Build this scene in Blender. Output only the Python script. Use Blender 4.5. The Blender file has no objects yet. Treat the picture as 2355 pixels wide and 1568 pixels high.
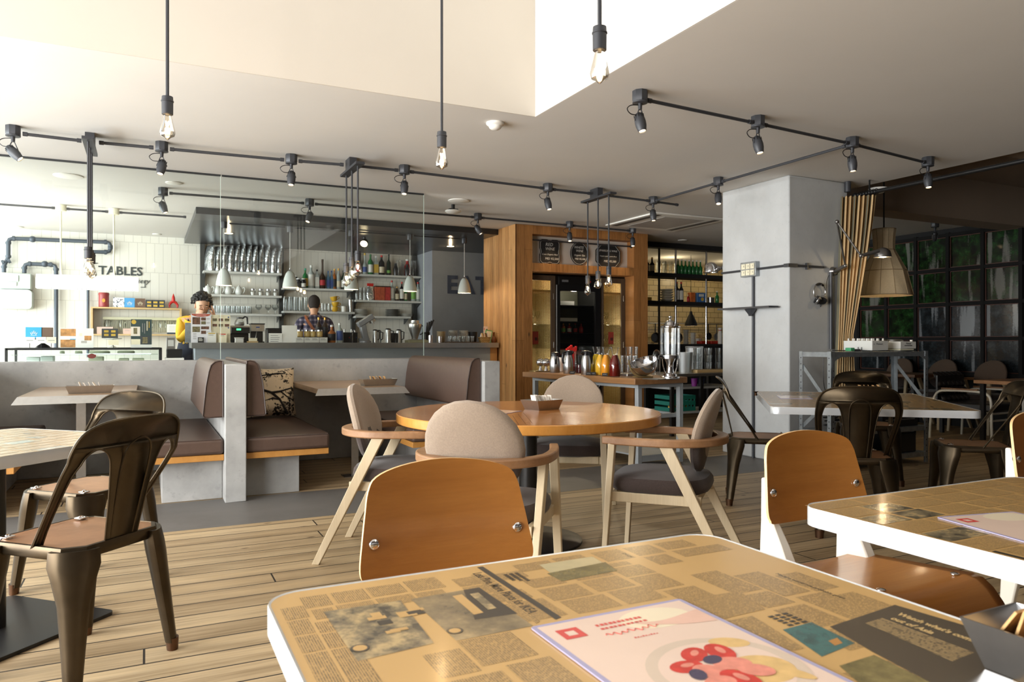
import bpy, math, random
from math import sin, cos, pi, radians, sqrt, atan2
from mathutils import Vector, Matrix, Euler
from mathutils.geometry import tessellate_polygon
random.seed(7)
SC = bpy.context.scene
COL = SC.collection
V = Vector

# ---------------------------------------------------------------- camera geometry (metres, camera at 1.10 m)
YAW, FOC, CAMH, CX, HOR = radians(26.2), 1710.0, 1.10, 1177.5, 788.0
SN, CS = sin(YAW), cos(YAW)
def _ray(px, py):
    u, v = (px - CX) / FOC, (HOR - py) / FOC
    return V((SN + u * CS, CS - u * SN, v))
def gz(px, py, z):
    r = _ray(px, py); return V((0, 0, CAMH)) + r * ((z - CAMH) / r.z)
def gy(px, py, y):
    r = _ray(px, py); return V((0, 0, CAMH)) + r * (y / r.y)
def gx(px, py, x):
    r = _ray(px, py); return V((0, 0, CAMH)) + r * (x / r.x)

# ---------------------------------------------------------------- materials
def S(r, g, b):
    f = lambda c: (c / 255 / 12.92) if c / 255 <= 0.04045 else ((c / 255 + 0.055) / 1.055) ** 2.4
    return (f(r), f(g), f(b))
def _nt(name):
    m = bpy.data.materials.new(name); m.use_nodes = True
    nt = m.node_tree; nt.nodes.clear()
    return m, nt, nt.nodes.new, nt.links.new
def _rgba(c): return (c[0], c[1], c[2], 1)
def _inp(n, k, v):
    if k in n.inputs: n.inputs[k].default_value = v
def _coords(N, L, scale=(1, 1, 1), rot=(0, 0, 0), kind='Object'):
    tc = N('ShaderNodeTexCoord'); mp = N('ShaderNodeMapping')
    mp.inputs['Scale'].default_value = scale; mp.inputs['Rotation'].default_value = rot
    L(tc.outputs[kind], mp.inputs['Vector']); return mp.outputs['Vector']
def _noise(N, L, vec, scale, detail=3, rough=.55):
    n = N('ShaderNodeTexNoise'); n.inputs['Scale'].default_value = scale
    n.inputs['Detail'].default_value = detail; n.inputs['Roughness'].default_value = rough
    L(vec, n.inputs['Vector']); return n.outputs['Fac']
def _ramp(N, L, fac, stops):
    r = N('ShaderNodeValToRGB'); e = r.color_ramp.elements
    e[0].position, e[0].color = stops[0][0], _rgba(stops[0][1])
    e[1].position, e[1].color = stops[-1][0], _rgba(stops[-1][1])
    for p, c in stops[1:-1]:
        k = e.new(p); k.color = _rgba(c)
    L(fac, r.inputs['Fac']); return r.outputs['Color']
def _mix(N, L, fac, a, b, mode='MIX'):
    m = N('ShaderNodeMix'); m.data_type = 'RGBA'; m.blend_type = mode
    for k, s in ((0, fac), (6, a), (7, b)):
        if hasattr(s, 'is_output'): L(s, m.inputs[k])
        elif k == 0: m.inputs[k].default_value = s
        else: m.inputs[k].default_value = _rgba(s)
    return m.outputs[2]
def _math(N, L, op, a, b=0.0):
    m = N('ShaderNodeMath'); m.operation = op
    for k, s in ((0, a), (1, b)):
        if hasattr(s, 'is_output'): L(s, m.inputs[k])
        else: m.inputs[k].default_value = s
    return m.outputs[0]
def _finish(m, N, L, color, rough=.5, metal=0, bump=None, bstr=.2, bdist=.005, coat=0, spec=.5, sheen=0, emit=None, es=0, trans=0, alpha=1):
    b = N('ShaderNodeBsdfPrincipled'); o = N('ShaderNodeOutputMaterial')
    if hasattr(color, 'is_output'): L(color, b.inputs['Base Color'])
    else: b.inputs['Base Color'].default_value = _rgba(color)
    if hasattr(rough, 'is_output'): L(rough, b.inputs['Roughness'])
    else: b.inputs['Roughness'].default_value = rough
    b.inputs['Metallic'].default_value = metal
    _inp(b, 'Coat Weight', coat); _inp(b, 'Coat Roughness', .12); _inp(b, 'Specular IOR Level', spec); _inp(b, 'Sheen Weight', sheen)
    _inp(b, 'Transmission Weight', trans); _inp(b, 'Alpha', alpha)
    if emit: b.inputs['Emission Color'].default_value = _rgba(emit); b.inputs['Emission Strength'].default_value = es
    if bump is not None:
        bp = N('ShaderNodeBump'); bp.inputs['Strength'].default_value = bstr; bp.inputs['Distance'].default_value = bdist
        L(bump, bp.inputs['Height']); L(bp.outputs['Normal'], b.inputs['Normal'])
    L(b.outputs[0], o.inputs[0]); return m
_MC = {}
def mat(name, rgb, rough=.5, metal=0, var=.08, scale=9, bump=0, bscale=90, **kw):
    if name in _MC: return _MC[name]
    m, nt, N, L = _nt(name)
    vec = _coords(N, L)
    n = _noise(N, L, vec, scale, 4)
    c = _ramp(N, L, n, [(.3, tuple(x * (1 - var) for x in rgb)), (.7, tuple(min(1, x * (1 + var)) for x in rgb))])
    bh = _noise(N, L, vec, bscale, 3) if bump else None
    _finish(m, N, L, c, rough, metal, bh, bump, **kw)
    _MC[name] = m; return m
def wood(name, c1, c2, axis='X', scale=9, stretch=.07, rough=.4, coat=0, bump=.08, knots=0):
    if name in _MC: return _MC[name]
    m, nt, N, L = _nt(name)
    st = {'X': (stretch, 1, 1), 'Y': (1, stretch, 1), 'Z': (1, 1, stretch)}[axis]
    vec = _coords(N, L, st)
    n1 = _noise(N, L, vec, scale, 5, .6); n2 = _noise(N, L, vec, scale * 9, 3, .6)
    c = _ramp(N, L, n1, [(.32, c1), (.68, c2)])
    c = _mix(N, L, _math(N, L, 'MULTIPLY', n2, .55), c, tuple(x * .72 for x in c1), 'MIX')
    if knots:
        kv = _coords(N, L, tuple(.35 if s != 1 else 1 for s in st))
        vo = N('ShaderNodeTexVoronoi'); vo.inputs['Scale'].default_value = knots; L(kv, vo.inputs['Vector'])
        kf = _ramp(N, L, vo.outputs['Distance'], [(.03, (1, 1, 1)), (.10, (0, 0, 0))])
        c = _mix(N, L, kf, c, tuple(x * .35 for x in c1))
    _finish(m, N, L, c, rough, 0, n2, bump, coat=coat)
    _MC[name] = m; return m
def emis(name, rgb, s):
    if name in _MC: return _MC[name]
    m, nt, N, L = _nt(name); e = N('ShaderNodeEmission'); o = N('ShaderNodeOutputMaterial')
    vec = _coords(N, L); n = _noise(N, L, vec, 4, 1)
    c = _ramp(N, L, n, [(.2, tuple(x * .95 for x in rgb)), (.8, rgb)])
    L(c, e.inputs['Color']); e.inputs['Strength'].default_value = s
    L(e.outputs[0], o.inputs[0]); _MC[name] = m; return m
def thin_glass(name, tint=(1, 1, 1), refl=1.0, base=.03, rough=.02):
    """a thin clear sheet: mostly see-through, reflecting more at a grazing angle"""
    if name in _MC: return _MC[name]
    m, nt, N, L = _nt(name)
    t = N('ShaderNodeBsdfTransparent'); g = N('ShaderNodeBsdfGlossy'); mx = N('ShaderNodeMixShader'); o = N('ShaderNodeOutputMaterial')
    vec = _coords(N, L); n = _noise(N, L, vec, 3, 1)
    c = _ramp(N, L, n, [(.2, tuple(x * .985 for x in tint)), (.8, tint)])
    L(c, t.inputs['Color']); g.inputs['Roughness'].default_value = rough
    lw = N('ShaderNodeFresnel'); lw.inputs['IOR'].default_value = 1.45
    f = _math(N, L, 'ADD', _math(N, L, 'MULTIPLY', lw.outputs[0], refl), base)
    L(f, mx.inputs[0]); L(t.outputs[0], mx.inputs[1]); L(g.outputs[0], mx.inputs[2]); L(mx.outputs[0], o.inputs[0])
    _MC[name] = m; return m
def brick(name, c1, c2, mortar, w, h, msize=.004, axis='XZ', rough=.4, bstr=.3, offset=.5, grain=None):
    """tiles / planks laid on a plane by a Brick texture in object space"""
    if name in _MC: return _MC[name]
    m, nt, N, L = _nt(name)
    rot = {'XZ': (pi / 2, 0, 0), 'XY': (0, 0, 0), 'YZ': (pi / 2, 0, pi / 2), 'ZY': (0, -pi / 2, 0), 'ZX': (pi / 2, pi / 2, 0)}[axis]
    tc = N('ShaderNodeTexCoord')
    sx = N('ShaderNodeSeparateXYZ'); L(tc.outputs['Object'], sx.inputs[0])
    cx = N('ShaderNodeCombineXYZ')
    L(sx.outputs[axis[1]], cx.inputs[1])
    if grain:      # every board starts at its own place
        wn = N('ShaderNodeTexWhiteNoise'); wn.noise_dimensions = '1D'; L(_math(N, L, 'FLOOR', _math(N, L, 'DIVIDE', sx.outputs[axis[1]], h)), wn.inputs['W'])
        L(_math(N, L, 'ADD', sx.outputs[axis[0]], _math(N, L, 'MULTIPLY', wn.outputs['Value'], w)), cx.inputs[0])
        offset = 0
    else: L(sx.outputs[axis[0]], cx.inputs[0])
    b = N('ShaderNodeTexBrick'); L(cx.outputs[0], b.inputs['Vector'])
    b.offset = offset; b.inputs['Scale'].default_value = 1
    b.inputs['Color1'].default_value = _rgba(c1); b.inputs['Color2'].default_value = _rgba(c2); b.inputs['Mortar'].default_value = _rgba(mortar)
    b.inputs['Mortar Size'].default_value = msize; b.inputs['Brick Width'].default_value = w; b.inputs['Row Height'].default_value = h
    b.inputs['Mortar Smooth'].default_value = .1
    c = b.outputs['Color']
    bump = _math(N, L, 'SUBTRACT', 1.0, b.outputs['Fac'])
    if grain:
        mp = N('ShaderNodeMapping'); mp.inputs['Scale'].default_value = (grain[0], 1, 1); L(cx.outputs[0], mp.inputs['Vector'])
        off = N('ShaderNodeMapping'); off.vector_type = 'POINT'
        n1 = _noise(N, L, mp.outputs[0], grain[1], 5, .62); n2 = _noise(N, L, mp.outputs[0], grain[1] * 8, 3, .6)
        c = _mix(N, L, 1.0, c, _ramp(N, L, n1, [(.28, (.55, .5, .42)), (.5, (1, 1, 1)), (.75, (1.25, 1.22, 1.15))]), 'MULTIPLY')
        c = _mix(N, L, .4, c, _ramp(N, L, n2, [(.3, (.62, .58, .5)), (.62, (1.1, 1.1, 1.1))]), 'MULTIPLY')
        mk = N('ShaderNodeMapping'); mk.inputs['Scale'].default_value = (.45, 1, 1); L(cx.outputs[0], mk.inputs['Vector'])
        vo = N('ShaderNodeTexVoronoi'); vo.inputs['Scale'].default_value = grain[2]; L(mk.outputs[0], vo.inputs['Vector'])
        kf = _ramp(N, L, vo.outputs['Distance'], [(.025, (1, 1, 1)), (.075, (0, 0, 0))])
        c = _mix(N, L, kf, c, (.07, .04, .02))
        bump = _math(N, L, 'ADD', bump, _math(N, L, 'MULTIPLY', n2, .25))
    _finish(m, N, L, c, rough, 0, bump, bstr, .003)
    _MC[name] = m; return m
def concrete(name, rgb, var=.2, stain=.45, rough=.75, coat=0):
    if name in _MC: return _MC[name]
    m, nt, N, L = _nt(name)
    vec = _coords(N, L)
    n1 = _noise(N, L, vec, 2.2, 6, .6); n2 = _noise(N, L, vec, 14, 5, .65); n3 = _noise(N, L, vec, 60, 3)
    c = _ramp(N, L, n1, [(.3, tuple(x * (1 - var) for x in rgb)), (.7, tuple(x * (1 + var) for x in rgb))])
    c = _mix(N, L, _ramp(N, L, n2, [(.58, (0, 0, 0)), (.8, (stain,) * 3)]), c, tuple(x * .5 for x in rgb))
    c = _mix(N, L, _ramp(N, L, n3, [(.68, (0, 0, 0)), (.75, (.35,) * 3)]), c, tuple(x * .35 for x in rgb))
    _finish(m, N, L, c, rough, 0, n2, .12, .004, coat=coat)
    _MC[name] = m; return m

# ---------------------------------------------------------------- mesh builder
def RZ(a): return Matrix.Rotation(a, 4, 'Z')
def RX(a): return Matrix.Rotation(a, 4, 'X')
def RY(a): return Matrix.Rotation(a, 4, 'Y')
def TR(*a): return Matrix.Translation(V(a) if len(a) == 3 else a[0])
def frame(o, x, y):
    """matrix whose local x, y lie along the given world directions"""
    x = V(x).normalized(); y = V(y).normalized(); z = x.cross(y)
    M = Matrix((x, y, z)).transposed().to_4x4(); M.translation = V(o); return M
class MB:
    def __init__(s, m=None):
        s.v, s.f, s.fm, s.mats, s.mi, s.M = [], [], [], [], 0, Matrix()
        if m: s.use(m)
    def use(s, m):
        if m not in s.mats: s.mats.append(m)
        s.mi = s.mats.index(m); return s
    def T(s, M=None): s.M = M or Matrix(); return s
    def add(s, vs, fs, mi=None):
        b = len(s.v); s.v.extend([s.M @ V(p) for p in vs])
        for f in fs: s.f.append([b + i for i in f]); s.fm.append(s.mi if mi is None else mi)
        return s
    def bx(s, x0, x1, y0, y1, z0, z1):
        return s.add([(x0, y0, z0), (x1, y0, z0), (x1, y1, z0), (x0, y1, z0), (x0, y0, z1), (x1, y0, z1), (x1, y1, z1), (x0, y1, z1)],
                     [(0, 3, 2, 1), (4, 5, 6, 7), (0, 1, 5, 4), (1, 2, 6, 5), (2, 3, 7, 6), (3, 0, 4, 7)])
    def box(s, c, sz, R=None):
        o = s.M; s.M = o @ TR(*c) @ (R or Matrix())
        s.bx(-sz[0] / 2, sz[0] / 2, -sz[1] / 2, sz[1] / 2, -sz[2] / 2, sz[2] / 2); s.M = o; return s
    def bar(s, a, b, w, h, up=(0, 0, 1)):
        """a straight bar of section w x h between two points"""
        a, b = V(a), V(b); d = b - a; y = d.normalized(); u = V(up)
        x = y.cross(u)
        if x.length < 1e-4: x = y.cross(V((1, 0, 0)))
        x.normalize(); z = x.cross(y)
        R = Matrix((x, y, z)).transposed().to_4x4()
        return s.box((a + b) / 2, (w, d.length, h), R)
    def loft(s, rings, caps=True, closed=True, mis=None):
        n = len(rings[0]); vs = [p for r in rings for p in r]; b = len(s.v)
        s.v.extend([s.M @ V(p) for p in vs])
        for i in range(len(rings) - 1):
            for j in range(n if closed else n - 1):
                k = (j + 1) % n
                s.f.append([b + i * n + j, b + i * n + k, b + (i + 1) * n + k, b + (i + 1) * n + j]); s.fm.append(mis[i] if mis else s.mi)
        if caps:
            s.f.append([b + j for j in range(n)][::-1]); s.fm.append(mis[0] if mis else s.mi)
            s.f.append([b + (len(rings) - 1) * n + j for j in range(n)]); s.fm.append(mis[-1] if mis else s.mi)
        return s
    def lathe(s, prof, c=(0, 0, 0), n=16, R=None, sx=1, sy=1, caps=True):
        """prof: (radius, z[, material]) ; a material holds from that point on"""
        o = s.M; s.M = o @ TR(*c) @ (R or Matrix()); mis = []
        rings = []
        for p in prof:
            if len(p) > 2: s.use(p[2])
            mis.append(s.mi)
            rings.append([(p[0] * cos(2 * pi * k / n) * sx, p[0] * sin(2 * pi * k / n) * sy, p[1]) for k in range(n)])
        s.loft(rings, caps, True, mis[:-1]); s.M = o; return s
    def cyl(s, a, b, r, r2=None, n=12):
        return s.tube([a, b], [r, r if r2 is None else r2], n)
    def tube(s, pts, r, n=8, closed=False, caps=True):
        pts = [V(p) for p in pts]; m = len(pts)
        rr = r if isinstance(r, (list, tuple)) else [r] * m
        rings = []; u = None
        for i, p in enumerate(pts):
            a = pts[(i - 1) % m] if (closed or i > 0) else p
            c = pts[(i + 1) % m] if (closed or i < m - 1) else p
            t = (c - a).normalized()
            if u is None:
                u = t.cross(V((0, 0, 1)))
                if u.length < 1e-3: u = t.cross(V((1, 0, 0)))
            u = (u - t * u.dot(t)).normalized(); w = t.cross(u)
            rings.append([p + (u * cos(2 * pi * k / n) + w * sin(2 * pi * k / n)) * rr[i] for k in range(n)])
        if closed: rings.append(rings[0])
        return s.loft(rings, caps and not closed)
    def prism(s, poly, z0, z1):
        n = len(poly); b = len(s.v)
        s.v.extend([s.M @ V((p[0], p[1], z0)) for p in poly] + [s.M @ V((p[0], p[1], z1)) for p in poly])
        tri = tessellate_polygon([[V((p[0], p[1], 0)) for p in poly]])
        ar = sum(poly[i][0] * poly[(i + 1) % n][1] - poly[(i + 1) % n][0] * poly[i][1] for i in range(n))
        for t in tri:
            a, q, c = (V((*poly[i], 0)) if len(poly[i]) == 2 else V(poly[i]) for i in t)
            if (q - a).cross(c - a).z < 0: t = t[::-1]
            s.f.append([b + n + i for i in t]); s.fm.append(s.mi)
            s.f.append([b + i for i in t[::-1]]); s.fm.append(s.mi)
        for i in range(n):
            j = (i + 1) % n; q = [b + i, b + j, b + n + j, b + n + i]
            s.f.append(q if ar > 0 else q[::-1]); s.fm.append(s.mi)
        return s
    def flat(s, poly, z=0):
        tri = tessellate_polygon([[V((p[0], p[1], 0)) for p in poly]]); fs = []
        for t in tri:
            a, q, c = (V((poly[i][0], poly[i][1], 0)) for i in t)
            fs.append(t if (q - a).cross(c - a).z > 0 else t[::-1])
        return s.add([(p[0], p[1], z) for p in poly], fs)
    def rect(s, x0, x1, y0, y1, z=0): return s.add([(x0, y0, z), (x1, y0, z), (x1, y1, z), (x0, y1, z)], [(0, 1, 2, 3)])
    def disc(s, cx, cy, rx, ry=None, z=0, n=20, rot=0):
        ry = ry or rx
        return s.add([(cx + rx * cos(2 * pi * k / n) * cos(rot) - ry * sin(2 * pi * k / n) * sin(rot), cy + rx * cos(2 * pi * k / n) * sin(rot) + ry * sin(2 * pi * k / n) * cos(rot), z) for k in range(n)], [list(range(n))])
    def ball(s, c, r, n=12, m=8, R=None, p=1.0):
        """ellipsoid; p<1 makes it boxier"""
        r = r if isinstance(r, (list, tuple)) else (r,) * 3
        sg = lambda x: (abs(x) ** p) * (1 if x >= 0 else -1)
        rings = []
        for i in range(m + 1):
            t = -pi / 2 + pi * i / m
            ct = max(abs(cos(t)), .02) ** p
            rings.append([(r[0] * ct * sg(cos(2 * pi * k / n)), r[1] * ct * sg(sin(2 * pi * k / n)), r[2] * sg(sin(t))) for k in range(n)])
        o = s.M; s.M = o @ TR(*c) @ (R or Matrix()); s.loft(rings); s.M = o; return s
    def text(s, st, size, M=None, ext=0.0, align='LEFT', spc=1.0, shear=0, bold=0):
        cu = bpy.data.curves.new('lettering', 'FONT'); cu.body = st; cu.size = size; cu.extrude = ext
        cu.align_x = align; cu.space_character = spc; cu.resolution_u = 2; cu.shear = shear; cu.offset = bold
        ob = bpy.data.objects.new('lettering', cu); COL.objects.link(ob)
        bpy.context.view_layer.update()
        me = bpy.data.meshes.new_from_object(ob.evaluated_get(bpy.context.evaluated_depsgraph_get()))
        o = s.M; s.M = o @ (M or Matrix())
        s.add([v.co for v in me.vertices], [list(p.vertices) for p in me.polygons]); s.M = o
        bpy.data.objects.remove(ob); bpy.data.curves.remove(cu); bpy.data.meshes.remove(me); return s
    def surf(s, fn, nu, nv, cu=False):
        vs = [fn(i / nu, j / nv) for i in range(nu if cu else nu + 1) for j in range(nv + 1)]
        fs = []; w = nv + 1; nn = nu if cu else nu + 1
        for i in range(nu):
            for j in range(nv):
                k = (i + 1) % nn; fs.append((i * w + j, k * w + j, k * w + j + 1, i * w + j + 1))
        return s.add(vs, fs)
    def build(s, name, m=None, parent=None, loc=None, rotz=0, bev=0, sub=0, solid=0, ang=38, seg=2):
        me = bpy.data.meshes.new(name); me.from_pydata([tuple(p) for p in s.v], [], s.f)
        for k in (s.mats or [m]): me.materials.append(k)
        if len(s.mats) > 1: me.polygons.foreach_set('material_index', s.fm)
        me.polygons.foreach_set('use_smooth', [True] * len(s.f)); me.update(); me.set_sharp_from_angle(angle=radians(ang))
        o = bpy.data.objects.new(name, me); COL.objects.link(o)
        if loc is not None: o.location = loc
        o.rotation_euler = (0, 0, rotz)
        if parent: o.parent = parent
        if solid:
            k = o.modifiers.new('solid', 'SOLIDIFY'); k.thickness = solid; k.offset = 0
        if bev:
            k = o.modifiers.new('bevel', 'BEVEL'); k.width = bev; k.segments = seg; k.limit_method = 'ANGLE'; k.angle_limit = radians(40)
        if sub:
            k = o.modifiers.new('sub', 'SUBSURF'); k.levels = sub; k.render_levels = sub
        return o
def thing(name, label, cat, loc=(0, 0, 0), rotz=0, group=None):
    o = bpy.data.objects.new(name, None); COL.objects.link(o); o.empty_display_size = .1
    o.location = loc; o.rotation_euler = (0, 0, rotz); return tag(o, label, cat, group)
def tag(o, label, cat, group=None):
    o['label'] = label; o['category'] = cat
    if group: o['group'] = group
    return o
def struct(o): o['kind'] = 'structure'; return o
KIDS = {}
def dup(root, loc, rotz=0, label=None, group=None):
    r = root.copy(); COL.objects.link(r); r.location = loc; r.rotation_euler = (0, 0, rotz)
    if label: r['label'] = label
    if group: r['group'] = group
    for ch in list(root.children):
        c = ch.copy(); COL.objects.link(c); c.parent = r
        for g in list(ch.children):
            d = g.copy(); COL.objects.link(d); d.parent = c
    return r
ORD = 'first second third fourth fifth sixth seventh eighth ninth tenth eleventh twelfth thirteenth fourteenth'.split()
def cat_rom(pts, n=6, closed=False):
    """smooth curve through points"""
    P = [V(p) for p in pts]; m = len(P); out = []
    for i in range(m if closed else m - 1):
        a, b, c, d = P[(i - 1) % m] if closed or i else P[0], P[i], P[(i + 1) % m], P[(i + 2) % m] if closed or i < m - 2 else P[-1]
        for k in range(n):
            t = k / n
            out.append(.5 * ((2 * b) + (c - a) * t + (2 * a - 5 * b + 4 * c - d) * t * t + (3 * b - a - 3 * c + d) * t ** 3))
    if not closed: out.append(P[-1])
    return out
def rrect(x0, x1, y0, y1, r, n=6):
    out = []
    for cx, cy, a in ((x1 - r, y1 - r, 0), (x0 + r, y1 - r, pi / 2), (x0 + r, y0 + r, pi), (x1 - r, y0 + r, 3 * pi / 2)):
        out += [(cx + r * cos(a + pi / 2 * k / n), cy + r * sin(a + pi / 2 * k / n)) for k in range(n + 1)]
    return out
def face_dir(fx, fy): return atan2(fy, fx) - pi / 2      # rotation that turns local +Y to the given direction
# ================================================================ materials
M_ceil = mat('ceiling_paint', S(222, 219, 214), .85, var=.015, scale=2, bump=.05, bscale=40)
M_cream = mat('cream_plaster', S(212, 205, 194), .85, var=.015, scale=2, bump=.04, bscale=40)
M_brownceil = mat('brown_plaster', S(150, 134, 118), .85, var=.03, scale=2)
M_white = mat('white_paint', S(238, 236, 230), .5, var=.02)
M_conc = concrete('raw_concrete', S(166, 166, 164), .28, .6)
M_concw = concrete('column_concrete', S(196, 199, 200), .1, .22)
M_concd = concrete('bar_concrete', S(138, 141, 145), .1, .12)
M_floorc = concrete('floor_concrete', S(104, 101, 98), .14, .2, .5)
M_floor = brick('floor_planks', S(186, 164, 130), S(160, 138, 106), S(30, 23, 17), 2.6, .142, .004, 'XY', .5, .35, .37, grain=(.05, 9, 5.5))
M_tile = brick('cream_tile', S(232, 226, 210), S(226, 220, 204), S(176, 170, 156), .22, .085, .0035, 'XZ', .3, .2, .5)
M_tilev = brick('cream_wall_tile', S(232, 228, 218), S(226, 222, 212), S(198, 194, 184), .11, .42, .003, 'XZ', .4, .2, .5)
M_ktile = brick('kitchen_tile', S(226, 204, 156), S(218, 196, 146), S(120, 104, 76), .2, .1, .004, 'XZ', .25, .3, .5)
M_iron = mat('dark_grey_iron', S(62, 63, 67), .5, .35, var=.06)
M_conduit = mat('grey_conduit', S(66, 68, 73), .45, .2, var=.05)
M_black = mat('black_paint', S(20, 20, 21), .4, var=.1)
M_mblack = mat('matt_black', S(28, 28, 29), .8, var=.1)
M_soffit = mat('soffit_dark_panel', S(58, 59, 62), .3, .2, var=.06, scale=3)
M_steel = mat('brushed_steel', S(190, 190, 190), .28, 1, var=.05, scale=30)
M_chrome = mat('chrome', S(225, 225, 228), .08, 1, var=.02)
M_galv = mat('galvanised_steel', S(160, 166, 170), .42, .75, var=.16, scale=22)
M_alu = mat('white_metal_edge', S(214, 217, 220), .25, .35, var=.03)
M_ply = wood('oak_plywood', S(172, 110, 48), S(194, 132, 64), 'X', 14, .05, .32, .35)
M_plyedge = wood('plywood_edge', S(226, 182, 124), S(240, 206, 156), 'X', 10, .2, .5)
M_ash = wood('pale_ash', S(200, 180, 146), S(216, 198, 166), 'Z', 16, .05, .5)
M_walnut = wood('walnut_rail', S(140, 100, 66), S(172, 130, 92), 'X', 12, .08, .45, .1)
M_cedarY = wood('cedar_boards', S(176, 124, 70), S(205, 156, 100), 'Z', 7, .09, .55, knots=2.6)
M_board = wood('orange_board', S(184, 128, 62), S(204, 148, 78), 'Y', 10, .06, .45)
M_slab = wood('slab_wood', S(140, 98, 58), S(178, 132, 86), 'Y', 9, .1, .5)
M_pine = wood('pine_shelf', S(206, 172, 120), S(222, 192, 142), 'X', 10, .1, .5)
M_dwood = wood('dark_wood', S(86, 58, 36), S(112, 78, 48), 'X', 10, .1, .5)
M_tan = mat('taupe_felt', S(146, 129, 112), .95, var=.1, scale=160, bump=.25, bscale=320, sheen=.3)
M_dfab = mat('dark_brown_felt', S(62, 50, 46), .95, var=.14, scale=140, bump=.25, bscale=300, sheen=.2)
M_vinyl = mat('brown_vinyl', S(84, 66, 57), .42, var=.07, scale=30, bump=.12, bscale=120)
M_vinyld = mat('brown_piping', S(66, 52, 46), .45, var=.05)
M_gun = mat('bronze_gunmetal', S(72, 62, 48), .36, .9, var=.22, scale=7)
M_gunseat = mat('worn_copper_seat', S(178, 136, 102), .45, .55, var=.14, scale=10)
M_copper = mat('copper_cap', S(98, 72, 54), .4, .9)
M_legw = mat('cream_enamel', S(238, 234, 222), .35, var=.02)
M_glass = thin_glass('pane_glass', (.97, .99, .98), 1.0, .0)
M_cup = thin_glass('tumbler_glass', (.975, .985, .985), .55, .03, .05)
M_cupw = thin_glass('case_glass', (.93, .98, .97), .8, .02, .02)
M_bulbg = thin_glass('bulb_glass', (1, .95, .86), .8, .03)
M_fil = emis('filament_glow', (1, .62, .26), 160)
M_lampin = emis('warm_lamp_glow', (1, .78, .46), 9)
M_spotin = emis('spot_lamp_glow', (1, .74, .4), 14)
M_paper = mat('white_paper', S(244, 242, 236), .7, var=.01)
M_black_pl = mat('black_plastic', S(24, 24, 26), .3, var=.06)
M_grey_pl = mat('grey_plastic', S(120, 122, 124), .5)
M_red = mat('red_plastic', S(200, 36, 30), .35)
M_sign = mat('dark_sign_paint', S(60, 66, 66), .6)

H = 2.62                     # ceiling height
XL, XR, YF, YB = -3.6, 9.6, -3.0, 11.8
AX, AY, AZ = 2.36, 4.43, 5.3  # edges of the double-height well in the ceiling
ROOT_OK = True

def slab(name, boxes, m, **k):
    b = MB(m)
    for x in boxes: b.bx(*x)
    return struct(b.build(name, m, **k))
# floor
slab('floor', [(XL, XR, YF, 4.76, -.12, 0), (XL, 11.4, 5.6, YB + .2, -.12, 0), (6.3, XR, 4.76, 5.6, -.12, 0)], M_floor)
slab('floor_strip', [(XL, 6.3, 4.76, 5.6, -.12, .001)], M_floorc)
# ceilings
slab('ceiling', [(XL, AX, AY, YB + .2, H, H + .2), (AX, 6.25, YF, YB + .2, H, H + .2), (6.25, 11.4, 5.6, YB + .2, H, H + .2)], M_ceil)
slab('ceiling_side', [(6.25, XR + .2, YF, 5.6, 2.96, 3.1)], M_brownceil)
slab('ceiling_beam', [(6.25, XR, 5.3, 5.62, 2.5, 2.96), (6.25, XR, 3.7, 3.95, 2.74, 2.96)], M_brownceil)
slab('ceiling_upper', [(XL, AX + .2, YF, AY + .2, AZ, AZ + .15)], M_ceil)
slab('wall_upper_back', [(XL, AX - .0125, AY - .012, AY - .0005, H, AZ), (XL, AX, AY, AY + .18, H + .201, AZ)], M_cream)
slab('wall_upper_right', [(AX - .012, AX - .0005, YF, AY - .0005, H, AZ), (AX, AX + .18, YF, AY + .18, H + .201, AZ)], M_white)
# outer walls
slab('wall_back', [(XL, 4.02, YB, YB + .2, 0, H), (6.31, 11.2, 11.6, YB + .2, 0, H)], M_tilev)
slab('wall_right', [(XR, XR + .2, YF, 9.1, 0, 3.1), (11.2, 11.4, 9.1, YB + .2, 0, H)], M_mblack)
M_rearw = mat('dark_rear_wall', S(74, 66, 60), .8, var=.05)
slab('wall_front', [(XL, XR + .2, YF - .2, YF, 0, AZ)], M_rearw)
# glazed street front on the left: posts, rails
lw = []
for y in (-3.0, -1.15, .7, 2.55, 4.35, 6.25, 8.1, 9.95, 11.72):
    lw.append((XL - .1, XL, y, y + .08, .12, AZ if y < 4.5 else H))
lw += [(XL - .14, XL, YF, YB, 0, .14), (XL - .12, XL, YF, YB, H - .08, H + .2), (XL - .12, XL, YF, AY + .1, AZ - .1, AZ + .1), (XL - .14, XL, AY + .1, YB + .2, H, H + .25)]
slab('window_1', lw, M_iron)
# grey concrete corner behind the bar, with the painted word
w = MB(M_concd); w.bx(4.02, 6.31, 11.0, 12.0, 0, H)
struct(w.build('wall_bar_corner'))
slab('wall_kitchen_left', [(6.2, 6.31, 9.5, 11.0, 0, H)], M_concd)
# structural column
struct(MB(M_concw).bx(5.22, 5.98, 4.93, 5.8, 0, H).build('column', bev=.012))
# low booth wall and cross walls, raw concrete
slab('wall_low_booth', [(XL, 2.57, 7.1, 7.32, 0, .945)], M_conc, bev=.006)
for k, x0 in enumerate((-1.455, .485, 2.43)):
    struct(MB(M_conc).bx(x0, x0 + .14, 5.44, 7.1, 0, .952).build('wall_booth_partition_%d' % (k + 1), bev=.006))
# dropped dark soffit over the bar, and the lintel over the kitchen pass
struct(MB(M_soffit).bx(.5, 6.31, 9.02, YB, 2.545, H - .001).build('ceiling_soffit'))
struct(MB(M_mblack).bx(6.31, 11.2, 9.1, 9.25, 2.54, H).build('wall_kitchen_lintel'))

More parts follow.
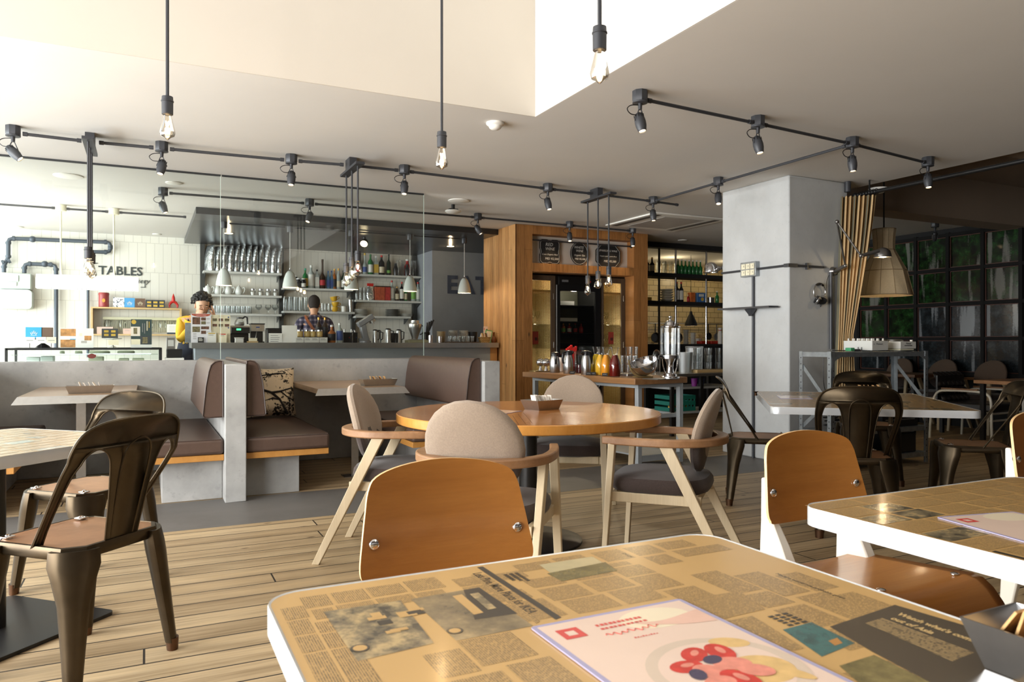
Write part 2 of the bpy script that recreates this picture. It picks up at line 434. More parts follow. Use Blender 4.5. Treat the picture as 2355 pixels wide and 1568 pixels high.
def lettering(name, st, size, o, xd, yd, m, label, cat, **k):
    b = MB(m); b.text(st, size, ext=.002, **k)
    r = b.build(name, m); r.matrix_world = frame(o, xd, yd); return tag(r, label, cat)
p = gy(1027, 673, 10.99)
lettering('wall_lettering', 'EAT', .39, (p.x, 10.995, p.z), (1, 0, 0), (0, 0, 1), mat('navy_stencil', S(70, 76, 92), .8, var=.18, scale=14), 'large navy stencilled letters on the grey concrete wall behind the bar', 'lettering', spc=1.12, bold=.012)
# ================================================================ seating
# ---- pressed metal chair: facing +Y, base at the floor under the seat centre
def metal_back(parent, m):
    prof = [(.186, .425), (.198, .52), (.214, .63), (.221, .71), (.214, .775), (.190, .822), (.140, .848), (.07, .858), (0, .860)]
    outer = cat_rom([(x, z, 0) for x, z in prof], 4)
    inner = cat_rom([(.160, .425, 0), (.174, .53, 0), (.188, .64, 0), (.190, .695, 0), (.178, .742, 0), (.150, .765, 0), (.122, .757, 0), (.100, .725, 0), (.086, .66, 0), (.074, .56, 0), (.062, .425, 0)], 4)
    R = [(p.x, p.y) for p in outer]; I = [(p.x, p.y) for p in inner]
    def m3(x, z, off=0):
        t = (z - .425) / .435
        ys = -.178 - .115 * t ** 1.15
        w = min(1, max(0, (abs(x) - .07) / .11)); w = w * w * (3 - 2 * w)
        f = max(0, 1 - (z - .425) / .30)
        y = ys + w * f * .175 + (abs(x) / .22) ** 2 * .05 * min(1, t * 1.4)
        return (x, y + off, z)
    b = MB(m)
    poly = [(-x, z) for x, z in R][:-1]
    poly = R + [(-x, z) for x, z in R[::-1]][1:] + [(-x, z) for x, z in I] + [(x, z) for x, z in I[::-1]]
    tri = tessellate_polygon([[V((x, z, 0)) for x, z in poly]])
    b.add([m3(x, z) for x, z in poly], [list(t) for t in tri])
    o = b.build('backrest', m, parent, solid=.004)
    e = MB(m)      # rolled edge and the embossed arch on the splat
    e.tube([m3(x, z) for x, z in R + [(-x, z) for x, z in R[::-1]][1:]], .0055, 6)
    for sg in (1, -1): e.tube([m3(sg * x, z) for x, z in I], .0035, 6)
    arch = cat_rom([(.045, .46, 0), (.052, .58, 0), (.056, .70, 0), (.045, .765, 0), (0, .79, 0), (-.045, .765, 0), (-.056, .70, 0), (-.052, .58, 0), (-.045, .46, 0)], 5)
    e.tube([m3(p.x, p.y, -.0005) for p in arch], .0036, 6)
    e.build('rolled_edge', m, o)
    return o
def metal_chair(label, loc, ang, m=M_gun, ms=M_gunseat, group='pressed metal chairs'):
    t = thing('metal_chair', label, 'chair', loc, ang, group)
    cut = .05; s = .19
    octo = [(s - cut, -s), (s, -s + cut), (s, s - cut), (s - cut, s), (-s + cut, s), (-s, s - cut), (-s, -s + cut), (-s + cut, -s)]
    b = MB(ms)
    def ring(k, z): return [(x * k, y * k, z) for x, y in octo]
    b.loft([ring(.97, .452), ring(.93, .456), ring(.75, .447), ring(.4, .443), ring(.05, .442)])
    b.use(M_mblack)
    for i in range(5):
        for j in range(5 - (i % 2)):
            b.disc((j - 2 + .5 * (i % 2)) * .032, (i - 2) * .032, .0055, z=.4462, n=8)
    seat = b.build('seat', ms, t)
    f = MB(m)
    f.loft([ring(1.0, .418), ring(1.02, .424), ring(1.02, .447), ring(1.0, .456), ring(.95, .457), ring(.94, .45)], caps=False)
    f.build('seat_frame', m, t)
    def se(cx, cy, z, a, bb, rot): 
        return [(cx + cos(q) * a * cos(rot) - sin(q) * bb * sin(rot), cy + cos(q) * a * sin(rot) + sin(q) * bb * cos(rot), z) for q in (2 * pi * k / 12 for k in range(12))]
    for sx, sy in ((1, 1), (-1, 1), (1, -1), (-1, -1)):
        rot = atan2(sy, sx) + pi / 2
        b = MB(m); T0 = (sx * .158, sy * .158); T1 = (sx * .205, sy * .205)
        rg = []
        for k, (z, a, bb) in enumerate(((.447, .072, .030), (.40, .075, .034), (.36, .064, .034), (.28, .046, .030), (.14, .034, .024), (.03, .026, .020))):
            u = (.447 - z) / .447; rg.append(se(T0[0] + (T1[0] - T0[0]) * u, T0[1] + (T1[1] - T0[1]) * u, z, a, bb, rot))
        b.loft(rg)
        lg = b.build('leg', m, t)
        c = MB(M_copper); c.loft([se(*T1, .0, .023, .019, rot), se(T1[0] * .995, T1[1] * .995, .045, .0275, .0225, rot)])
        c.build('foot_cap', M_copper, lg)
    for sx in (1, -1):
        c = MB(M_chrome); c.box((sx * .14, .15, .459), (.034, .03, .006)); c.ball((sx * .14, .15, .462), (.009, .009, .006), 8, 5)
        c.build('seat_clip', M_chrome, t, bev=.002)
    metal_back(t, m)
    return t
f45 = lambda x, y: face_dir(x, y)
MC = metal_chair('dark bronze metal chair at the front corner of the left newspaper table, seen from behind', (-.205, 2.935, 0), f45(-.71, .70))
dup(MC, (-.23, 3.885, 0), f45(-.71, -.70), 'metal chair with brightly shining backrest behind the left newspaper table, near the booth')
dup(MC, (3.70, 3.02, 0), f45(.66, .75), 'metal chair with its back to us at the long table by the shelf rack')
dup(MC, (5.17, 4.08, 0), f45(-.66, -.75), 'metal chair facing us between the rack table and the metal shelf rack')
dup(MC, (3.83, 3.88, 0), f45(.74, -.67), 'metal chair seen from the side in front of the concrete column')
dup(MC, (4.76, 2.98, 0), f45(-.70, .71), 'metal chair seen from the side at the right end of the rack table')

# ---- felt armchair with an oval back: facing +Y
def arm_chair(label, loc, ang, group='oval backed armchairs'):
    t = thing('oval_back_armchair', label, 'chair', loc, ang, group)
    # curved arm rail
    pts = []
    for k in range(25):
        a = pi + pi * k / 24
        pts.append((.265 * cos(a), -.02 + .25 * sin(a)))
    path = [(-.225, .25), (-.25, .15)] + [(-.265, .04)] + pts[1:-1] + [(.265, .04), (.25, .15), (.225, .25)]
    path = [(p.x, p.y) for p in cat_rom([(x, y, 0) for x, y in path], 2)]
    rings = []
    for i, (x, y) in enumerate(path):
        a = path[max(0, i - 1)]; c = path[min(len(path) - 1, i + 1)]
        d = V((c[0] - a[0], c[1] - a[1], 0)).normalized(); n = V((-d.y, d.x, 0))
        back = max(0, min(1, (-y - .05) / .2)); w = .019 + .009 * back
        rings.append([(x + n.x * w, y + n.y * w, .628), (x - n.x * w, y - n.y * w, .628), (x - n.x * w, y - n.y * w, .664), (x + n.x * w, y + n.y * w, .664)])
    b = MB(M_walnut); b.loft(rings); b.build('arm_rail', M_walnut, t, bev=.006)
    # oval back pad, tilted; dark below the rail
    tilt = RX(radians(14)); b = MB(M_tan)
    M = TR(0, -.205, .685) @ tilt
    n = 24; rg = []; mis = []
    for z, th in ((-.5, 0), (-.47, .6), (-.40, .85), (-.25, 1), (0, 1), (.25, 1), (.40, .85), (.47, .6), (.5, 0)): pass
    def oval(k, y): return [(.205 * k * cos(2 * pi * i / n), y + .10 * (.205 * k * cos(2 * pi * i / n)) ** 2 / .04 * .35, .205 * k * sin(2 * pi * i / n)) for i in range(n)]
    b.T(M)
    b.loft([oval(k, y) for k, y in ((.6, -.024), (.9, -.022), (.975, -.014), (1, 0), (.975, .014), (.9, .022), (.6, .028), (.2, .031))])
    pad = b.build('back_pad', M_tan, t)
    pad.data.materials.append(M_dfab)
    for p in pad.data.polygons:
        if p.center.z < .63: p.material_index = 1
    # seat
    b = MB(M_dfab)
    def sq(k, z): return [((abs(cos(q)) ** .62) * (1 if cos(q) > 0 else -1) * .245 * k * (1 + .06 * sin(q)), .01 + (abs(sin(q)) ** .62) * (1 if sin(q) > 0 else -1) * .235 * k, z) for q in (2 * pi * i / 28 for i in range(28))]
    b.loft([sq(.86, .40), sq(.96, .41), sq(1, .43), sq(.985, .455), sq(.93, .472), sq(.7, .484), sq(.3, .488), sq(.05, .489)])
    b.build('seat_cushion', M_dfab, t)
    for y0, y1, nm in ((.2, .2, 'front_apron'), (-.17, -.17, 'rear_apron')):
        b = MB(M_ash); b.bar((-.21, y0, .385), (.21, y1, .385), .022, .045); b.build(nm, M_ash, t, bev=.003)
    for sx in (1, -1):
        b = MB(M_ash); b.bar((sx * .225, .215, .385), (sx * .225, -.2, .385), .022, .045); b.build('side_apron', M_ash, t, bev=.003)
        b = MB(M_ash); b.loft([[(sx * .255 + dx * .8, .215 + .03 + dy * .8, 0) for dx, dy in ((-.02, -.014), (.02, -.014), (.02, .014), (-.02, .014))],
                               [(sx * .235 + dx, .205 + dy, .632) for dx, dy in ((-.02, -.016), (.02, -.016), (.02, .016), (-.02, .016))]]); b.build('front_leg', M_ash, t, bev=.003)
        b = MB(M_ash); b.loft([[(sx * .262 + dx * .75, -.36 + dy * .8, 0) for dx, dy in ((-.016, -.024), (.016, -.024), (.016, .024), (-.016, .024))],
                               [(sx * .248 + dx, -.045 + dy, .632) for dx, dy in ((-.016, -.03), (.016, -.03), (.016, .03), (-.016, .03))]]); b.build('rear_leg', M_ash, t, bev=.003)
    return t
AC = arm_chair('oval backed felt armchair on the left of the round table, beside the booth bench', (1.2, 3.78, 0), face_dir(.85, -.52))
AF = dup(AC, (1.255, 2.78, 0), face_dir(.66, .75), 'grey oval backed armchair directly behind the nearest plywood chair, back to us')
dup(AC, (2.43, 4.11, 0), face_dir(-.62, -.78), 'oval backed armchair on the far side of the round table, before the drinks table')
dup(AC, (2.26, 2.91, 0), face_dir(-.675, .733), 'oval backed armchair in profile on the right of the round table, dark seat showing')
M_shadedfelt = mat('shaded_brown_felt', S(92, 76, 64), .95, var=.1, scale=140)  # darker pads than the other armchairs: the corner's shade is put into the colour
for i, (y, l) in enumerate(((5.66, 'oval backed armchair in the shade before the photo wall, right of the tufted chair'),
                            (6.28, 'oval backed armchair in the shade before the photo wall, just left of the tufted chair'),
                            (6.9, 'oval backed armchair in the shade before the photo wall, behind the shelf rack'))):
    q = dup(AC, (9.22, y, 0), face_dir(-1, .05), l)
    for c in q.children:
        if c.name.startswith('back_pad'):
            c.data = c.data.copy(); c.data.materials[0] = M_shadedfelt

# ---- moulded plywood chair with cream metal legs: facing +Y
def ply_chair(label, loc, ang):
    t = thing('plywood_chair', label, 'chair', loc, ang, 'plywood chairs with cream legs')
    # backrest: bent sheet, arched top, rounded corners
    hw = .19
    out = [(-.205, .575), (-.213, .60), (-.205, .66), (-.195, .72), (-.186, .765), (-.165, .795), (-.10, .815), (0, .824), (.10, .815), (.165, .795), (.186, .765), (.195, .72), (.205, .66), (.213, .60), (.205, .575), (.18, .562), (0, .556), (-.18, .562)]
    P = cat_rom([(x, z, 0) for x, z in out], 4, True); P = [(p.x, p.y) for p in P]
    def m3(x, z, o): return (x, -.20 - (z - .56) * .16 + o + (x / .21) ** 2 * .030, z)
    N_ = len(P); C_ = (0, .68); b = MB(M_plyedge)
    rg = []
    for k, o in ((1, -.005), (1, .005)): rg.append([m3(x, z, o) for x, z in P])
    b.loft(rg, caps=False); b.use(M_ply)
    for o, fl in ((.005, 1), (-.005, 0)):
        ks = (1, .8, .6, .4, .2, .001)
        rr = [[m3(C_[0] + (x - C_[0]) * k, C_[1] + (z - C_[1]) * k, o) for x, z in P] for k in ks]
        if not fl: rr = rr[::-1]
        b.loft(rr, caps=False)
    bk = b.build('backrest', M_ply, t)
    for sx in (1, -1):
        for o in (.008, -.008):
            c = MB(M_chrome); q = m3(sx * .178, .652, o); c.ball(q, (.0125, .006, .0125), 14, 7); c.build('bolt', M_chrome, bk)
    # seat: sheet curving down at the front
    b = MB(M_ply)
    def seat(u, v):
        x = (u - .5) * .40 * (1 - .06 * (1 - v)); y = -.19 + v * .47
        z = .418 + .04 * v + .010 * (u * 2 - 1) ** 2 - .11 * max(0, (v - .78) / .22) ** 2
        return (x, y, z)
    b.surf(seat, 12, 18); b.build('seat', M_ply, t, solid=.010)
    for sx in (1, -1):
        c = MB(M_chrome); c.ball((sx * .15, .155, .461), (.012, .012, .004), 12, 5); c.build('seat_bolt', M_chrome, t)
        # rear leg: folded wedge, deepest at the seat
        b = MB(M_legw); w = .021
        sec = [(0, -.265, -.228), (.2, -.252, -.185), (.38, -.238, -.112), (.43, -.236, -.116), (.50, -.236, -.152), (.558, -.236, -.187), (.69, -.240, -.218)]
        x0 = sx * .165
        b.loft([[(x0 - w * k, ya, z), (x0 + w * k, ya, z), (x0 + w * k, yb, z), (x0 - w * k, yb, z)] for (z, ya, yb), k in zip(sec, (.5, .8, 1, 1, .9, .75, .5))])
        b.build('rear_leg', M_legw, t, bev=.006)
        b = MB(M_legw); b.tube([(sx * .165, .16, .43), (sx * .175, .175, .2), (sx * .18, .19, 0)], [.013, .0125, .011], 10); b.build('front_leg', M_legw, t)
        b = MB(M_legw); b.tube([(sx * .165, -.16, .400), (sx * .165, .16, .428)], .011, 8); b.build('side_rail', M_legw, t)
    b = MB(M_legw); b.tube([(-.165, .1, .420), (.165, .1, .420)], .012, 8); b.build('cross_rail', M_legw, t)
    return t
PC = ply_chair('orange plywood chair right behind the nearest newspaper table', (.632, 1.43, 0), pi)
dup(PC, (1.857, 1.46, 0), pi, 'orange plywood chair at the right hand newspaper table, its seat in view')
dup(PC, (3.19, 1.52, 0), pi, 'dark plywood chair half in view beyond the lower right newspaper table')

# ---- tufted black lounge chair on a white tube frame: facing -Y here
M_leather = mat('black_tufted_leather', S(38, 34, 33), .28, var=.08, scale=20)
t = thing('tufted_armchair', 'black tufted leather armchair with white tube arms near the photo wall', 'chair', (8.50, 5.28, 0), pi + .06)
b = MB(M_leather)
def tuft(u, v):
    a = abs(sin(u * pi * 6)) * abs(sin(v * pi * 4))
    return ((u - .5) * .54, -.24 - v * .12 + .02 + .045 * a ** .5, .42 + v * .34)
b.surf(tuft, 36, 24)
b.bx(-.27, .27, -.30, -.28, .44, .72)
bk = b.build('back_cushion', M_leather, t)
b = MB(M_leather); b.bx(-.27, .27, -.22, .33, .34, .43); b.build('seat_cushion', M_leather, t, bev=.02)
for sx in (1, -1):
    b = MB(M_legw); x = sx * .325
    b.tube(cat_rom([(x, -.34, 0), (x, -.32, .3), (x, -.26, .52), (x, -.1, .56), (x, .2, .56), (x, .3, .53), (x, .335, .45), (x, .34, .2), (x, .345, 0)], 4), .014, 8)
    b.build('arm_tube', M_legw, t)
    b = MB(M_walnut); b.bar((x, -.2, .58), (x, .2, .58), .035, .018); b.build('arm_pad', M_walnut, t, bev=.004)
for y, z in ((-.2, .325), (.32, .325), (.33, .25)):
    b = MB(M_legw); b.tube([(-.325, y, z), (.325, y, z)], .012, 8); b.build('cross_rail', M_legw, t)
# ================================================================ tables
M_news = mat('newsprint_varnished', S(204, 164, 104), .28, var=.05, scale=3, coat=.3)
def textmat(name, paper, ink, pitch, seed):
    m, nt, N, L = _nt(name)
    tc = N('ShaderNodeTexCoord'); sx = N('ShaderNodeSeparateXYZ'); L(tc.outputs['Object'], sx.inputs[0])
    # lines of type: strips along local Y, broken by noise
    st = _math(N, L, 'FRACT', _math(N, L, 'MULTIPLY', sx.outputs['X'], 1 / pitch))
    on = _math(N, L, 'GREATER_THAN', st, .42)
    cb_ = N('ShaderNodeCombineXYZ')
    L(_math(N, L, 'FLOOR', _math(N, L, 'MULTIPLY', sx.outputs['X'], 1 / pitch)), cb_.inputs[0])
    L(_math(N, L, 'FLOOR', _math(N, L, 'MULTIPLY', sx.outputs['Y'], 1.9 / pitch)), cb_.inputs[1]); cb_.inputs[2].default_value = seed
    wn = N('ShaderNodeTexWhiteNoise'); wn.noise_dimensions = '3D'; L(cb_.outputs[0], wn.inputs['Vector'])
    br = _math(N, L, 'ADD', .25, _math(N, L, 'MULTIPLY', _math(N, L, 'GREATER_THAN', wn.outputs['Value'], .22), _math(N, L, 'ADD', .3, _math(N, L, 'MULTIPLY', wn.outputs['Value'], .4))))
    f = _math(N, L, 'MULTIPLY', on, br)
    c = _mix(N, L, f, paper, ink)
    return _finish(m, N, L, c, .28, 0, coat=.3)
M_txt = textmat('newspaper_type', S(202, 162, 102), S(84, 70, 50), .0031, 0)
M_txt2 = textmat('newspaper_type_small', S(198, 158, 98), S(92, 76, 54), .0027, 5)
M_txtl = textmat('advert_type', S(84, 72, 56), S(190, 160, 110), .005, 3)
M_ink = mat('newspaper_ink', S(56, 50, 42), .25, var=.08, coat=.6)
M_ad = mat('advert_brown', S(78, 67, 52), .25, var=.08, coat=.6)
M_adlet = mat('advert_letter', S(212, 180, 124), .25, coat=.6)
def photomat(name, stops, scale, detail=6):
    m, nt, N, L = _nt(name); vec = _coords(N, L); n = _noise(N, L, vec, scale, detail, .65)
    return _finish(m, N, L, _ramp(N, L, n, stops), .22, 0, coat=.6)
M_ph = photomat('newspaper_photo', [(.35, S(62, 58, 50)), (.5, S(140, 124, 94)), (.62, S(200, 172, 122))], 26)
M_ph2 = photomat('newspaper_photo_room', [(.3, S(74, 68, 56)), (.55, S(150, 130, 96)), (.7, S(196, 168, 120))], 12)
M_phg = photomat('newspaper_photo_field', [(.3, S(86, 78, 44)), (.7, S(150, 134, 84))], 30)
M_phs = photomat('newspaper_photo_sky', [(.3, S(190, 178, 138)), (.7, S(216, 196, 150))], 14)
M_pht = photomat('newspaper_photo_teal', [(.3, S(52, 66, 64)), (.5, S(74, 116, 112)), (.7, S(70, 72, 62))], 14)

def news_layout(b, x0, x1, y0, y1, z, big=False):
    """type set with the lines running along -Y: columns step along X"""
    R = random.Random(int(1000 * (x1 - x0) + 77 * y1))
    y = y1 - .012
    while y > y0 + .05:
        w = R.choice((.062, .07, .078)); x = x0 + .012
        while x < x1 - .02:
            h = R.uniform(.05, .16); xe = min(x + h, x1 - .012); k = R.random()
            ya = max(y0 + .01, y - w + .006)
            b.use(M_txt if k < .5 else M_txt2 if k < .86 else M_ph if k < .93 else M_ink)
            if k < .93: b.rect(x, xe, ya, y, z)
            else: b.rect(x, min(x + .012, xe), ya, y, z); xe = x + .012
            x = xe + R.uniform(.006, .016)
        y -= w
def newspaper_table(label, loc, rotz, sx, sy, big=None, group='newspaper topped tables', base=True, zt=.72):
    t = thing('newspaper_table', label, 'table', loc, rotz, group)
    hx, hy = sx / 2, sy / 2
    b = MB(M_news); b.prism(rrect(-hx + .004, hx - .004, -hy + .004, hy - .004, .05), zt - .02, zt - .0006)
    if big: big(b, zt)
    else: news_layout(b, -hx, hx, -hy, hy, zt - .0001)
    b.build('table_top', M_news, t)
    rr = rrect(-hx, hx, -hy, hy, .055, 8); ri = rrect(-hx + .006, hx - .006, -hy + .006, hy - .006, .05, 8)
    b = MB(M_alu)
    b.loft([[(x, y, zt - .042) for x, y in ri], [(x, y, zt - .042) for x, y in rr], [(x, y, zt - .002) for x, y in rr], [(x * .998, y * .998, zt + .0005) for x, y in rr], [(x, y, zt - .001) for x, y in ri]], caps=False)
    b.build('metal_rim', M_alu, t)
    b = MB(M_board); b.bar((0, -hy * .7, zt - .033), (0, hy * .7, zt - .033), .3, .025); b.build('underframe', M_board, t)
    if base:
        b = MB(M_black); b.prism(rrect(-.29, .29, -.29, .29, .03), 0, .014); b.build('base_plate', M_black, t, bev=.003)
        b = MB(M_black); b.cyl((0, 0, .014), (0, 0, zt - .045), .038, n=16); b.build('column', M_black, t)
    return t
# nearest table: the page as photographed
def near_page(b, z):
    ox, oy = .582, .775        # table centre in the room; below, room coordinates are used
    z0 = z - .0004
    def r(m, x0, x1, y0, y1, zz=0): b.use(m).rect(x0 - ox, x1 - ox, y0 - oy, y1 - oy, z0 + zz)
    def q(m, pts, zz=0.0001):  # a patch given by its corners on the table
        b.use(m); b.add([(p[0] - ox, p[1] - oy, z0 + zz) for p in pts], [list(range(len(pts)))])
    TZ = .72
    g = lambda px, py: (gz(px, py, TZ).x, gz(px, py, TZ).y)
    def quad(m, *pp, zz=.0001): q(m, [g(*p) for p in pp], zz)
    def words(m, st, px, py, size, zz=.0002, tall=1.0, bold=0):
        p = g(px, py); b.use(m); b.text(st, size, frame((p[0] - ox, p[1] - oy, z0 + zz), (0, -1, 0), (1, 0, 0)) @ Matrix.Diagonal((1, tall, 1, 1)), bold=bold)
    # left part: narrow columns, two photographs
    xs = [.165, .198, .232]
    for x0, x1, y0, y1 in ((.172, .205, 1.05, 1.10), (.172, .20, .99, 1.045), (.172, .20, .93, .985), (.172, .20, .80, .925), (.205, .245, 1.085, 1.135), (.25, .30, 1.085, 1.135), (.305, .36, 1.09, 1.135), (.365, .42, 1.085, 1.14),
                           (.205, .238, .985, 1.025), (.205, .238, .93, .98), (.205, .238, .80, .925)):
        r(M_txt, x0, x1, y0, y1)
    for x0, x1, y0, y1 in ((.21, .24, 1.035, 1.075), (.245, .30, 1.045, 1.078), (.305, .36, 1.045, 1.08), (.365, .41, 1.045, 1.078)): r(M_txt2, x0, x1, y0, y1)
    quad(M_ph, (744, 1406), (921, 1380), (998, 1478), (822, 1520))
    for a in range(9):
        R = random.Random(a); x = .262 + R.random() * .085; y = .935 + R.random() * .075
        b.use(M_news if a % 3 else M_ink).rect(x - ox, x + .012 + R.random() * .018 - ox, y - oy, y + .008 + R.random() * .014 - oy, z0 + .0003 + a * .00003)
    b.use(M_ink); p = g(828, 1490); b.disc(p[0] - ox, p[1] - oy, .012, z=z0 + .0006, n=18); b.use(M_news); b.disc(p[0] - ox, p[1] - oy, .009, z=z0 + .0007, n=18)
    quad(M_ph2, (945, 1377), (1100, 1350), (1226, 1438), (1050, 1473))
    quad(M_ink, (1066, 1356), (1102, 1350), (1190, 1410), (1092, 1424), zz=.0002)
    quad(M_news, (1040, 1370), (1062, 1366), (1112, 1408), (1090, 1413), zz=.0003)
    quad(M_ph, (1080, 1366), (1100, 1362), (1142, 1398), (1122, 1402), zz=.0005)
    b.use(M_ink); p = g(1046, 1450); b.disc(p[0] - ox, p[1] - oy, .011, z=z0 + .0006, n=18); b.use(M_news); b.disc(p[0] - ox, p[1] - oy, .008, z=z0 + .0007, n=18)
    words(M_ink, 'Less Pine, More Plants for IKEA', 1086, 1318, .0157, tall=1.5, bold=.0002)
    quad(M_txt, (1082, 1322), (1088, 1320), (1242, 1428), (1232, 1433))
    quad(M_ink, (1097, 1304), (1110, 1302), (1291, 1419), (1278, 1424), zz=.0002)
    # middle: columns right of the black bar
    for x0, x1, y0, y1 in ((.44, .50, 1.075, 1.115), (.44, .50, 1.03, 1.07), (.44, .52, .985, 1.025), (.45, .53, .90, .975), (.505, .56, 1.075, 1.11), (.54, .60, 1.02, 1.06), (.54, .61, .955, 1.01), (.545, .62, .895, .95),
                           (.62, .69, 1.02, 1.06), (.62, .69, .96, 1.015), (.63, .70, .895, .955), (.69, .75, 1.055, 1.075), (.70, .76, 1.0, 1.05), (.70, .76, .93, .995), (.71, .77, .86, .92),
                           (.56, .63, 1.10, 1.14), (.64, .70, 1.105, 1.145), (.72, .78, 1.085, 1.145), (.79, .85, 1.09, 1.145), (.79, .84, 1.03, 1.08), (.86, .93, 1.10, 1.145), (.86, .97, 1.05, 1.09)):
        r(M_txt2, x0, x1, y0, y1)
    quad(M_phs, (1240, 1298), (1362, 1279), (1420, 1312), (1292, 1336)); quad(M_phg, (1258, 1318), (1392, 1292), (1420, 1312), (1292, 1336), zz=.0002)
    words(M_ink, 'Design', 1430, 1272, .010)
    for i in range(3):
        for k in range(8 - i): b.use(M_ink).rect(.545 - i * .010 - ox, .5515 - i * .010 - ox, 1.10 - k * .006 - .0042 - oy, 1.10 - k * .006 - oy, z0 + .0005)
    # right part
    for x0, x1, y0, y1 in ((.80, .855, .86, .965), (.80, .855, .795, .85), (.86, .915, .82, .93), (.92, .97, .815, .90), (.80, .86, .71, .785), (.87, .93, .70, .81), (.78, .83, .64, .70), (.93, .97, .70, .79), (.84, .87, .63, .68)):
        r(M_txt, x0, x1, y0, y1)
    words(M_ink, 'Modern world not probable given', 1782, 1319, .0098, .00035, 1.1)
    for i in range(3):      # a short heading in three lines
        for k in range(5): b.use(M_ink).rect(.800 - i * .013 - ox, .809 - i * .013 - ox, .770 - k * .0085 - .0055 + .001 * ((k + i) % 2) - oy, .770 - k * .0085 - oy, z0 + .0005)
    quad(M_txt2, (1575, 1378), (1700, 1358), (1760, 1400), (1650, 1425)); quad(M_txt, (1660, 1430), (1730, 1415), (1850, 1490), (1790, 1500))
    quad(M_pht, (1800, 1447), (1866, 1430), (1966, 1478), (1890, 1509)); quad(M_board, (1905, 1473), (1925, 1466), (1938, 1478), (1920, 1484), zz=.0003)
    quad(M_ad, (1908, 1440), (2058, 1390), (2330, 1470), (2330, 1590), (2200, 1600), (2010, 1500))
    words(M_adlet, "Watch what's coming", 2061, 1412, .0136, .0003, 1.25, .0006); words(M_adlet, 'out of Asia', 2046, 1422, .0136, .0003, 1.25, .0006)
    quad(M_txtl, (1990, 1432), (2030, 1420), (2240, 1500), (2190, 1520), zz=.0002)
    quad(M_phg, (1930, 1530), (2010, 1505), (2140, 1568), (2010, 1600))
    # nearer part, cut by the bottom of the picture
    for x0, x1, y0, y1 in ((.30, .35, .79, .86), (.355, .43, .80, .88), (.30, .37, .70, .78), (.38, .44, .68, .79), (.20, .26, .62, .78), (.27, .36, .55, .68), (.38, .45, .5, .66), (.72, .80, .5, .6), (.82, .9, .42, .56)):
        r(M_txt, x0, x1, y0, y1)
newspaper_table('nearest newspaper topped table with metal rim, carrying the pink menu', (.582, .775, 0), 0, .85, .79, near_page)
newspaper_table('newspaper topped table with white metal edge at the lower right', (1.80, .88, 0), 0, .86, .78)
newspaper_table('newspaper topped table standing cornerwise at the left edge', (-.52, 3.42, 0), radians(45), .76, .76)
newspaper_table('long newspaper topped table between the column and the shelf rack', (4.235, 3.475, 0), radians(-41), 1.12, 1.5)

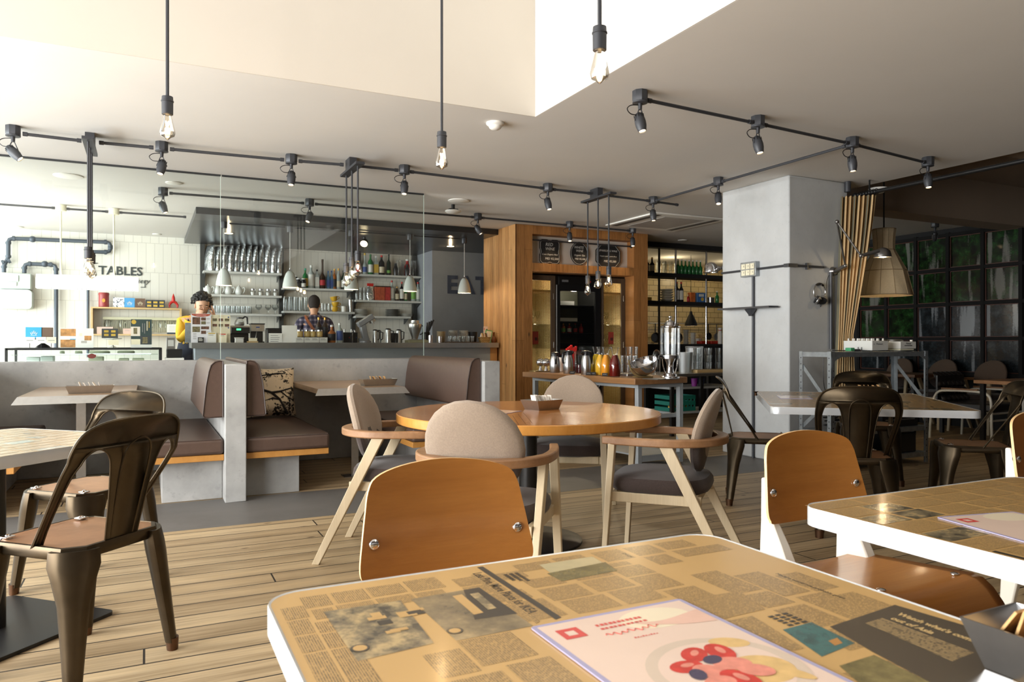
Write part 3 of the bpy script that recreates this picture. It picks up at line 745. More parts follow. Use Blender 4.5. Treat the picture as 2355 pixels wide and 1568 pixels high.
# ---- laminated menus
M_lam = mat('laminate_edge', S(178, 172, 204), .15, var=.02)
M_pink = mat('menu_pink', S(244, 216, 198), .2, var=.03, scale=6, coat=.5)
M_cream2 = mat('menu_cream', S(252, 236, 206), .2, var=.02, coat=.5)
M_plate = mat('menu_plate', S(226, 204, 184), .2, var=.05, scale=7, coat=.5)
M_straw = mat('menu_strawberry', S(214, 62, 52), .2, var=.18, scale=60, coat=.5)
M_strawl = mat('menu_strawberry_cut', S(238, 150, 130), .2, var=.15, scale=60, coat=.5)
M_berry = mat('menu_blueberry', S(74, 66, 92), .2, coat=.5)
M_biscuit = mat('menu_biscuit', S(236, 196, 130), .2, var=.1, scale=50, coat=.5)
M_logo = mat('menu_logo_red', S(226, 84, 78), .2, coat=.5)
def menu_card(label, loc, rotz, w, h, full=True, group='laminated menus'):
    t = thing('menu_card', label, 'menu', loc, rotz, group)
    b = MB(M_lam); b.prism(rrect(-w / 2, w / 2, -h / 2, h / 2, .006, 3), 0, .0016); b.build('laminate', M_lam, t)
    b = MB(M_pink); z = .0018
    b.rect(-w / 2 + .007, w / 2 - .007, -h / 2 + .007, h / 2 - .007, z)
    b.use(M_cream2).disc(.045, h * .37, .055, .034, z + .0001, 24)
    b.use(M_logo).rect(-w / 2 + .022, -w / 2 + .054, h / 2 - .060, h / 2 - .028, z + .0003)
    b.use(M_pink).rect(-w / 2 + .031, -w / 2 + .045, h / 2 - .051, h / 2 - .037, z + .0004)
    if full:
        b.use(M_logo)
        for i in range(2):      # two lines of tiny characters, too small to read, and a swung script line
            for k in range(11): b.rect(-.045 + k * .0068, -.0405 + k * .0068 + .001 * ((k * 7 + i) % 2), h / 2 - .040 - i * .012, h / 2 - .0335 - i * .012 - .0012 * ((k * 3 + i) % 3), z + .0003)
        sw = [(-.05 + .0011 * k, h / 2 - .070 + .0036 * sin(k * .62) + .002 * sin(k * .23), z + .0004) for k in range(76)]
        b.tube(sw, .0005, 4)
        for k in range(9): b.rect(-.022 + k * .0042, -.0192 + k * .0042, h / 2 - .094, h / 2 - .0905 - .0008 * (k % 3), z + .0003)
        # hand reaching in, plate, fruit
        hand = cat_rom([(.115, .088, 0), (.075, .095, 0), (.04, .108, 0), (.01, .124, 0), (.008, .131, 0), (.035, .122, 0), (.06, .122, 0), (.09, .128, 0), (.117, .134, 0)], 3)
        b.use(mat('menu_hand', S(244, 200, 180), .2, var=.06, scale=20, coat=.4)).flat([(p.x, p.y) for p in hand], z + .0003)
        b.T(TR(.012, -.022, 0)); b.use(M_plate).disc(.008, -.015, .096, .092, z + .0002, 40)
        b.use(M_pink).disc(.008, -.012, .080, .074, z + .0003, 40)
        b.use(M_biscuit).disc(.064, .045, .026, .015, z + .0004, 20, -.5); b.disc(.045, -.03, .042, .036, z + .0004, 24); b.disc(.062, -.04, .012, .042, z + .0005, 20, .5)
        for i, (x, y, r, m) in enumerate(((-.03, .012, .022, M_straw), (.0, .035, .022, M_straw), (.034, .028, .024, M_straw), (-.012, -.012, .024, M_strawl), (.024, -.004, .024, M_strawl), (.01, .014, .014, M_berry), (-.032, -.01, .014, M_berry), (.004, -.04, .026, M_straw), (.036, -.03, .022, M_strawl), (-.022, -.036, .02, M_strawl))):
            b.use(m).disc(x, y, r, r * .72, z + .0006 + i * .00006, 18, i * .7)
            if m is M_straw: b.use(M_strawl).disc(x + r * .15, y + r * .15, r * .42, r * .22, z + .00063 + i * .00006, 14, i * .7)
    b.T(); b.build('printed_sheet', M_pink, t); return t
menu_card('pink laminated menu with strawberry dessert on the nearest table', (.583, .697, .7205), 0, .25, .36)
menu_card('laminated menu at the picture edge on the right hand newspaper table', tuple(gz(2390, 1222, .7205)), -.2, .21, .30, False)
menu_card('laminated menu lying on the round wooden table', (1.70, 3.74, .7205), radians(35), .21, .30, False)
menu_card('laminated menu on the long table by the rack, near the column', (4.05, 3.78, .7205), radians(-41), .21, .30, False)

# ---- folded steel caddies
def caddy(label, loc, rotz, fill, L=.23, Wd=.115):
    t = thing('steel_caddy', label, 'tray', loc, rotz, 'folded steel table caddies')
    b = MB(M_steel); h = .055; f = .022
    def rg(k, z, i=0): return [(x * (L / 2 + k - i), y * (Wd / 2 + k * .6 - i), z) for x, y in ((-1, -1), (1, -1), (1, 1), (-1, 1))]
    b.loft([rg(0, .003, .002), rg(f, h, .002), rg(f, h), rg(0, 0)], caps=False)
    b.add(rg(0, .003, .002), [(0, 1, 2, 3)]); b.add(rg(0, 0), [(3, 2, 1, 0)])
    b.build('box', M_steel, t)
    return t
M_napkin = mat('brown_napkin', S(206, 164, 110), .9, var=.06, scale=40, bump=.2)
M_sachet = mat('white_sachet', S(240, 228, 214), .7, var=.04)
def sachets(label, root, n, m, seed, cat='napkin', w=.055, l=.07, sp=.15, up=0):
    R = random.Random(seed); lo = root.location; t = thing('paper_napkins' if m is M_napkin else 'sugar_sachets', label, cat, (lo.x, lo.y, lo.z + .012), root.rotation_euler.z)
    for i in range(n):
        b = MB(m); b.T(TR((i - n / 2 + .5) * sp / n, R.uniform(-.008, .008), .036 + up + R.uniform(0, .008)) @ RZ(R.uniform(-.2, .2)) @ RY(radians(R.uniform(55, 75)))).bx(-l * .4, l * .4, -w / 2 * .9, w / 2 * .9, -.0015, .0015)
        b.build('napkin' if m is M_napkin else 'sachet', m, t)
    return t
c = caddy('steel caddy with brown napkins at the lower right corner, on the nearest table', (.921, .43, .7205), pi / 2, M_napkin, .21, .085)
sachets('brown paper napkins standing in the nearest steel caddy', c, 14, M_napkin, 3, w=.082, sp=.19, up=-.004)
c = caddy('steel caddy with sugar sachets on the round wooden table', (2.03, 3.74, .7205), radians(15), M_sachet, .155, .12)
sachets('white sugar sachets sticking out of the caddy on the round table', c, 5, M_sachet, 5, 'sachets', .04, .075)
c = caddy('steel caddy on the left booth table', (-.36, 6.12, .74), .05, M_napkin, .26)
sachets('paper napkins in the caddy on the left booth table', c, 5, M_sachet, 8)
c = caddy('steel caddy on the booth table beside the tree cushion', (1.76, 6.15, .74), .05, M_napkin, .26)
sachets('napkins in the caddy on the booth table beside the tree cushion', c, 5, M_napkin, 9)

# ---- round table
M_rtop = wood('round_table_oak', S(168, 106, 52), S(190, 128, 70), 'X', 9, .06, .26, .3)
M_redge = wood('round_table_edge', S(206, 140, 62), S(222, 158, 80), 'Z', 10, .4, .35, .2)
t = thing('round_table', 'large round oak table in the middle of the room on a black column', 'table', (1.906, 3.67, 0))
b = MB(M_redge); b.lathe([(.70, .672), (.722, .672), (.726, .676), (.726, .716), (.722, .72)], n=64, caps=False)
b.build('edge_band', M_redge, t)
b = MB(M_rtop)
for k in range(8):      # veneer wedges meeting at the centre
    o = b.M; 
    b.add([(0, 0, .7203)] + [(.722 * cos(pi / 4 * (k + i / 6)), .722 * sin(pi / 4 * (k + i / 6)), .7203) for i in range(7)], [(0, i, i + 1) for i in range(1, 7)])
b.lathe([(.7, .672), (.70, .70)], n=32)
M_groove = mat('veneer_joint', S(112, 68, 34), .4)
b.use(M_groove)
for k in range(8):
    a = pi / 4 * k; d = V((cos(a), sin(a), 0)); n = V((-d.y, d.x, 0))
    for i in range(1, 9):
        # chevron joints inside each wedge
        e = d * (.09 * i); q = V((cos(a + pi / 8), sin(a + pi / 8), 0)); L_ = max(0, sqrt(max(0, .72 ** 2 - 0)) - .09 * i)
        p0 = e; p1 = e + q * min(L_, .6 * (1 - i / 11))
        w = n * .0012
        b.add([p0 + w + V((0, 0, .7206)), p0 - w + V((0, 0, .7206)), p1 - w + V((0, 0, .7206)), p1 + w + V((0, 0, .7206))], [(0, 1, 2, 3)])
b.build('table_top', M_rtop, t)
b = MB(M_black); b.lathe([(.30, 0), (.30, .012), (.28, .018), (.05, .03), (.05, .64), (.2, .66), (.2, .672)], n=32); b.build('pedestal', M_black, t)

# ---- booth tables, with folded steel front edge
M_btop = wood('booth_table_top', S(150, 122, 96), S(176, 148, 118), 'X', 8, .08, .35, .2)
for nm, x0, lab in (('l', -.765, 'wood and steel booth table at the left end of the low wall'), ('r', 1.2, 'wood and steel booth table beside the tree cushion')):
    t = thing('booth_table', lab, 'table', (x0 + .35, 6.45, 0), 0, 'booth tables')
    b = MB(M_btop); b.bx(-.35, .35, -.6, .645, .70, .74); b.build('table_top', M_btop, t)
    b = MB(M_steel); b.add([(-.35, -.6, .741), (.35, -.6, .741), (.38, -.64, .69), (-.38, -.64, .69), (-.35, -.6, .69), (.35, -.6, .69)], [(0, 3, 2, 1), (3, 4, 5, 2), (0, 4, 3), (1, 2, 5), (0, 1, 5, 4)]); b.build('steel_edge', M_steel, t)
    b = MB(M_steel); b.bx(-.03, .03, -.36, -.35, 0, .70); b.bx(-.1, .1, -.42, -.28, 0, .006); b.build('leg', M_steel, t)
# ---- dark tables by the photo wall
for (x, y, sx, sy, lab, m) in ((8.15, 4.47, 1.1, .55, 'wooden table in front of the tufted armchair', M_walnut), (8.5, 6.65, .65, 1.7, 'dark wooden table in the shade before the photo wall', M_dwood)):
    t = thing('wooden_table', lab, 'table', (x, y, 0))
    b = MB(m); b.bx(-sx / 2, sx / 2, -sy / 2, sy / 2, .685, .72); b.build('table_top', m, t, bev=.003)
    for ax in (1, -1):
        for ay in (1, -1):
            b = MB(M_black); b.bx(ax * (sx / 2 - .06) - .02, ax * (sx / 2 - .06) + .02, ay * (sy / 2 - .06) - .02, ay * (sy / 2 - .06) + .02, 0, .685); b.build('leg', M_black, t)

# ================================================================ booth benches
def bench(label, xw, sgn, group='booth benches', y0=5.5, y1=7.09):
    """bench whose backrest leans on a cross wall at xw and which faces sgn * X"""
    t = thing('booth_bench', label, 'bench', (xw, 5.5, 0), 0, group)
    def bx(m, nm, a, bb, ya, yb, z0, z1, par=t, bev=0, seg=2):
        xa, xb = sorted((sgn * a, sgn * bb)); q = MB(m); q.bx(xa, xb, ya - 5.5, yb - 5.5, z0, z1); return q.build(nm, m, par, bev=bev, seg=seg)
    bx(M_conc, 'plinth', .001, .39, 5.62, y1, .001, .284, bev=.004)
    bx(M_board, 'seat_board', .001, .58, 5.5, y1, .285, .328, bev=.003)
    s = bx(M_vinyl, 'seat_cushion', .003, .585, 5.485, y1, .329, .435, bev=.022, seg=3)
    q = MB(M_vinyld); xa, xb = sorted((sgn * .02, sgn * .57))
    q.tube([(xa, -.006, .432), (xb, -.006, .432)], .004, 6); q.tube([(sgn * .577, 0.0, .432), (sgn * .577, 1.55, .432)], .004, 6); q.build('piping', M_vinyld, s)
    # wedge backrest
    prof = [(.008, .585), (.125, .585), (.137, .60), (.118, .80), (.10, .90), (.085, .945), (.06, .968), (.03, .975), (.008, .972)]
    q = MB(M_vinyl); q.loft([[(sgn * x, y, z) for x, z in (prof if sgn < 0 else prof[::-1])] for y in (.0, 1.58)])
    bk = q.build('backrest', M_vinyl, t, bev=.006)
    q = MB(M_vinyld); q.tube([(sgn * x, -.002, z) for x, z in prof], .0045, 6, closed=True); q.build('piping', M_vinyld, bk)
    return t
bench('brown vinyl bench on the left of the middle concrete cross wall', .485, -1)
bench('brown vinyl bench right of the middle concrete cross wall, with the tree cushion', .625, 1)
bench('brown vinyl bench with wide backrest against the right hand concrete cross wall', 2.43, -1)
bench('brown vinyl bench at the far left, behind the left booth table', -1.315, 1)
# tree cushion
def treemat():
    m, nt, N, L = _nt('tree_print_cotton')
    vec = _coords(N, L); n = _noise(N, L, vec, 26, 5, .7); n2 = _noise(N, L, vec, 5, 2)
    f = _ramp(N, L, _math(N, L, 'ADD', _math(N, L, 'MULTIPLY', n, .75), _math(N, L, 'MULTIPLY', n2, .35)), [(.575, (0, 0, 0)), (.60, (1, 1, 1))])
    return _finish(m, N, L, _mix(N, L, f, S(214, 198, 172), S(30, 25, 24)), .9)
M_tree = treemat(); M_treeb = mat('tree_print_black', S(30, 25, 24), .9)
t = thing('cushion', 'square cream cushion with black tree print standing on the booth bench', 'cushion', (.99, 6.84, .458), .12)
b = MB(M_tree); b.T(TR(0, 0, .205) @ RX(radians(-10)) @ RZ(.10))
def cush(sg):
    def fn(u, v):
        x, z = (u - .5) * .42, (v - .5) * .41
        e = (1 - (2 * u - 1) ** 4) * (1 - (2 * v - 1) ** 4)
        pk = 1 + .06 * (abs(2 * u - 1) * abs(2 * v - 1)) ** 2
        return (x * pk, sg * .085 * e ** .6, z * pk)
    return fn
b.surf(cush(-1), 14, 14); b.surf(lambda u, v: cush(1)(1 - u, v), 14, 14)
cu = b.build('cover', M_tree, t)
b = MB(M_treeb); b.T(TR(0, -.074, .205) @ RX(radians(-10)) @ RZ(.10))
def br(pts, r): b.tube([(x, -.016 + (abs(x) + abs(z)) ** 2 * .35, z) for x, z in pts], r, 6)
br([(-.2, .07), (-.11, .03), (-.02, .0), (.06, .01), (.17, .04)], [.012, .011, .011, .009, .005]); br([(-.02, 0), (.05, -.06), (.09, -.13), (.13, -.19)], [.011, .010, .010, .010])
br([(.05, -.06), (-.02, -.05), (-.09, -.07)], [.007, .006, .003]); br([(-.2, .13), (-.1, .15), (.05, .17), (.19, .16)], [.009, .008, .007, .006]); br([(.06, .01), (.12, -.04), (.18, -.07)], [.007, .006, .004])
b.build('printed_branches', M_treeb, cu)
# ================================================================ ceiling fixtures
ZC = 2.572
# ---- spotlights
def spot_proto():
    t = thing('spotlight', 'x', 'spotlight', (0, 0, 0), 0, 'small grey spotlights')
    b = MB(M_conduit); b.lathe([(.0455, H - .001 - ZC), (.0475, H - .004 - ZC), (.0475, -.012), (.044, -.018), (.03, -.02)], n=8, R=RZ(pi / 8), caps=True)
    b.lathe([(.046, -.019), (.046, -.027), (.03, -.03)], n=16); b.build('junction_box', M_conduit, t)
    b = MB(M_iron); b.cyl((0, 0, -.028), (0, 0, -.066), .014, .012, 10); b.build('swivel', M_iron, t)
    b = MB(M_iron)
    for s in (1, -1): b.tube([(s * .006, 0, -.06), (s * .012, 0, -.075), (s * .036, 0, -.135)], .0035, 6)
    b.build('yoke', M_iron, t)
    b = MB(M_black); b.tube(cat_rom([(-.012, 0, -.04), (-.06, .01, -.045), (-.085, .012, -.07), (-.06, .008, -.098), (-.01, .0, -.10)], 4), .003, 6); b.build('cable', M_black, t)
    return t
def spot_head(t, ax, az):
    """head pivots on the yoke: az heading, ax tilt from straight down"""
    M = TR(0, 0, -.135) @ RZ(az) @ RX(ax)
    b = MB(M_conduit); b.T(M)
    b.lathe([(.001, .052), (.015, .052), (.023, .045), (.032, .012), (.034, -.01), (.0325, -.032), (.0245, -.068), (.021, -.070), (.021, -.06)], n=18, caps=False)
    hd = b.build('lamp_head', M_conduit, t)
    b = MB(M_black); b.T(M)
    for k in range(9):
        a = pi * 2 * k / 9; b.box((.0285 * cos(a), .0285 * sin(a), .028), (.004, .004, .026), RZ(a))
    b.build('cooling_fins', M_black, hd)
    b = MB(M_spotin); b.T(M); b.disc(0, 0, .0208, z=-.063, n=18); b.add([], []); b.build('lens', M_spotin, hd)
SPOTS = [  # px, py of the box, heading, tilt, label
    (30, 305, -1.9, .75, 'first spotlight from the left on the long conduit over the booths, aimed right'),
    (372, 341, 2.6, .35, 'second spotlight from the left on the long conduit over the booths'),
    (670, 369, 2.8, .25, 'third spotlight from the left on the long conduit over the booths'),
    (930, 393, 2.7, .25, 'fourth spotlight on the long conduit, right of the middle bulb cluster'),
    (1260, 434, 3.4, .3, 'fifth spotlight on the long conduit, left of the right hand bulb cluster'),
    (1502, 463, 3.1, .15, 'spotlight at the corner where the two conduits meet, right of the bulb cluster'),
    (375, 443, -2.2, .4, 'spotlight at the left end of the second conduit, before the dark soffit'),
    (712, 468, 2.2, .45, 'second spotlight on the conduit before the bar soffit, seen through the glass'),
    (1099, 500, -2.2, .55, 'spotlight before the bar soffit, just left of the wood cabinet'),
    (1310, 518, 2.8, .3, 'spotlight hanging before the chalkboards, at the left'),
    (1455, 531, 2.7, .25, 'spotlight hanging before the right end of the chalkboards'),
    (1472, 227, -3.0, .3, 'spotlight at the near end of the right hand conduit, close to the well edge'),
    (1743, 284, -3.0, .25, 'second spotlight on the right hand conduit, above the column face'),
    (1960, 331, 3.1, .1, 'spotlight at the junction of the right hand conduits, above the curtain'),
    (2134, 375, 2.6, .2, 'spotlight at the far right end of the right hand conduit, by the curtain rod'),
    (1652, 420, 2.5, .35, 'spotlight on the short conduit, by the top left corner of the column'),
]
SP = []; P0 = None
for px, py, az, ax, lab in SPOTS:
    p = gz(px, py, ZC)
    t = spot_proto() if P0 is None else P0.copy()
    if P0 is None: P0 = t
    else:
        COL.objects.link(t)
        for ch in P0.children:
            if ch.name.split('.')[0] == 'lamp_head': continue
            c = ch.copy(); COL.objects.link(c); c.parent = t
    t.location = p; t['label'] = lab
    spot_head(t, ax, az)
    SP.append(p)
p = gz(2150, 520, 2.56); t = dup(P0, (p.x, p.y, 2.572), 1.0, 'small spotlight in the dark area before the photo wall')
# ---- conduits
def conduit(label, pts, r=.0115, gap=.056, m=M_conduit):
    b = MB(m)
    for a, c in zip(pts[:-1], pts[1:]):
        d = (c - a).normalized(); g = min(gap, (c - a).length * .3)
        b.cyl(a + d * g, c - d * g, r, n=8)
        for e, s in ((a, 1), (c, -1)): b.cyl(e + d * s * g, e + d * s * (g + .03), r * 1.35, n=8)
    return tag(b.build('conduit', m), label, 'conduit')
CL = [gz(208, 326, ZC), gz(806, 380, ZC), gz(1369, 446, ZC)]     # where the bulb clusters hang on the long conduit
Lm = sorted(SP[:6] + CL, key=lambda v: v.x)
conduit('long grey conduit along the ceiling over the booths, carrying three bulb clusters', Lm + [V((5.15, Lm[-1].y + .05, ZC))])
conduit('grey conduit along the ceiling in front of the bar soffit', SP[6:11])
conduit('grey conduit on the ceiling at the upper right, from the well edge to the curtain', SP[11:15])
conduit('short grey conduit crossing the ceiling above the column', [SP[13], SP[15], SP[5]])
L3 = [V((-3.5, 9.55, 2.58)), gy(140, 470, 9.55), gy(262, 482, 9.55), V((.48, 9.55, 2.58))]
for q in L3: q.z = 2.58
conduit('thin grey conduit on the ceiling above the glowing white lamp', L3)

# ---- bulbs
def bulb_mesh(b, kind):
    if kind == 'globe': b.lathe([(.012, 0), (.015, -.01), (.034, -.03), (.0405, -.05), (.034, -.072), (.018, -.087), (.002, -.091)], n=18, caps=False)
    else: b.lathe([(.015, 0), (.018, -.012), (.030, -.06), (.0345, -.082), (.030, -.098), (.014, -.106), (.006, -.115), (.001, -.118)], n=16, caps=False)
def hang_bulb(par, x, y, z0, z1, kind):
    """rod from z0 down to the socket top z1"""
    b = MB(M_iron); b.cyl((x, y, z0), (x, y, z1), .0075, n=8); b.build('rod', M_iron, par)
    b = MB(M_iron); b.lathe([(.006, 0), (.024, -.001), (.025, -.018), (.0275, -.020), (.0275, -.024), (.025, -.026), (.0245, -.082), (.022, -.084), (.014, -.083)], (x, y, z1), 16); sk = b.build('socket', M_iron, par)
    b = MB(M_bulbg); b.T(TR(x, y, z1 - .083)); bulb_mesh(b, kind); g = b.build('bulb', M_bulbg, par)
    b = MB(M_fil); b.T(TR(x, y, z1 - .083))
    b.tube([(.006 * cos(k * pi / 2) * (1 + (k % 2) * .3), .006 * sin(k * pi / 2), -.03 - .028 * (k % 2) - .001 * k) for k in range(9)], .0034, 5)
    b.build('filament', M_fil, g)
LAMPS = []
for (px, kind, dz, lab), c in zip(((0, 'ppp', (0, .03, .06), 'cluster of three glowing bulbs at the left, hanging before the sign wall'), (1, 'ppp', (0, .02, .04), 'cluster of three glowing bulbs in the middle, hanging before the bottle shelves'), (2, 'pgp', (0, .02, .04), 'cluster of three glowing bulbs at the right, hanging before the wood cabinet')), CL):
    t = thing('bulb_cluster', lab, 'pendant lamp', (c.x, c.y - .02, 0), 0, 'clusters of three bulbs')
    b = MB(M_iron); b.bx(-.035, .035, -.30, .24, 2.515, 2.535); b.bx(-.03, .03, -.07, .07, 2.536, 2.619); b.build('canopy', M_iron, t)
    for i, y in enumerate((.16, -.03, -.22)):
        z1 = 1.775 + (.03 * i if px else 0.0) + (0 if px else [.0, .0, .0][i])
        hang_bulb(t, 0, y, 2.515, z1, {'p': 'pear', 'g': 'globe'}[kind[i]])
        LAMPS.append((c.x, c.y - .02 + y, z1 - .14))
for (px, py, d, lab) in ((385, 222, 3.42, 'long rod pendant with a pear bulb, leftmost of the three under the well'), (1016, 303, 3.9, 'long rod pendant with a pear bulb, middle of the three under the well'), (1379, 62, 2.62, 'long rod pendant with a frosted bulb, nearest under the well')):
    r = _ray(px, py); q = V((0, 0, CAMH)) + r * d
    t = thing('rod_pendant', lab, 'pendant lamp', (q.x, q.y, 0), 0, 'long rod pendants under the well')
    hang_bulb(t, 0, 0, AZ, q.z, 'pear')
    LAMPS.append((q.x, q.y, q.z - .15))
# ---- bell shaped pendants over the bar
M_bell = mat('grey_white_shade', S(214, 220, 214), .45, var=.02)
b5 = None
for i, (px, lab) in enumerate(((515, 'first white bell pendant from the left over the bar, beside the glass joint'), (667, 'second white bell pendant from the left over the bar'), (808, 'white bell pendant over the bar half hidden by the middle bulb cluster'), (943, 'fourth white bell pendant from the left over the bar'), (1068, 'white bell pendant before the stencilled letters'))):
    q = gy(px, 655, 9.5)
    if b5 is None:
        t = thing('bell_pendant', lab, 'pendant lamp', (q.x, 9.5, 0), 0, 'bell pendants over the bar')
        b = MB(M_bell); b.lathe([(.012, 1.99), (.03, 1.985), (.05, 1.96), (.072, 1.90), (.088, 1.82), (.0915, 1.785), (.0885, 1.785), (.085, 1.82), (.069, 1.90), (.045, 1.955), (.01, 1.975)], n=28, caps=False); sh = b.build('shade', M_bell, t)
        b = MB(M_lampin); b.ball((0, 0, 1.835), .034, 12, 8); b.disc(0, 0, .02, z=1.80); b.build('lamp', M_lampin, sh)
        b = MB(M_chrome); b.tube([(.022 * cos(a), 0, 1.985 + .026 * sin(a)) for a in (pi * k / 10 for k in range(11))], .0025, 6); b.cyl((0, 0, 2.005), (0, 0, 2.025), .006); b.build('hanger', M_chrome, t)
        b = MB(M_paper); b.cyl((0, 0, 2.02), (0, 0, 2.48), .003, n=6); b.build('cord', M_paper, t)
        b = MB(M_conduit); b.lathe([(.035, 2.47), (.037, 2.475), (.037, 2.544)], n=8); b.build('ceiling_box', M_conduit, t)
        b5 = t
    else: dup(b5, (q.x, 9.5, 0), 0, lab)
    LAMPS.append((q.x, 9.5, 1.77))
b = MB(M_conduit); qs = [gy(px, 655, 9.5).x for px in (515, 667, 808, 943, 1068)]
for a, c in zip(qs[:-1], qs[1:]): b.cyl((a + .06, 9.5, 2.53), (c - .06, 9.5, 2.53), .009, n=8)
tag(b.build('conduit', M_conduit), 'conduit under the dark soffit joining the bell pendants', 'conduit')
# ---- glowing white trough lamp over the display case
M_trough = emis('trough_glow', (1, .97, .90), 5.5)
a, c = gy(84, 650, 9.55), gy(318, 655, 9.55)
t = thing('trough_lamp', 'long glowing white trough lamp hanging over the pastry display case', 'pendant lamp', ((a.x + c.x) / 2, 9.55, 0))
L2 = (c.x - a.x) / 2
b = MB(M_trough); b.loft([[(x, y, z) for y, z in ((-.075, 1.695), (-.075, 1.79), (-.045, 1.845), (.045, 1.845), (.075, 1.79), (.075, 1.695))] for x in (-L2, L2)]); b.build('shade', M_trough, t)
b = MB(M_white)
for k in range(24): b.cyl((-L2 + (k + .5) * L2 / 12, -.077, 1.70), (-L2 + (k + .5) * L2 / 12, -.077, 1.688), .008, n=6)
b.build('scalloped_hem', M_white, t)
M_crm = mat('cream_plastic', S(236, 232, 206), .5)
for px in (140, 262):
    x = gy(px, 475, 9.55).x - t.location.x
    b = MB(M_crm); b.cyl((x, 0, 1.845), (x, 0, 2.55), .009, n=8); b.build('rod', M_crm, t)
    b = MB(M_crm); b.lathe([(.05, 2.55), (.055, 2.555), (.055, 2.618)], (x, 0, 0), 16); b.build('ceiling_box', M_crm, t)
# ---- soffit downlights and bar spot
for px, py, lab in ((526, 536, 'recessed downlight glowing in the bar soffit, at the left'), (1036, 566, 'recessed downlight glowing in the bar soffit, before the stencilled letters')):
    q = gz(px, py, 2.544); b = MB(M_black); b.lathe([(.07, .0), (.07, -.003), (.055, -.003)], (0, 0, 0), 20); 
    t = tag(b.build('downlight', M_black, None, (q.x, q.y, 2.544)), lab, 'downlight'); e = MB(M_lampin); e.disc(0, 0, .054, z=-.0035, n=20); e.build('lens', M_lampin, t); LAMPS.append((q.x, q.y, 2.5))
q = gz(838, 545, 2.543)
t = thing('bar_spotlight', 'black adjustable spotlight glowing under the bar soffit, above the bottles', 'spotlight', (q.x, q.y, 2.543))
b = MB(M_black); b.cyl((0, 0, 0), (0, 0, -.05), .02); b.T(TR(0, 0, -.075) @ RZ(-.5) @ RX(-.9)); b.lathe([(.02, .05), (.045, .03), (.055, -.03), (.05, -.032)], n=18); b.build('lamp_head', M_black, t)
b = MB(M_lampin); b.T(TR(0, 0, -.075) @ RZ(-.5) @ RX(-.9)); b.disc(0, 0, .049, z=-.034, n=18); b.build('lens', M_lampin, t)
# ---- small things on the ceiling
def disc_thing(name, px, py, r, lab, cat, z=H, prof=None, m=M_white):
    q = gz(px, py, z); b = MB(m); b.lathe(prof or [(r, -.0), (r, -.006), (r * .9, -.010), (r * .2, -.011)], (0, 0, 0), 28)
    return tag(b.build(name, m, None, (q.x, q.y, z - .0005)), lab, cat)
disc_thing('smoke_detector', 1139, 282, .06, 'white dome detector on the ceiling beside the corner of the well', 'detector', prof=[(.062, 0), (.062, -.012), (.055, -.02), (.045, -.024), (.042, -.036), (.03, -.046), (.01, -.05)])
disc_thing('ceiling_speaker', 157, 404, .12, 'round white ceiling speaker at the left, over the display case side', 'speaker')
disc_thing('ceiling_speaker', 1055, 461, .115, 'round white ceiling speaker above the bar soffit, left of the cabinet', 'speaker')
disc_thing('ceiling_vent', 400, 420, .075, 'small round white vent in the ceiling before the soffit', 'vent')
disc_thing('ceiling_vent', 36, 521, .09, 'round vent in the ceiling by the tiled wall, far left', 'vent')
disc_thing('ceiling_vent', 361, 538, .06, 'small round vent in the ceiling by the tiled wall, above the sign', 'vent')
disc_thing('ceiling_vent', 1570, 552, .07, 'round white fitting in the ceiling before the kitchen lintel', 'vent')
disc_thing('ceiling_fitting', 2020, 433, .09, 'round white fitting on the ceiling at the top of the curtain', 'light fitting', prof=[(.09, 0), (.09, -.02), (.06, -.03), (.05, -.045), (.02, -.05)])
q = gz(1042, 470, H); t = thing('hanging_detector', 'white disc detector hanging on a black mount under the ceiling speaker', 'detector', (q.x, q.y, H))
b = MB(M_black); b.cyl((0, 0, -.001), (0, 0, -.05), .02); b.bx(-.05, .05, -.03, .03, -.06, -.05); b.build('mount', M_black, t)
b = MB(M_white); b.lathe([(.04, -.061), (.085, -.068), (.09, -.078), (.07, -.092), (.01, -.096)], n=24); b.build('cover', M_white, t)
# ---- ceiling air unit by the kitchen
t = thing('ceiling_air_unit', 'flush ceiling air conditioner grille left of the column top', 'air conditioner', (5.75, 7.55, H))
b = MB(M_white); b.bx(-.45, .65, -.55, .5, -.018, -.001); b.build('panel', M_white, t, bev=.004)
for x0 in (-.40, .48):
    b = MB(mat('vent_dark', S(90, 84, 78), .7)); b.bx(x0, x0 + .09, -.48, .44, -.021, -.0185); b.build('slot', b.mats[0], t)
b = MB(mat('grille_grey', S(176, 170, 164), .6)); b.bx(-.2, .4, -.4, .36, -.021, -.0185); b.build('grille', b.mats[0], t)

# ================================================================ glass screen on the low booth wall
M_gedge = mat('polished_glass_edge', S(214, 232, 222), .2, var=.02)
M_seam = mat('black_channel', S(40, 42, 44), .5)
for x0, x1, lab in ((XL + .02, .605, 'tall clear glass screen standing on the low booth wall, left one'), (.615, 2.54, 'tall clear glass screen standing on the low booth wall, right one')):
    t = thing('glass_screen', lab, 'glass screen', (x0, 7.2, .946), 0, 'glass panels on the low wall')
    b = MB(M_glass); b.bx(0, x1 - x0 - .004, -.004, .004, .012, H - .962); b.build('pane', M_glass, t)
    b = MB(M_gedge); b.bx(x1 - x0 - .004, x1 - x0, -.006, .006, .004, H - .962); b.build('polished_edge', M_gedge, t)
    b = MB(M_seam); b.bx(0, x1 - x0, -.009, .009, H - .962, H - .947); b.build('top_channel', M_seam, t)
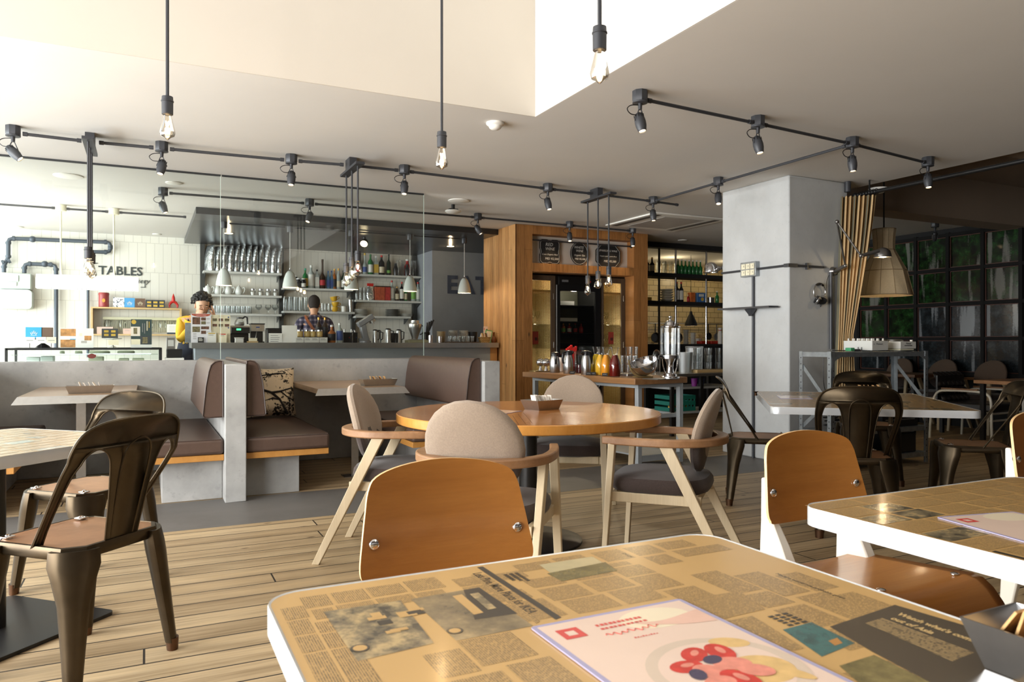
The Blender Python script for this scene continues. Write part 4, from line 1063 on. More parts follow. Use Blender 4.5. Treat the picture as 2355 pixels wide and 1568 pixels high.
# ================================================================ bar counter
YC = 8.93
M_barlip = mat('stainless_counter', S(168, 170, 172), .3, .9, var=.04, scale=20)
M_barpan = concrete('bar_front_panel', S(148, 156, 164), .06, .1, .6)
t = thing('bar_counter', 'long bar counter with steel banded top and blue grey front', 'counter', (.45, YC, 0))
b = MB(M_barlip); W_ = 4.2 - .45
b.bx(0, W_, 0, .55, 1.082, 1.1)
for k in range(3): b.bx(0, W_, .004 * (k % 2), .02, 1.037 + k * .015, 1.0505 + k * .015)
b.bx(0, W_, .02, .55, 1.04, 1.082); b.build('counter_top', M_barlip, t)
b = MB(M_barpan); b.bx(.04, W_ - .10, .06, .5, .02, 1.037); b.build('front_panel', M_barpan, t)
b = MB(M_cedarY); b.bx(W_ - .10, W_ - .002, .055, .5, .0, 1.037); b.build('end_post', M_cedarY, t)
b = MB(M_steel); b.bx(.0, 3.2, 1.75, 2.35, .86, .9); b.bx(.02, 3.18, 1.77, 2.35, .0, .86)
tag(b.build('work_counter', M_steel, None, (.45 + .35, YC + .1, 0)), 'steel work counter behind the bar, under the bottle shelves', 'counter')
CT = 1.1005

def solo(name, b, label, cat, loc=(0, 0, 0), rotz=0, group=None, **k):
    return tag(b.build(name, None, None, loc, rotz, **k), label, cat, group)

# ---- shelves on the tiled wall
M_shelf = mat('shelf_grey_white', S(206, 206, 202), .45, var=.02)
M_rail = mat('shelf_rail_dark', S(70, 72, 72), .5, .4)
SH = {}
def shelf(key, px0, px1, py, lab, y0=11.5):
    a, c = gy(px0, py, y0), gy(px1, py, y0); z = (a.z + c.z) / 2
    t = thing('wall_shelf', lab, 'shelf', ((a.x + c.x) / 2, y0, z), 0, 'bar wall shelves'); w = (c.x - a.x) / 2
    b = MB(M_shelf); b.bx(-w, w, 0, .27, -.03, 0); b.build('shelf_board', M_shelf, t)
    for s in (-1, 1):
        b = MB(M_rail); b.loft([[(s * (w - .03) - .004, .27, -.12), (s * (w - .03) - .004, .27, -.03), (s * (w - .03) - .004, .02, -.03)], [(s * (w - .03) + .004, .27, -.12), (s * (w - .03) + .004, .27, -.03), (s * (w - .03) + .004, .02, -.03)]]); b.build('bracket', M_rail, t)
    SH[key] = (y0, z + .0005)
shelf('a1', 468, 648, 625, 'top bar shelf at the left, holding the silver coffee bags')
shelf('a2', 468, 648, 678, 'middle bar shelf at the left, holding the white teapots')
shelf('a3', 468, 648, 721, 'lowest bar shelf at the left, holding rows of small glasses')
shelf('b1', 652, 812, 663, 'upper bar shelf in the middle, holding spirit bottles')
shelf('b2', 652, 816, 716, 'lower bar shelf in the middle, holding tall glasses and yellow cups')
shelf('c1', 818, 972, 632.5, 'top bar shelf at the right, with green and brown bottles')
shelf('c2', 818, 972, 691, 'middle bar shelf at the right, with red boxes and syrup bottles')
shelf('c3', 818, 945, 727, 'lowest bar shelf at the right, with plates')
for i, (px, lab) in enumerate(((466, 'dark upright shelf rail at the left of the silver coffee bags'), (648, 'dark upright shelf rail between the coffee bags and the spirit bottles'), (814, 'dark upright shelf rail right of the yellow cups'), (955, 'dark upright shelf rail at the right end of the bar shelves'))):
    q = gy(px, 700, 11.7); b = MB(M_rail); b.bx(-.03, .03, .0, .085, .95, 2.54); solo('shelf_rail', b, lab, 'rail', (q.x, 11.71, 0), 0, 'shelf rails')

# ---- bottles, all drawn from profiles
def M(name, rgb, r=.2, **k): return mat(name, rgb, r, **k)
G_green, G_dgreen = M('green_bottle', S(40, 110, 58)), M('dark_green_bottle', S(28, 44, 32))
G_brown, G_amber, G_clear, G_blue = M('brown_bottle', S(60, 42, 30)), M('amber_bottle', S(160, 92, 36)), M('pale_bottle', S(170, 178, 174)), M('blue_bottle', S(90, 124, 150))
G_red, G_black = M('red_bottle', S(170, 40, 40)), M('black_bottle', S(26, 26, 28))
L_white, L_cream, L_blue, L_red, L_grn, L_yel, L_blk = M('label_white', S(226, 224, 216), .6), M('label_cream', S(216, 204, 176), .6), M('label_blue', S(64, 84, 140), .6), M('label_red', S(186, 52, 56), .6), M('label_green', S(120, 170, 80), .6), M('label_yellow', S(214, 176, 70), .6), M('label_black', S(34, 32, 32), .6)
C_gold, C_red, C_blk, C_wht, C_blu = M('cap_gold', S(206, 158, 72), .3, metal=.6), M('cap_red', S(196, 40, 36)), M('cap_black', S(30, 30, 32)), M('cap_white', S(232, 232, 228)), M('cap_blue', S(50, 80, 140))
def bottle_mesh(b, h, r, glass, lab, cap, sh=.62, nk=.35, sq=False, l0=.12, l1=.5, n=14):
    nr = r * nk; hs = h * sh
    pr = [(r * .92, 0, glass), (r, .008, glass), (r, h * l0, lab), (r * 1.012, h * l0 + .001, lab), (r * 1.012, h * l1, glass), (r, h * l1 + .001, glass), (r, hs, glass), (r * .8, hs + h * .06, glass), (nr * 1.15, hs + h * .14, glass), (nr, hs + h * .18, glass), (nr, h * .9, cap), (nr * 1.12, h * .905, cap), (nr * 1.12, h * .995, cap), (nr * .8, h, cap)]
    if sq: b.lathe(pr, n=4, R=RZ(pi / 4))
    else: b.lathe(pr, n=n)
def bottle(px, Y, z, h, r, glass, lab, cap, label, group, **k):
    x = gy(px, 700, Y).x; b = MB(); bottle_mesh(b, h, r, glass, lab, cap, **k)
    return solo('bottle', b, label, 'bottle', (x, Y, z), 0, group)
# upper middle shelf
y0, z = SH['b1']; Y = y0 + .13
g = 'spirit bottles on the middle bar shelf'
for px, h, r, gl, lb, cp, txt, kw in (
    (679, .19, .04, G_black, L_blk, C_wht, 'squat black jar beside the second bell pendant on the middle bar shelf', dict(nk=.8, sh=.7)),
    (702, .31, .040, G_green, L_yel, M('cap_teal', S(60, 160, 130)), 'green and yellow bottle with teal cap on the middle bar shelf', {}),
    (715.5, .36, .05, G_clear, L_white, C_wht, 'large pale bottle with white label on the middle bar shelf', dict(l1=.6)),
    (729, .30, .040, G_clear, L_white, C_blk, 'clear square bottle with white label on the middle bar shelf', dict(sq=True, l1=.6)),
    (741.5, .46, .046, G_brown, L_red, G_brown, 'tall brown bottle with red label on the middle bar shelf', dict(sh=.38, l1=.3)),
    (754.5, .285, .030, G_blue, L_blue, C_blu, 'blue square bottle on the left of the pair on the middle bar shelf', dict(sq=True)),
    (762.5, .29, .030, G_blue, L_blue, C_blu, 'blue square bottle on the right of the pair on the middle bar shelf', dict(sq=True)),
    (769.3, .32, .030, G_amber, L_blk, C_gold, 'dark amber bottle with gold cap, left of its twin on the middle bar shelf', {}),
    (778.5, .33, .034, G_clear, L_cream, C_gold, 'pale bottle with round cream label on the middle bar shelf', dict(l1=.4)),
    (789.5, .30, .035, G_dgreen, L_white, C_blk, 'dark bottle behind the glowing bulbs on the middle bar shelf', {})):
    bottle(px, Y, z, h, r, gl, lb, cp, txt, g, **kw)
for i, (px, lab) in enumerate(((686, 'left one of two small dark jars with silver lids on the middle bar shelf'), (697.5, 'right one of two small dark jars with silver lids on the middle bar shelf'))):
    b = MB(); bottle_mesh(b, .145, .04, G_black, L_white if i else L_blk, C_wht, sh=.72, nk=.75); solo('jar', b, lab, 'jar', (gy(px, 700, y0 + .07).x, y0 + .06, z), 0, 'small dark jars')
# top right shelf
y0, z = SH['c1']; Y = y0 + .13; g = 'bottles on the top right bar shelf'
for px, h, r, gl, lb, cp, txt, kw in (
    (824.5, .34, .04, G_dgreen, L_red, C_wht, 'dark green bottle at the left end of the top right bar shelf', {}),
    (839, .345, .038, G_clear, L_blue, L_yel, 'clear bottle with blue label and yellow neck on the top right bar shelf', dict(sh=.42, l1=.36)),
    (852, .33, .042, G_green, L_white, G_green, 'bright green bottle with white label on the top right bar shelf', {}),
    (864.5, .31, .046, G_clear, L_yel, C_wht, 'square clear bottle with yellow label on the top right bar shelf', dict(sq=True, l1=.55)),
    (877.5, .325, .048, G_black, L_cream, C_red, 'black bottle with red cap and cream label on the top right bar shelf', dict(l1=.42)),
    (894, .345, .034, G_dgreen, L_grn, C_blk, 'slim dark bottle with green label on the top right bar shelf', dict(sh=.6, l1=.25))):
    bottle(px, Y, z, h, r, gl, lb, cp, txt, g, **kw)
def shaker(px, Y, z, h, r, lab, mt=M_steel):
    b = MB(mt); b.lathe([(r * .8, 0), (r, h * .55), (r * .85, h * .62), (r * .5, h * .85), (r * .45, h), (r * .3, h)], n=14)
    return solo('cocktail_shaker', b, lab, 'shaker', (gy(px, 700, Y).x, Y, z), 0, 'shakers on the top right shelf')
shaker(910, Y - .05, z, .20, .04, 'dark steel shaker on the top right bar shelf, left of the red cup', M('dark_steel', S(70, 70, 72), .3, metal=.8)); shaker(936, Y - .06, z, .19, .04, 'dark steel shaker in front of the red bottle on the top right bar shelf', M('dark_steel', S(70, 70, 72)))
bottle(936.5, Y + .03, z, .285, .048, G_red, L_red, C_wht, 'red siphon bottle on the top right bar shelf', g, nk=.5, sh=.6)
for i, (px, lab) in enumerate(((919, 'clear jug with handle on the top right bar shelf, behind the shakers'), (949, 'clear jug at the right end of the top right bar shelf'))):
    b = MB(M_cup); b.lathe([(.04, 0), (.045, .02), (.05, .25), (.047, .27)], n=14, caps=False); b.tube([(.048, 0, .2), (.09, 0, .19), (.09, 0, .06), (.047, 0, .05)], .006, 6)
    solo('glass_jug', b, lab, 'jug', (gy(px, 700, Y + .06).x, Y + (.02 if px > 930 else .075), z), 0, 'jugs on the top right shelf')
# middle right shelf
y0, z = SH['c2']; Y = y0 + .11; g = 'syrup bottles on the middle right bar shelf'
for px, h, r, gl, lb, cp, txt, kw in (
    (901, .33, .042, G_clear, L_white, C_red, 'pale syrup bottle with red cap, right of the red boxes', dict(l1=.62)),
    (913, .235, .035, G_brown, L_cream, C_gold, 'small brown bottle with gold neck on the middle right bar shelf', dict(l1=.5)),
    (924, .315, .038, G_black, L_white, C_red, 'dark syrup bottle with white label left of the fourth bell pendant', dict(l1=.62)),
    (933, .25, .027, G_green, L_cream, C_wht, 'small green syrup bottle under the fourth bell pendant', {}),
    (950.5, .31, .042, G_clear, L_grn, C_red, 'pale syrup bottle with green label under the fourth bell pendant', dict(l1=.6)),
    (961, .32, .042, G_clear, L_white, C_red, 'pale syrup bottle with red cap at the right end of the middle right bar shelf', dict(l1=.62))):
    bottle(px, Y, z, h, r * .92, gl, lb, cp, txt, g, **kw)
M_box1 = mat('red_orange_carton', S(176, 82, 52), .6, var=.3, scale=26)
for i, (px, w, lab) in enumerate(((866, .075, 'left'), (877, .08, 'middle'), (889.5, .085, 'right'))):
    b = MB(M_box1 if i < 2 else mat('red_carton', S(176, 56, 50), .6, var=.3, scale=24)); b.bx(-w / 2, w / 2, -.06, .06, 0, .215); b.use(M_black).bx(-w / 2, w / 2, -.06, .06, .2155, .232)
    solo('tea_carton', b, 'red and orange tea carton, %s one of the row of three on the bar shelf' % lab, 'box', (gy(px, 700, Y).x, Y, z), 0, 'red tea cartons')
M_foil = mat('silver_foil', S(205, 210, 212), .25, .85, var=.12, scale=14, bump=1.0, bscale=16, bdist=.02)
b = MB(M_foil); b.loft([[(x * k, y * k2, zz) for x, y in rrect(-.062, .062, -.04, .04, .03, 3)] for zz, k, k2 in ((0, .85, 1), (.03, 1, 1.1), (.12, 1.05, .9), (.19, .7, .4), (.23, .6, .15))])
b.use(C_red).bx(-.05, .05, -.012, .012, .225, .27); solo('foil_bag', b, 'crumpled silver bag with red top beside the red cartons', 'bag', (gy(851, 700, Y).x, Y - .01, z))
for i, px in enumerate((820, 829, 838)):
    b = MB(M_cup); b.lathe([(.023, 0), (.027, .2), (.025, .2), (.022, .006)], n=12); solo('tall_glass', b, '%s tall glass from the left beside the crumpled silver bag' % ORD[i], 'glass', (gy(px, 700, Y).x, Y, z), 0, 'glasses by the silver bag')
# plates on the lowest right shelf
M_china = mat('white_china', S(226, 224, 216), .3, var=.02); M_stone = mat('grey_stoneware', S(120, 116, 110), .4, var=.06)
def plate_stack(px, Y, z, n, r, dz, lab, m, name='plate', cat='plate', grp=None):
    x = gy(px, 700, Y).x
    for i in range(n):
        b = MB(m); b.lathe([(r * .55, 0), (r * .6, .0015), (r, dz * .8), (r, dz * .96), (r * .6, .005), (.005, .004)], n=22)
        solo(name, b, lab.replace('#', '%s from the bottom' % ORD[i]) if n <= 14 else lab, cat, (x, Y, z + i * dz), 0, grp or ('stack of ' + lab.split('#')[-1].strip(' ,')))
y0, z = SH['c3']
plate_stack(829, y0 + .14, z, 6, .115, .018, 'white plate, #, in the stack behind the grey mixer', M_china)
plate_stack(903, y0 + .14, z, 7, .12, .017, 'grey stoneware plate, #, in the stack on the lowest right bar shelf', M_stone)
plate_stack(934, y0 + .14, z, 3, .105, .016, 'white plate, #, in the low stack left of the steel urn', M_china)
# silver coffee bags: twelve
y0, z = SH['a1']; g = 'silver coffee bags in a row on the top left bar shelf'
R_ = random.Random(3)
for i in range(12):
    px = 477 + i * 14.05
    b = MB(M_foil); lean = R_.uniform(.02, .03); w = .092 + R_.uniform(-.008, .008); hh = .39 + R_.uniform(-.03, .03)
    rg = []
    for zz, th in ((0, .026), (.02, .031), (.12, .032), (.22, .030), (.30, .026), (.36, .014), (hh, .004)):
        o = lean * (zz / .36) ** 2
        rg.append([(o + th * a, w * c, zz) for a, c in ((-1, -.9), (-.4, -1), (.4, -1), (1, -.9), (1.1, 0), (1, .9), (.4, 1), (-.4, 1), (-1, .9), (-1.1, 0))])
    b.loft(rg); solo('coffee_bag', b, '%s silver coffee bag from the left on the top bar shelf' % ORD[i], 'bag', (gy(px, 620, y0 + .13).x + .03, y0 + .135, z), .48, g, ang=60)
# teapots and sugar pots
y0, z = SH['a2']; M_tea = mat('white_teapot', S(224, 226, 222), .2, var=.02)
for i, px in enumerate((478, 501, 525, 549)):
    t = thing('teapot', '%s white teapot from the left on the bar shelf' % ORD[i], 'teapot', (gy(px, 670, y0 + .1).x, y0 + .1, z), 0, 'white teapots')
    b = MB(M_tea); b.lathe([(.03, 0), (.046, .015), (.054, .05), (.05, .085), (.036, .108), (.02, .11)], n=18); b.tube([(-.03, .035, .04), (-.045, .075, .06), (-.05, .09, .10)], [.016, .011, .008], 8); b.build('pot', M_tea, t)
    b = MB(M_tea); b.tube(cat_rom([(.048, -.01, .095), (.07, -.02, .112), (.082, -.03, .085), (.07, -.02, .04), (.054, -.01, .03)], 3), .007, 6); b.build('handle', M_tea, t)
    b = MB(M_tea); b.lathe([(.036, .109), (.03, .122), (.006, .128), (.010, .140), (.002, .148)], n=14); b.build('lid', M_tea, t)
for i, px in enumerate((582, 600, 617, 634)):
    b = MB(M_cup); b.lathe([(.036, 0), (.04, .06), (.032, .075)], n=14, caps=False); b.use(M_white); b.lathe([(.03, .004), (.036, .05), (.01, .06)], n=12); b.use(M_chrome); b.lathe([(.034, .076), (.034, .095), (.01, .11)], n=14)
    solo('sugar_pot', b, '%s glass sugar pot with chrome lid from the left on the teapot shelf' % ORD[i], 'sugar pot', (gy(px, 670, y0 + .08).x, y0 + .08, z), 0, 'sugar pots')
# glasses on the lowest left shelf (two rows of seven), stem glasses at the right
y0, z = SH['a3']; g0 = None
def tumbler(n=12, h=.11, r=.034, m=M_cup):
    b = MB(m); b.lathe([(r * .82, 0), (r * .85, .004), (r, h), (r * .94, h), (r * .78, .012), (.002, .010)], n=n, caps=False); return b
k = 0
for row, yy in enumerate((.06, .17)):
    for i in range(8):
        px = 489 + i * 11.5 + row * 4
        loc = (gy(px, 710, y0 + yy).x, y0 + yy, z); lab = '%s small glass from the left in the %s row on the lowest left bar shelf' % (ORD[i], ('front', 'rear')[row])
        if g0 is None: g0 = solo('small_glass', tumbler(), lab, 'glass', loc, 0, 'small glasses on the lowest left shelf')
        else: dup(g0, loc, 0, lab)
def wineglass(h=.17, r=.04, m=M_cup, n=14):
    b = MB(m); b.lathe([(r * .85, 0), (r * .8, .004), (.005, .01), (.0045, h * .42), (r * .6, h * .5), (r, h * .72), (r * .82, h), (r * .78, h), (r * .95, h * .72), (.004, h * .46)], n=n, caps=False); return b
w0 = None
for i, (px, lab) in enumerate(((595, 'first round stem glass on the lowest left bar shelf'), (617, 'second round stem glass on the lowest left bar shelf'), (633, 'round stem glass at the right end of the lowest left bar shelf'))):
    loc = (gy(px, 710, y0 + .1).x, y0 + .1, z)
    if w0 is None: w0 = solo('stem_glass', wineglass(.14, .05), lab, 'glass', loc, 0, 'round stem glasses')
    else: dup(w0, loc, 0, lab)
# tall glasses, cups, shakers on the lower middle shelf
y0, z = SH['b2']; t0 = None
for row, yy in enumerate((.06, .17)):
    for i in range(5 if row else 5):
        px = 655 + i * 11.8 + row * 5; loc = (gy(px, 710, y0 + yy).x, y0 + yy, z); lab = '%s tall beer glass from the left, %s row, on the lower middle bar shelf' % (ORD[i], ('front', 'rear')[row])
        if t0 is None: t0 = solo('tall_glass', tumbler(12, .215, .033), lab, 'glass', loc, 0, 'tall glasses on the lower middle shelf')
        else: dup(t0, loc, 0, lab)
m0 = None
for i, px in enumerate((741, 749, 757)):
    b = tumbler(12, .13, .030); b.tube([(.020, -.02, .105), (.03, -.055, .1), (.03, -.055, .03), (.02, -.02, .025)], .006, 6); loc = (gy(px, 710, y0 + .1).x, y0 + .1 + .045 * (i % 2), z)
    lab = '%s glass mug from the left, right of the man in the plaid shirt' % ORD[i]
    if m0 is None: m0 = solo('glass_mug', b, lab, 'mug', loc, 0, 'glass mugs')
    else: dup(m0, loc, 0, lab)
M_yel = mat('yellow_china', S(214, 168, 50), .3, var=.06)
for i, (dx, zz, tilt, lab) in enumerate(((0, 0, 0, 'yellow cup at the bottom of the stack of three'), (.006, .077, 0, 'yellow cup in the middle of the stack of three'), (-.004, .165, -.2, 'tilted yellow cup on top of the stack of three'))):
    t = thing('cup', lab, 'cup', (gy(770, 710, y0 + .09).x + dx, y0 + .09, z + zz), 0, 'stacked yellow cups')
    b = MB(M_yel); b.T(RY(tilt)); b.lathe([(.028, 0), (.044, .015), (.056, .06), (.058, .075), (.054, .075), (.04, .02), (.004, .012)], n=18); b.build('bowl', M_yel, t)
    b = MB(M_yel); b.T(RY(tilt)); b.tube(cat_rom([(.052, 0, .062), (.078, 0, .06), (.082, 0, .035), (.046, 0, .02)], 3), .006, 6); b.build('handle', M_yel, t)
b = MB(M_china); b.lathe([(.044, 0), (.047, .09), (.043, .09), (.04, .006)], n=16, caps=False); solo('white_mug', b, 'small white mug right of the yellow cups', 'mug', (gy(791, 710, y0 + .08).x, y0 + .08, z))
b = MB(M_steel); b.lathe([(.036, 0), (.046, .19), (.047, .195), (.043, .195), (.034, .006)], n=16, caps=False); solo('steel_tumbler', b, 'tall steel tumbler at the right end of the lower middle bar shelf', 'tumbler', (gy(806.5, 710, y0 + .1).x, y0 + .1, z))

# ================================================================ on and behind the counter
YF1 = YC + .09       # front row on the counter top
def cx(px, Y=YF1): return gy(px, 780, Y).x
# menu stands, signs
M_menu1 = mat('menu_sheet_white', S(240, 238, 244), .5, var=.01); M_food = mat('food_picture', S(112, 78, 62), .5, var=.7, scale=42); M_food2 = mat('food_picture_green', S(120, 110, 80), .5, var=.7, scale=46)
M_mhead = mat('menu_orange_head', S(190, 84, 58), .5); M_grey_t = mat('menu_text_grey', S(150, 148, 146), .6)
t = thing('menu_stand', 'tall white bento menu with red arched top at the left end of the bar', 'menu', ((cx(439) + cx(485)) / 2, YF1 - .02, CT), 0, 'menus standing on the bar')
w = (cx(485) - cx(439)) / 2
b = MB(M_menu1); b.bx(-w, w, 0, .006, .0, .325); b.T(RX(pi / 2))
b.use(M_mhead).flat([(w - .004, .322)] + [(w * .96 * cos(a), .318 - .028 * sin(a)) for a in (pi * k / 12 for k in range(13))] + [(-w + .004, .322)], .0006)
b.use(M_menu1).text('TAKE OUT MENU', .014, TR(0, .302, .0009), align='CENTER')
for (x0, x1, y0, y1, mm) in ((-.86, -.08, .205, .285, M_food), (.0, .48, .248, .283, M_food), (.0, .48, .205, .24, M_food2), (-.86, -.1, .118, .18, M_food2), (.0, .8, .15, .183, M_food), (.0, .5, .098, .135, M_food)): b.use(mm).rect(x0 * w, x1 * w, y0, y1, .0006)
b.use(M_grey_t)
for (x, y) in ((.54, .27), (.54, .225), (-.8, .10), (-.8, .075), (-.8, .05), (.55, .12)):
    for j in range(2): b.rect(x * w, (x + .34) * w, y - j * .010, y - j * .010 + .004, .0006)
b.build('sheet', M_menu1, t)
t = thing('menu_stand', 'cream dessert menu with six pictures, second sheet from the left on the bar', 'menu', ((cx(487) + cx(530)) / 2, YF1 + .02, CT), 0, 'menus standing on the bar')
w = (cx(530) - cx(487)) / 2
M_menu2 = mat('menu_sheet_cream', S(246, 236, 206), .5, var=.01)
b = MB(M_menu2); b.bx(-w, w, 0, .006, .0, .315); b.T(RX(pi / 2)); b.use(M_grey_t).text('TAKE OUT', .013, TR(0, .296, .0006), align='CENTER')
for i in range(3):
    for j in range(2): b.use(M_food if (i + j) % 2 else M_food2).rect((-.9 + i * .65) * w, (-.42 + i * .65) * w, .245 - j * .062, .275 - j * .062, .0006); b.use(M_grey_t).rect((-.85 + i * .65) * w, (-.5 + i * .65) * w, .236 - j * .062, .239 - j * .062, .0006)
for zz in (.29, .17): b.use(C_blu).disc(.8 * w, zz, .008, z=.0006, n=12)
b.build('sheet', M_menu2, t)
def card(px0, px1, h, lab, m=M_paper, Y=YF1 - .04, lines=3, tilt=0, hd=None, dark=False, grp='small signs on the bar'):
    x0, x1 = cx(px0, Y), cx(px1, Y); w = (x1 - x0) / 2; b = MB(m); o = RX(radians(-tilt)); b.T(o); b.bx(-w, w, 0, .004, .001, h)
    b.T(o @ RX(pi / 2))
    if hd: b.use(hd).rect(-w * .8, w * .8, h * .86, h * .96, .0006)
    b.use(L_white if dark else M_grey_t)
    for i in range(lines):
        u = .5 + .3 * ((i * 37) % 10) / 10; b.rect(-w * .75, w * (u - .1), h * (.72 - .2 * i), h * (.72 - .2 * i) + .006, .0006)
    return solo('counter_sign', b, lab, 'sign', ((x0 + x1) / 2, Y, CT), 0, grp)
card(455, 469, .06, 'small dark card leaning on the bento menu', L_blk, dark=True, Y=YF1 - .055)
card(477, 497, .115, 'white payment card with yellow heading between the two menus', hd=L_yel, lines=1)
card(503, 521, .105, 'cream payment card with red heading before the dessert menu', M_menu2, hd=C_red, lines=1)
card(618, 649, .11, 'white notice card beside the black till on the bar', lines=4)
card(649, 684, .205, 'large blank white tilted sheet standing on the bar', lines=0, tilt=8)
for i, (a, c) in enumerate(((680, 699), (700, 716), (716, 734), (735, 753))):
    card(a, c, .062, '%s small price card from the left under the jars on the bar' % ORD[i], L_white, Y=YF1 - .05, lines=2, grp='price cards under the jars')
# jar tray
M_trayd = mat('dark_tray', S(60, 50, 42), .6); q0, q1 = cx(680), cx(752)
b = MB(M_trayd); b.bx(q0, q1, YF1 - .02, YF1 + .12, CT, CT + .07); solo('jar_rack', b, 'dark rack on the bar carrying four preserve jars', 'rack')
M_pres = mat('golden_preserve', S(206, 176, 110), .2, var=.25, scale=24)
for i, px in enumerate((691.5, 708, 721.5, 737)):
    b = MB(M_pres); b.lathe([(.034, 0), (.037, .01), (.037, .06), (.034, .066)], n=16); b.use(M_chrome); b.lathe([(.036, .067), (.036, .082), (.03, .085)], n=16)
    solo('preserve_jar', b, '%s golden preserve jar from the left in the dark rack' % ORD[i], 'jar', (cx(px), YF1 + .05, CT + .0705), 0, 'preserve jars')
for px, h, r, gl, lb, cp, txt, kw in (
    (733, .31, .035, G_brown, L_blk, C_gold, 'left one of two dark wine bottles with gold tops on the bar', dict(l1=.62, sh=.66)),
    (747.5, .31, .035, G_brown, L_blk, C_gold, 'right one of two dark wine bottles with gold tops on the bar', dict(l1=.62, sh=.66)),
    (763, .215, .048, G_amber, L_blk, C_wht, 'amber whisky bottle with black label on the bar', dict(l1=.5, sh=.55)),
    (781, .24, .040, G_clear, L_blue, C_wht, 'clear bottle with blue label and white cap on the bar', dict(l1=.6, sh=.62))):
    bottle(px, YF1 + (.19 if h > .3 else .06), CT, h, r, gl, lb, cp, txt, 'bottles standing on the bar', **kw)
# coffee machine, till, mixer and other machines behind, on the bar top
YM = YC + .40
def mx(px): return gy(px, 780, YM).x
M_screen = emis('green_display', (.1, 1, .35), 2.0)
t = thing('coffee_brewer', 'black coffee brewer with green display and steel pot on the bar', 'coffee machine', (mx(551), YM, CT))
b = MB(M_black_pl); b.bx(-.105, .105, -.1, .12, .11, .18); b.bx(-.105, .105, .02, .12, 0, .11); b.bx(-.105, .105, -.1, .12, 0, .012); b.build('body', M_black_pl, t, bev=.006)
b = MB(M_screen); b.bx(-.045, .005, -.102, -.100, .145, .166); b.build('display', M_screen, t)
b = MB(M_steel); b.bx(-.11, .105, -.1, .12, .181, .20); b.build('warming_plate', M_steel, t)
b = MB(M_cup); b.lathe([(.05, .201), (.062, .22), (.05, .26), (.03, .285)], n=16, caps=False); b.use(M_steel); b.lathe([(.045, .203), (.055, .22), (.045, .245)], n=14); pt = b.build('glass_pot', None, t)
b = MB(M_black_pl); b.tube([(.03, 0, .285), (.06, 0, .31), (.085, 0, .30), (.09, 0, .22)], .010, 8); b.lathe([(.032, .285), (.03, .30)], n=14); b.build('pot_handle', M_black_pl, pt)
t = thing('coffee_grinder', 'small grey coffee machine right of the brewer on the bar', 'coffee machine', (mx(591), YM, CT))
b = MB(M_steel); b.bx(-.075, .075, -.08, .1, .135, .215); b.use(M_black_pl).bx(-.08, .08, -.085, .105, .2155, .23); b.bx(-.07, .07, .02, .1, 0, .135); b.bx(-.075, .075, -.08, .1, 0, .015); b.use(C_blu).bx(-.02, .02, -.082, -.0801, .175, .19); b.build('body', None, t, bev=.003)
b = MB(M_steel); b.tube([(-.01, -.05, .135), (-.02, -.06, .07), (-.04, -.06, .02)], .005, 6); b.build('spout', M_steel, t)
b = MB(M_black_pl); b.bx(-.085, .11, -.1, .12, 0, .16); b.use(M_mblack).bx(-.08, .105, -.09, .11, .1605, .175); solo('till', b, 'black till drawer box behind the notice card on the bar', 'till', (mx(629), YM, CT), bev=.006)
b = MB(M_white); b.bx(-.045, .045, -.04, .04, 0, .05); b.bx(-.05, .05, -.045, .045, .051, .06); solo('plastic_tub', b, 'white plastic tub in front of the coffee brewer', 'tub', (cx(550, YF1 + .1), YF1 + .1, CT), bev=.003)
b = MB(M_pine); b.bx(-.06, .06, -.03, .03, 0, .018); b.use(M_menu2).bx(-.04, .05, -.02, .02, .0185, .055); solo('card_holder', b, 'cream card holder on a wooden block, right of the white tub', 'holder', (cx(580, YF1 + .1), YF1 + .08, CT))
# stand mixer
M_mix = mat('mixer_grey', S(150, 152, 156), .4, .2)
t = thing('stand_mixer', 'grey stand mixer with tilted head on the bar', 'mixer', (mx(835), YM - .04, CT), 0)
b = MB(M_mix); b.box((.0, 0, .135), (.075, .09, .19), RY(radians(-14))); b.box((.02, 0, .28), (.23, .10, .07), RY(radians(-32))); b.build('arm', M_mix, t, bev=.012)
b = MB(M_steel); b.cyl((.095, 0, .30), (.115, 0, .262), .040, .042, 18); b.cyl((.115, 0, .262), (.12, 0, .24), .015); b.build('drive_hub', M_steel, t)
b = MB(M_mix); b.lathe([(.075, 0), (.075, .02), (.05, .035)], (.0, -.06, 0), 24); b.box((0, 0, .03), (.12, .1, .05)); b.build('foot', M_mix, t)
# jugs
for i, (px, h, r, lab) in enumerate(((861, .17, .036, 'steel milk jug with dark lid right of the stand mixer'), (873, .165, .036, 'glass and steel press pot, second of the jugs behind the bar'), (890.5, .185, .043, 'steel jug with black lid, third of the jugs behind the bar'), (920, .175, .042, 'steel jug with black handle right of the dark canisters'))):
    t = thing('steel_jug', lab, 'jug', (mx(px) , YM - .04 + .09 * (i % 2), CT), -.7, 'jugs behind the bar'); b = MB(M_steel); b.lathe([(r, 0), (r * 1.02, h * .1), (r * .85, h * .8), (r * .8, h * .9)], n=16); b.build('body', M_steel, t)
    b = MB(M_black_pl); b.lathe([(r * .86, h * .905), (r * .9, h * .95), (r * .4, h)], n=16); b.build('lid', M_black_pl, t)
    b = MB(M_black_pl); b.tube([(r * .8, 0, h * .85), (r * 1.7, 0, h * .8), (r * 1.6, 0, h * .3), (r, 0, h * .22)], .007, 6); b.build('handle', M_black_pl, t)
for i, px in enumerate((903, 910)):
    b = MB(M_black_pl); b.lathe([(.026, 0), (.026, .11), (.02, .125)], n=14); solo('canister', b, '%s of two dark canisters between the jugs behind the bar' % ('left', 'right')[i], 'canister', (mx(px), YM, CT), 0, 'dark canisters')
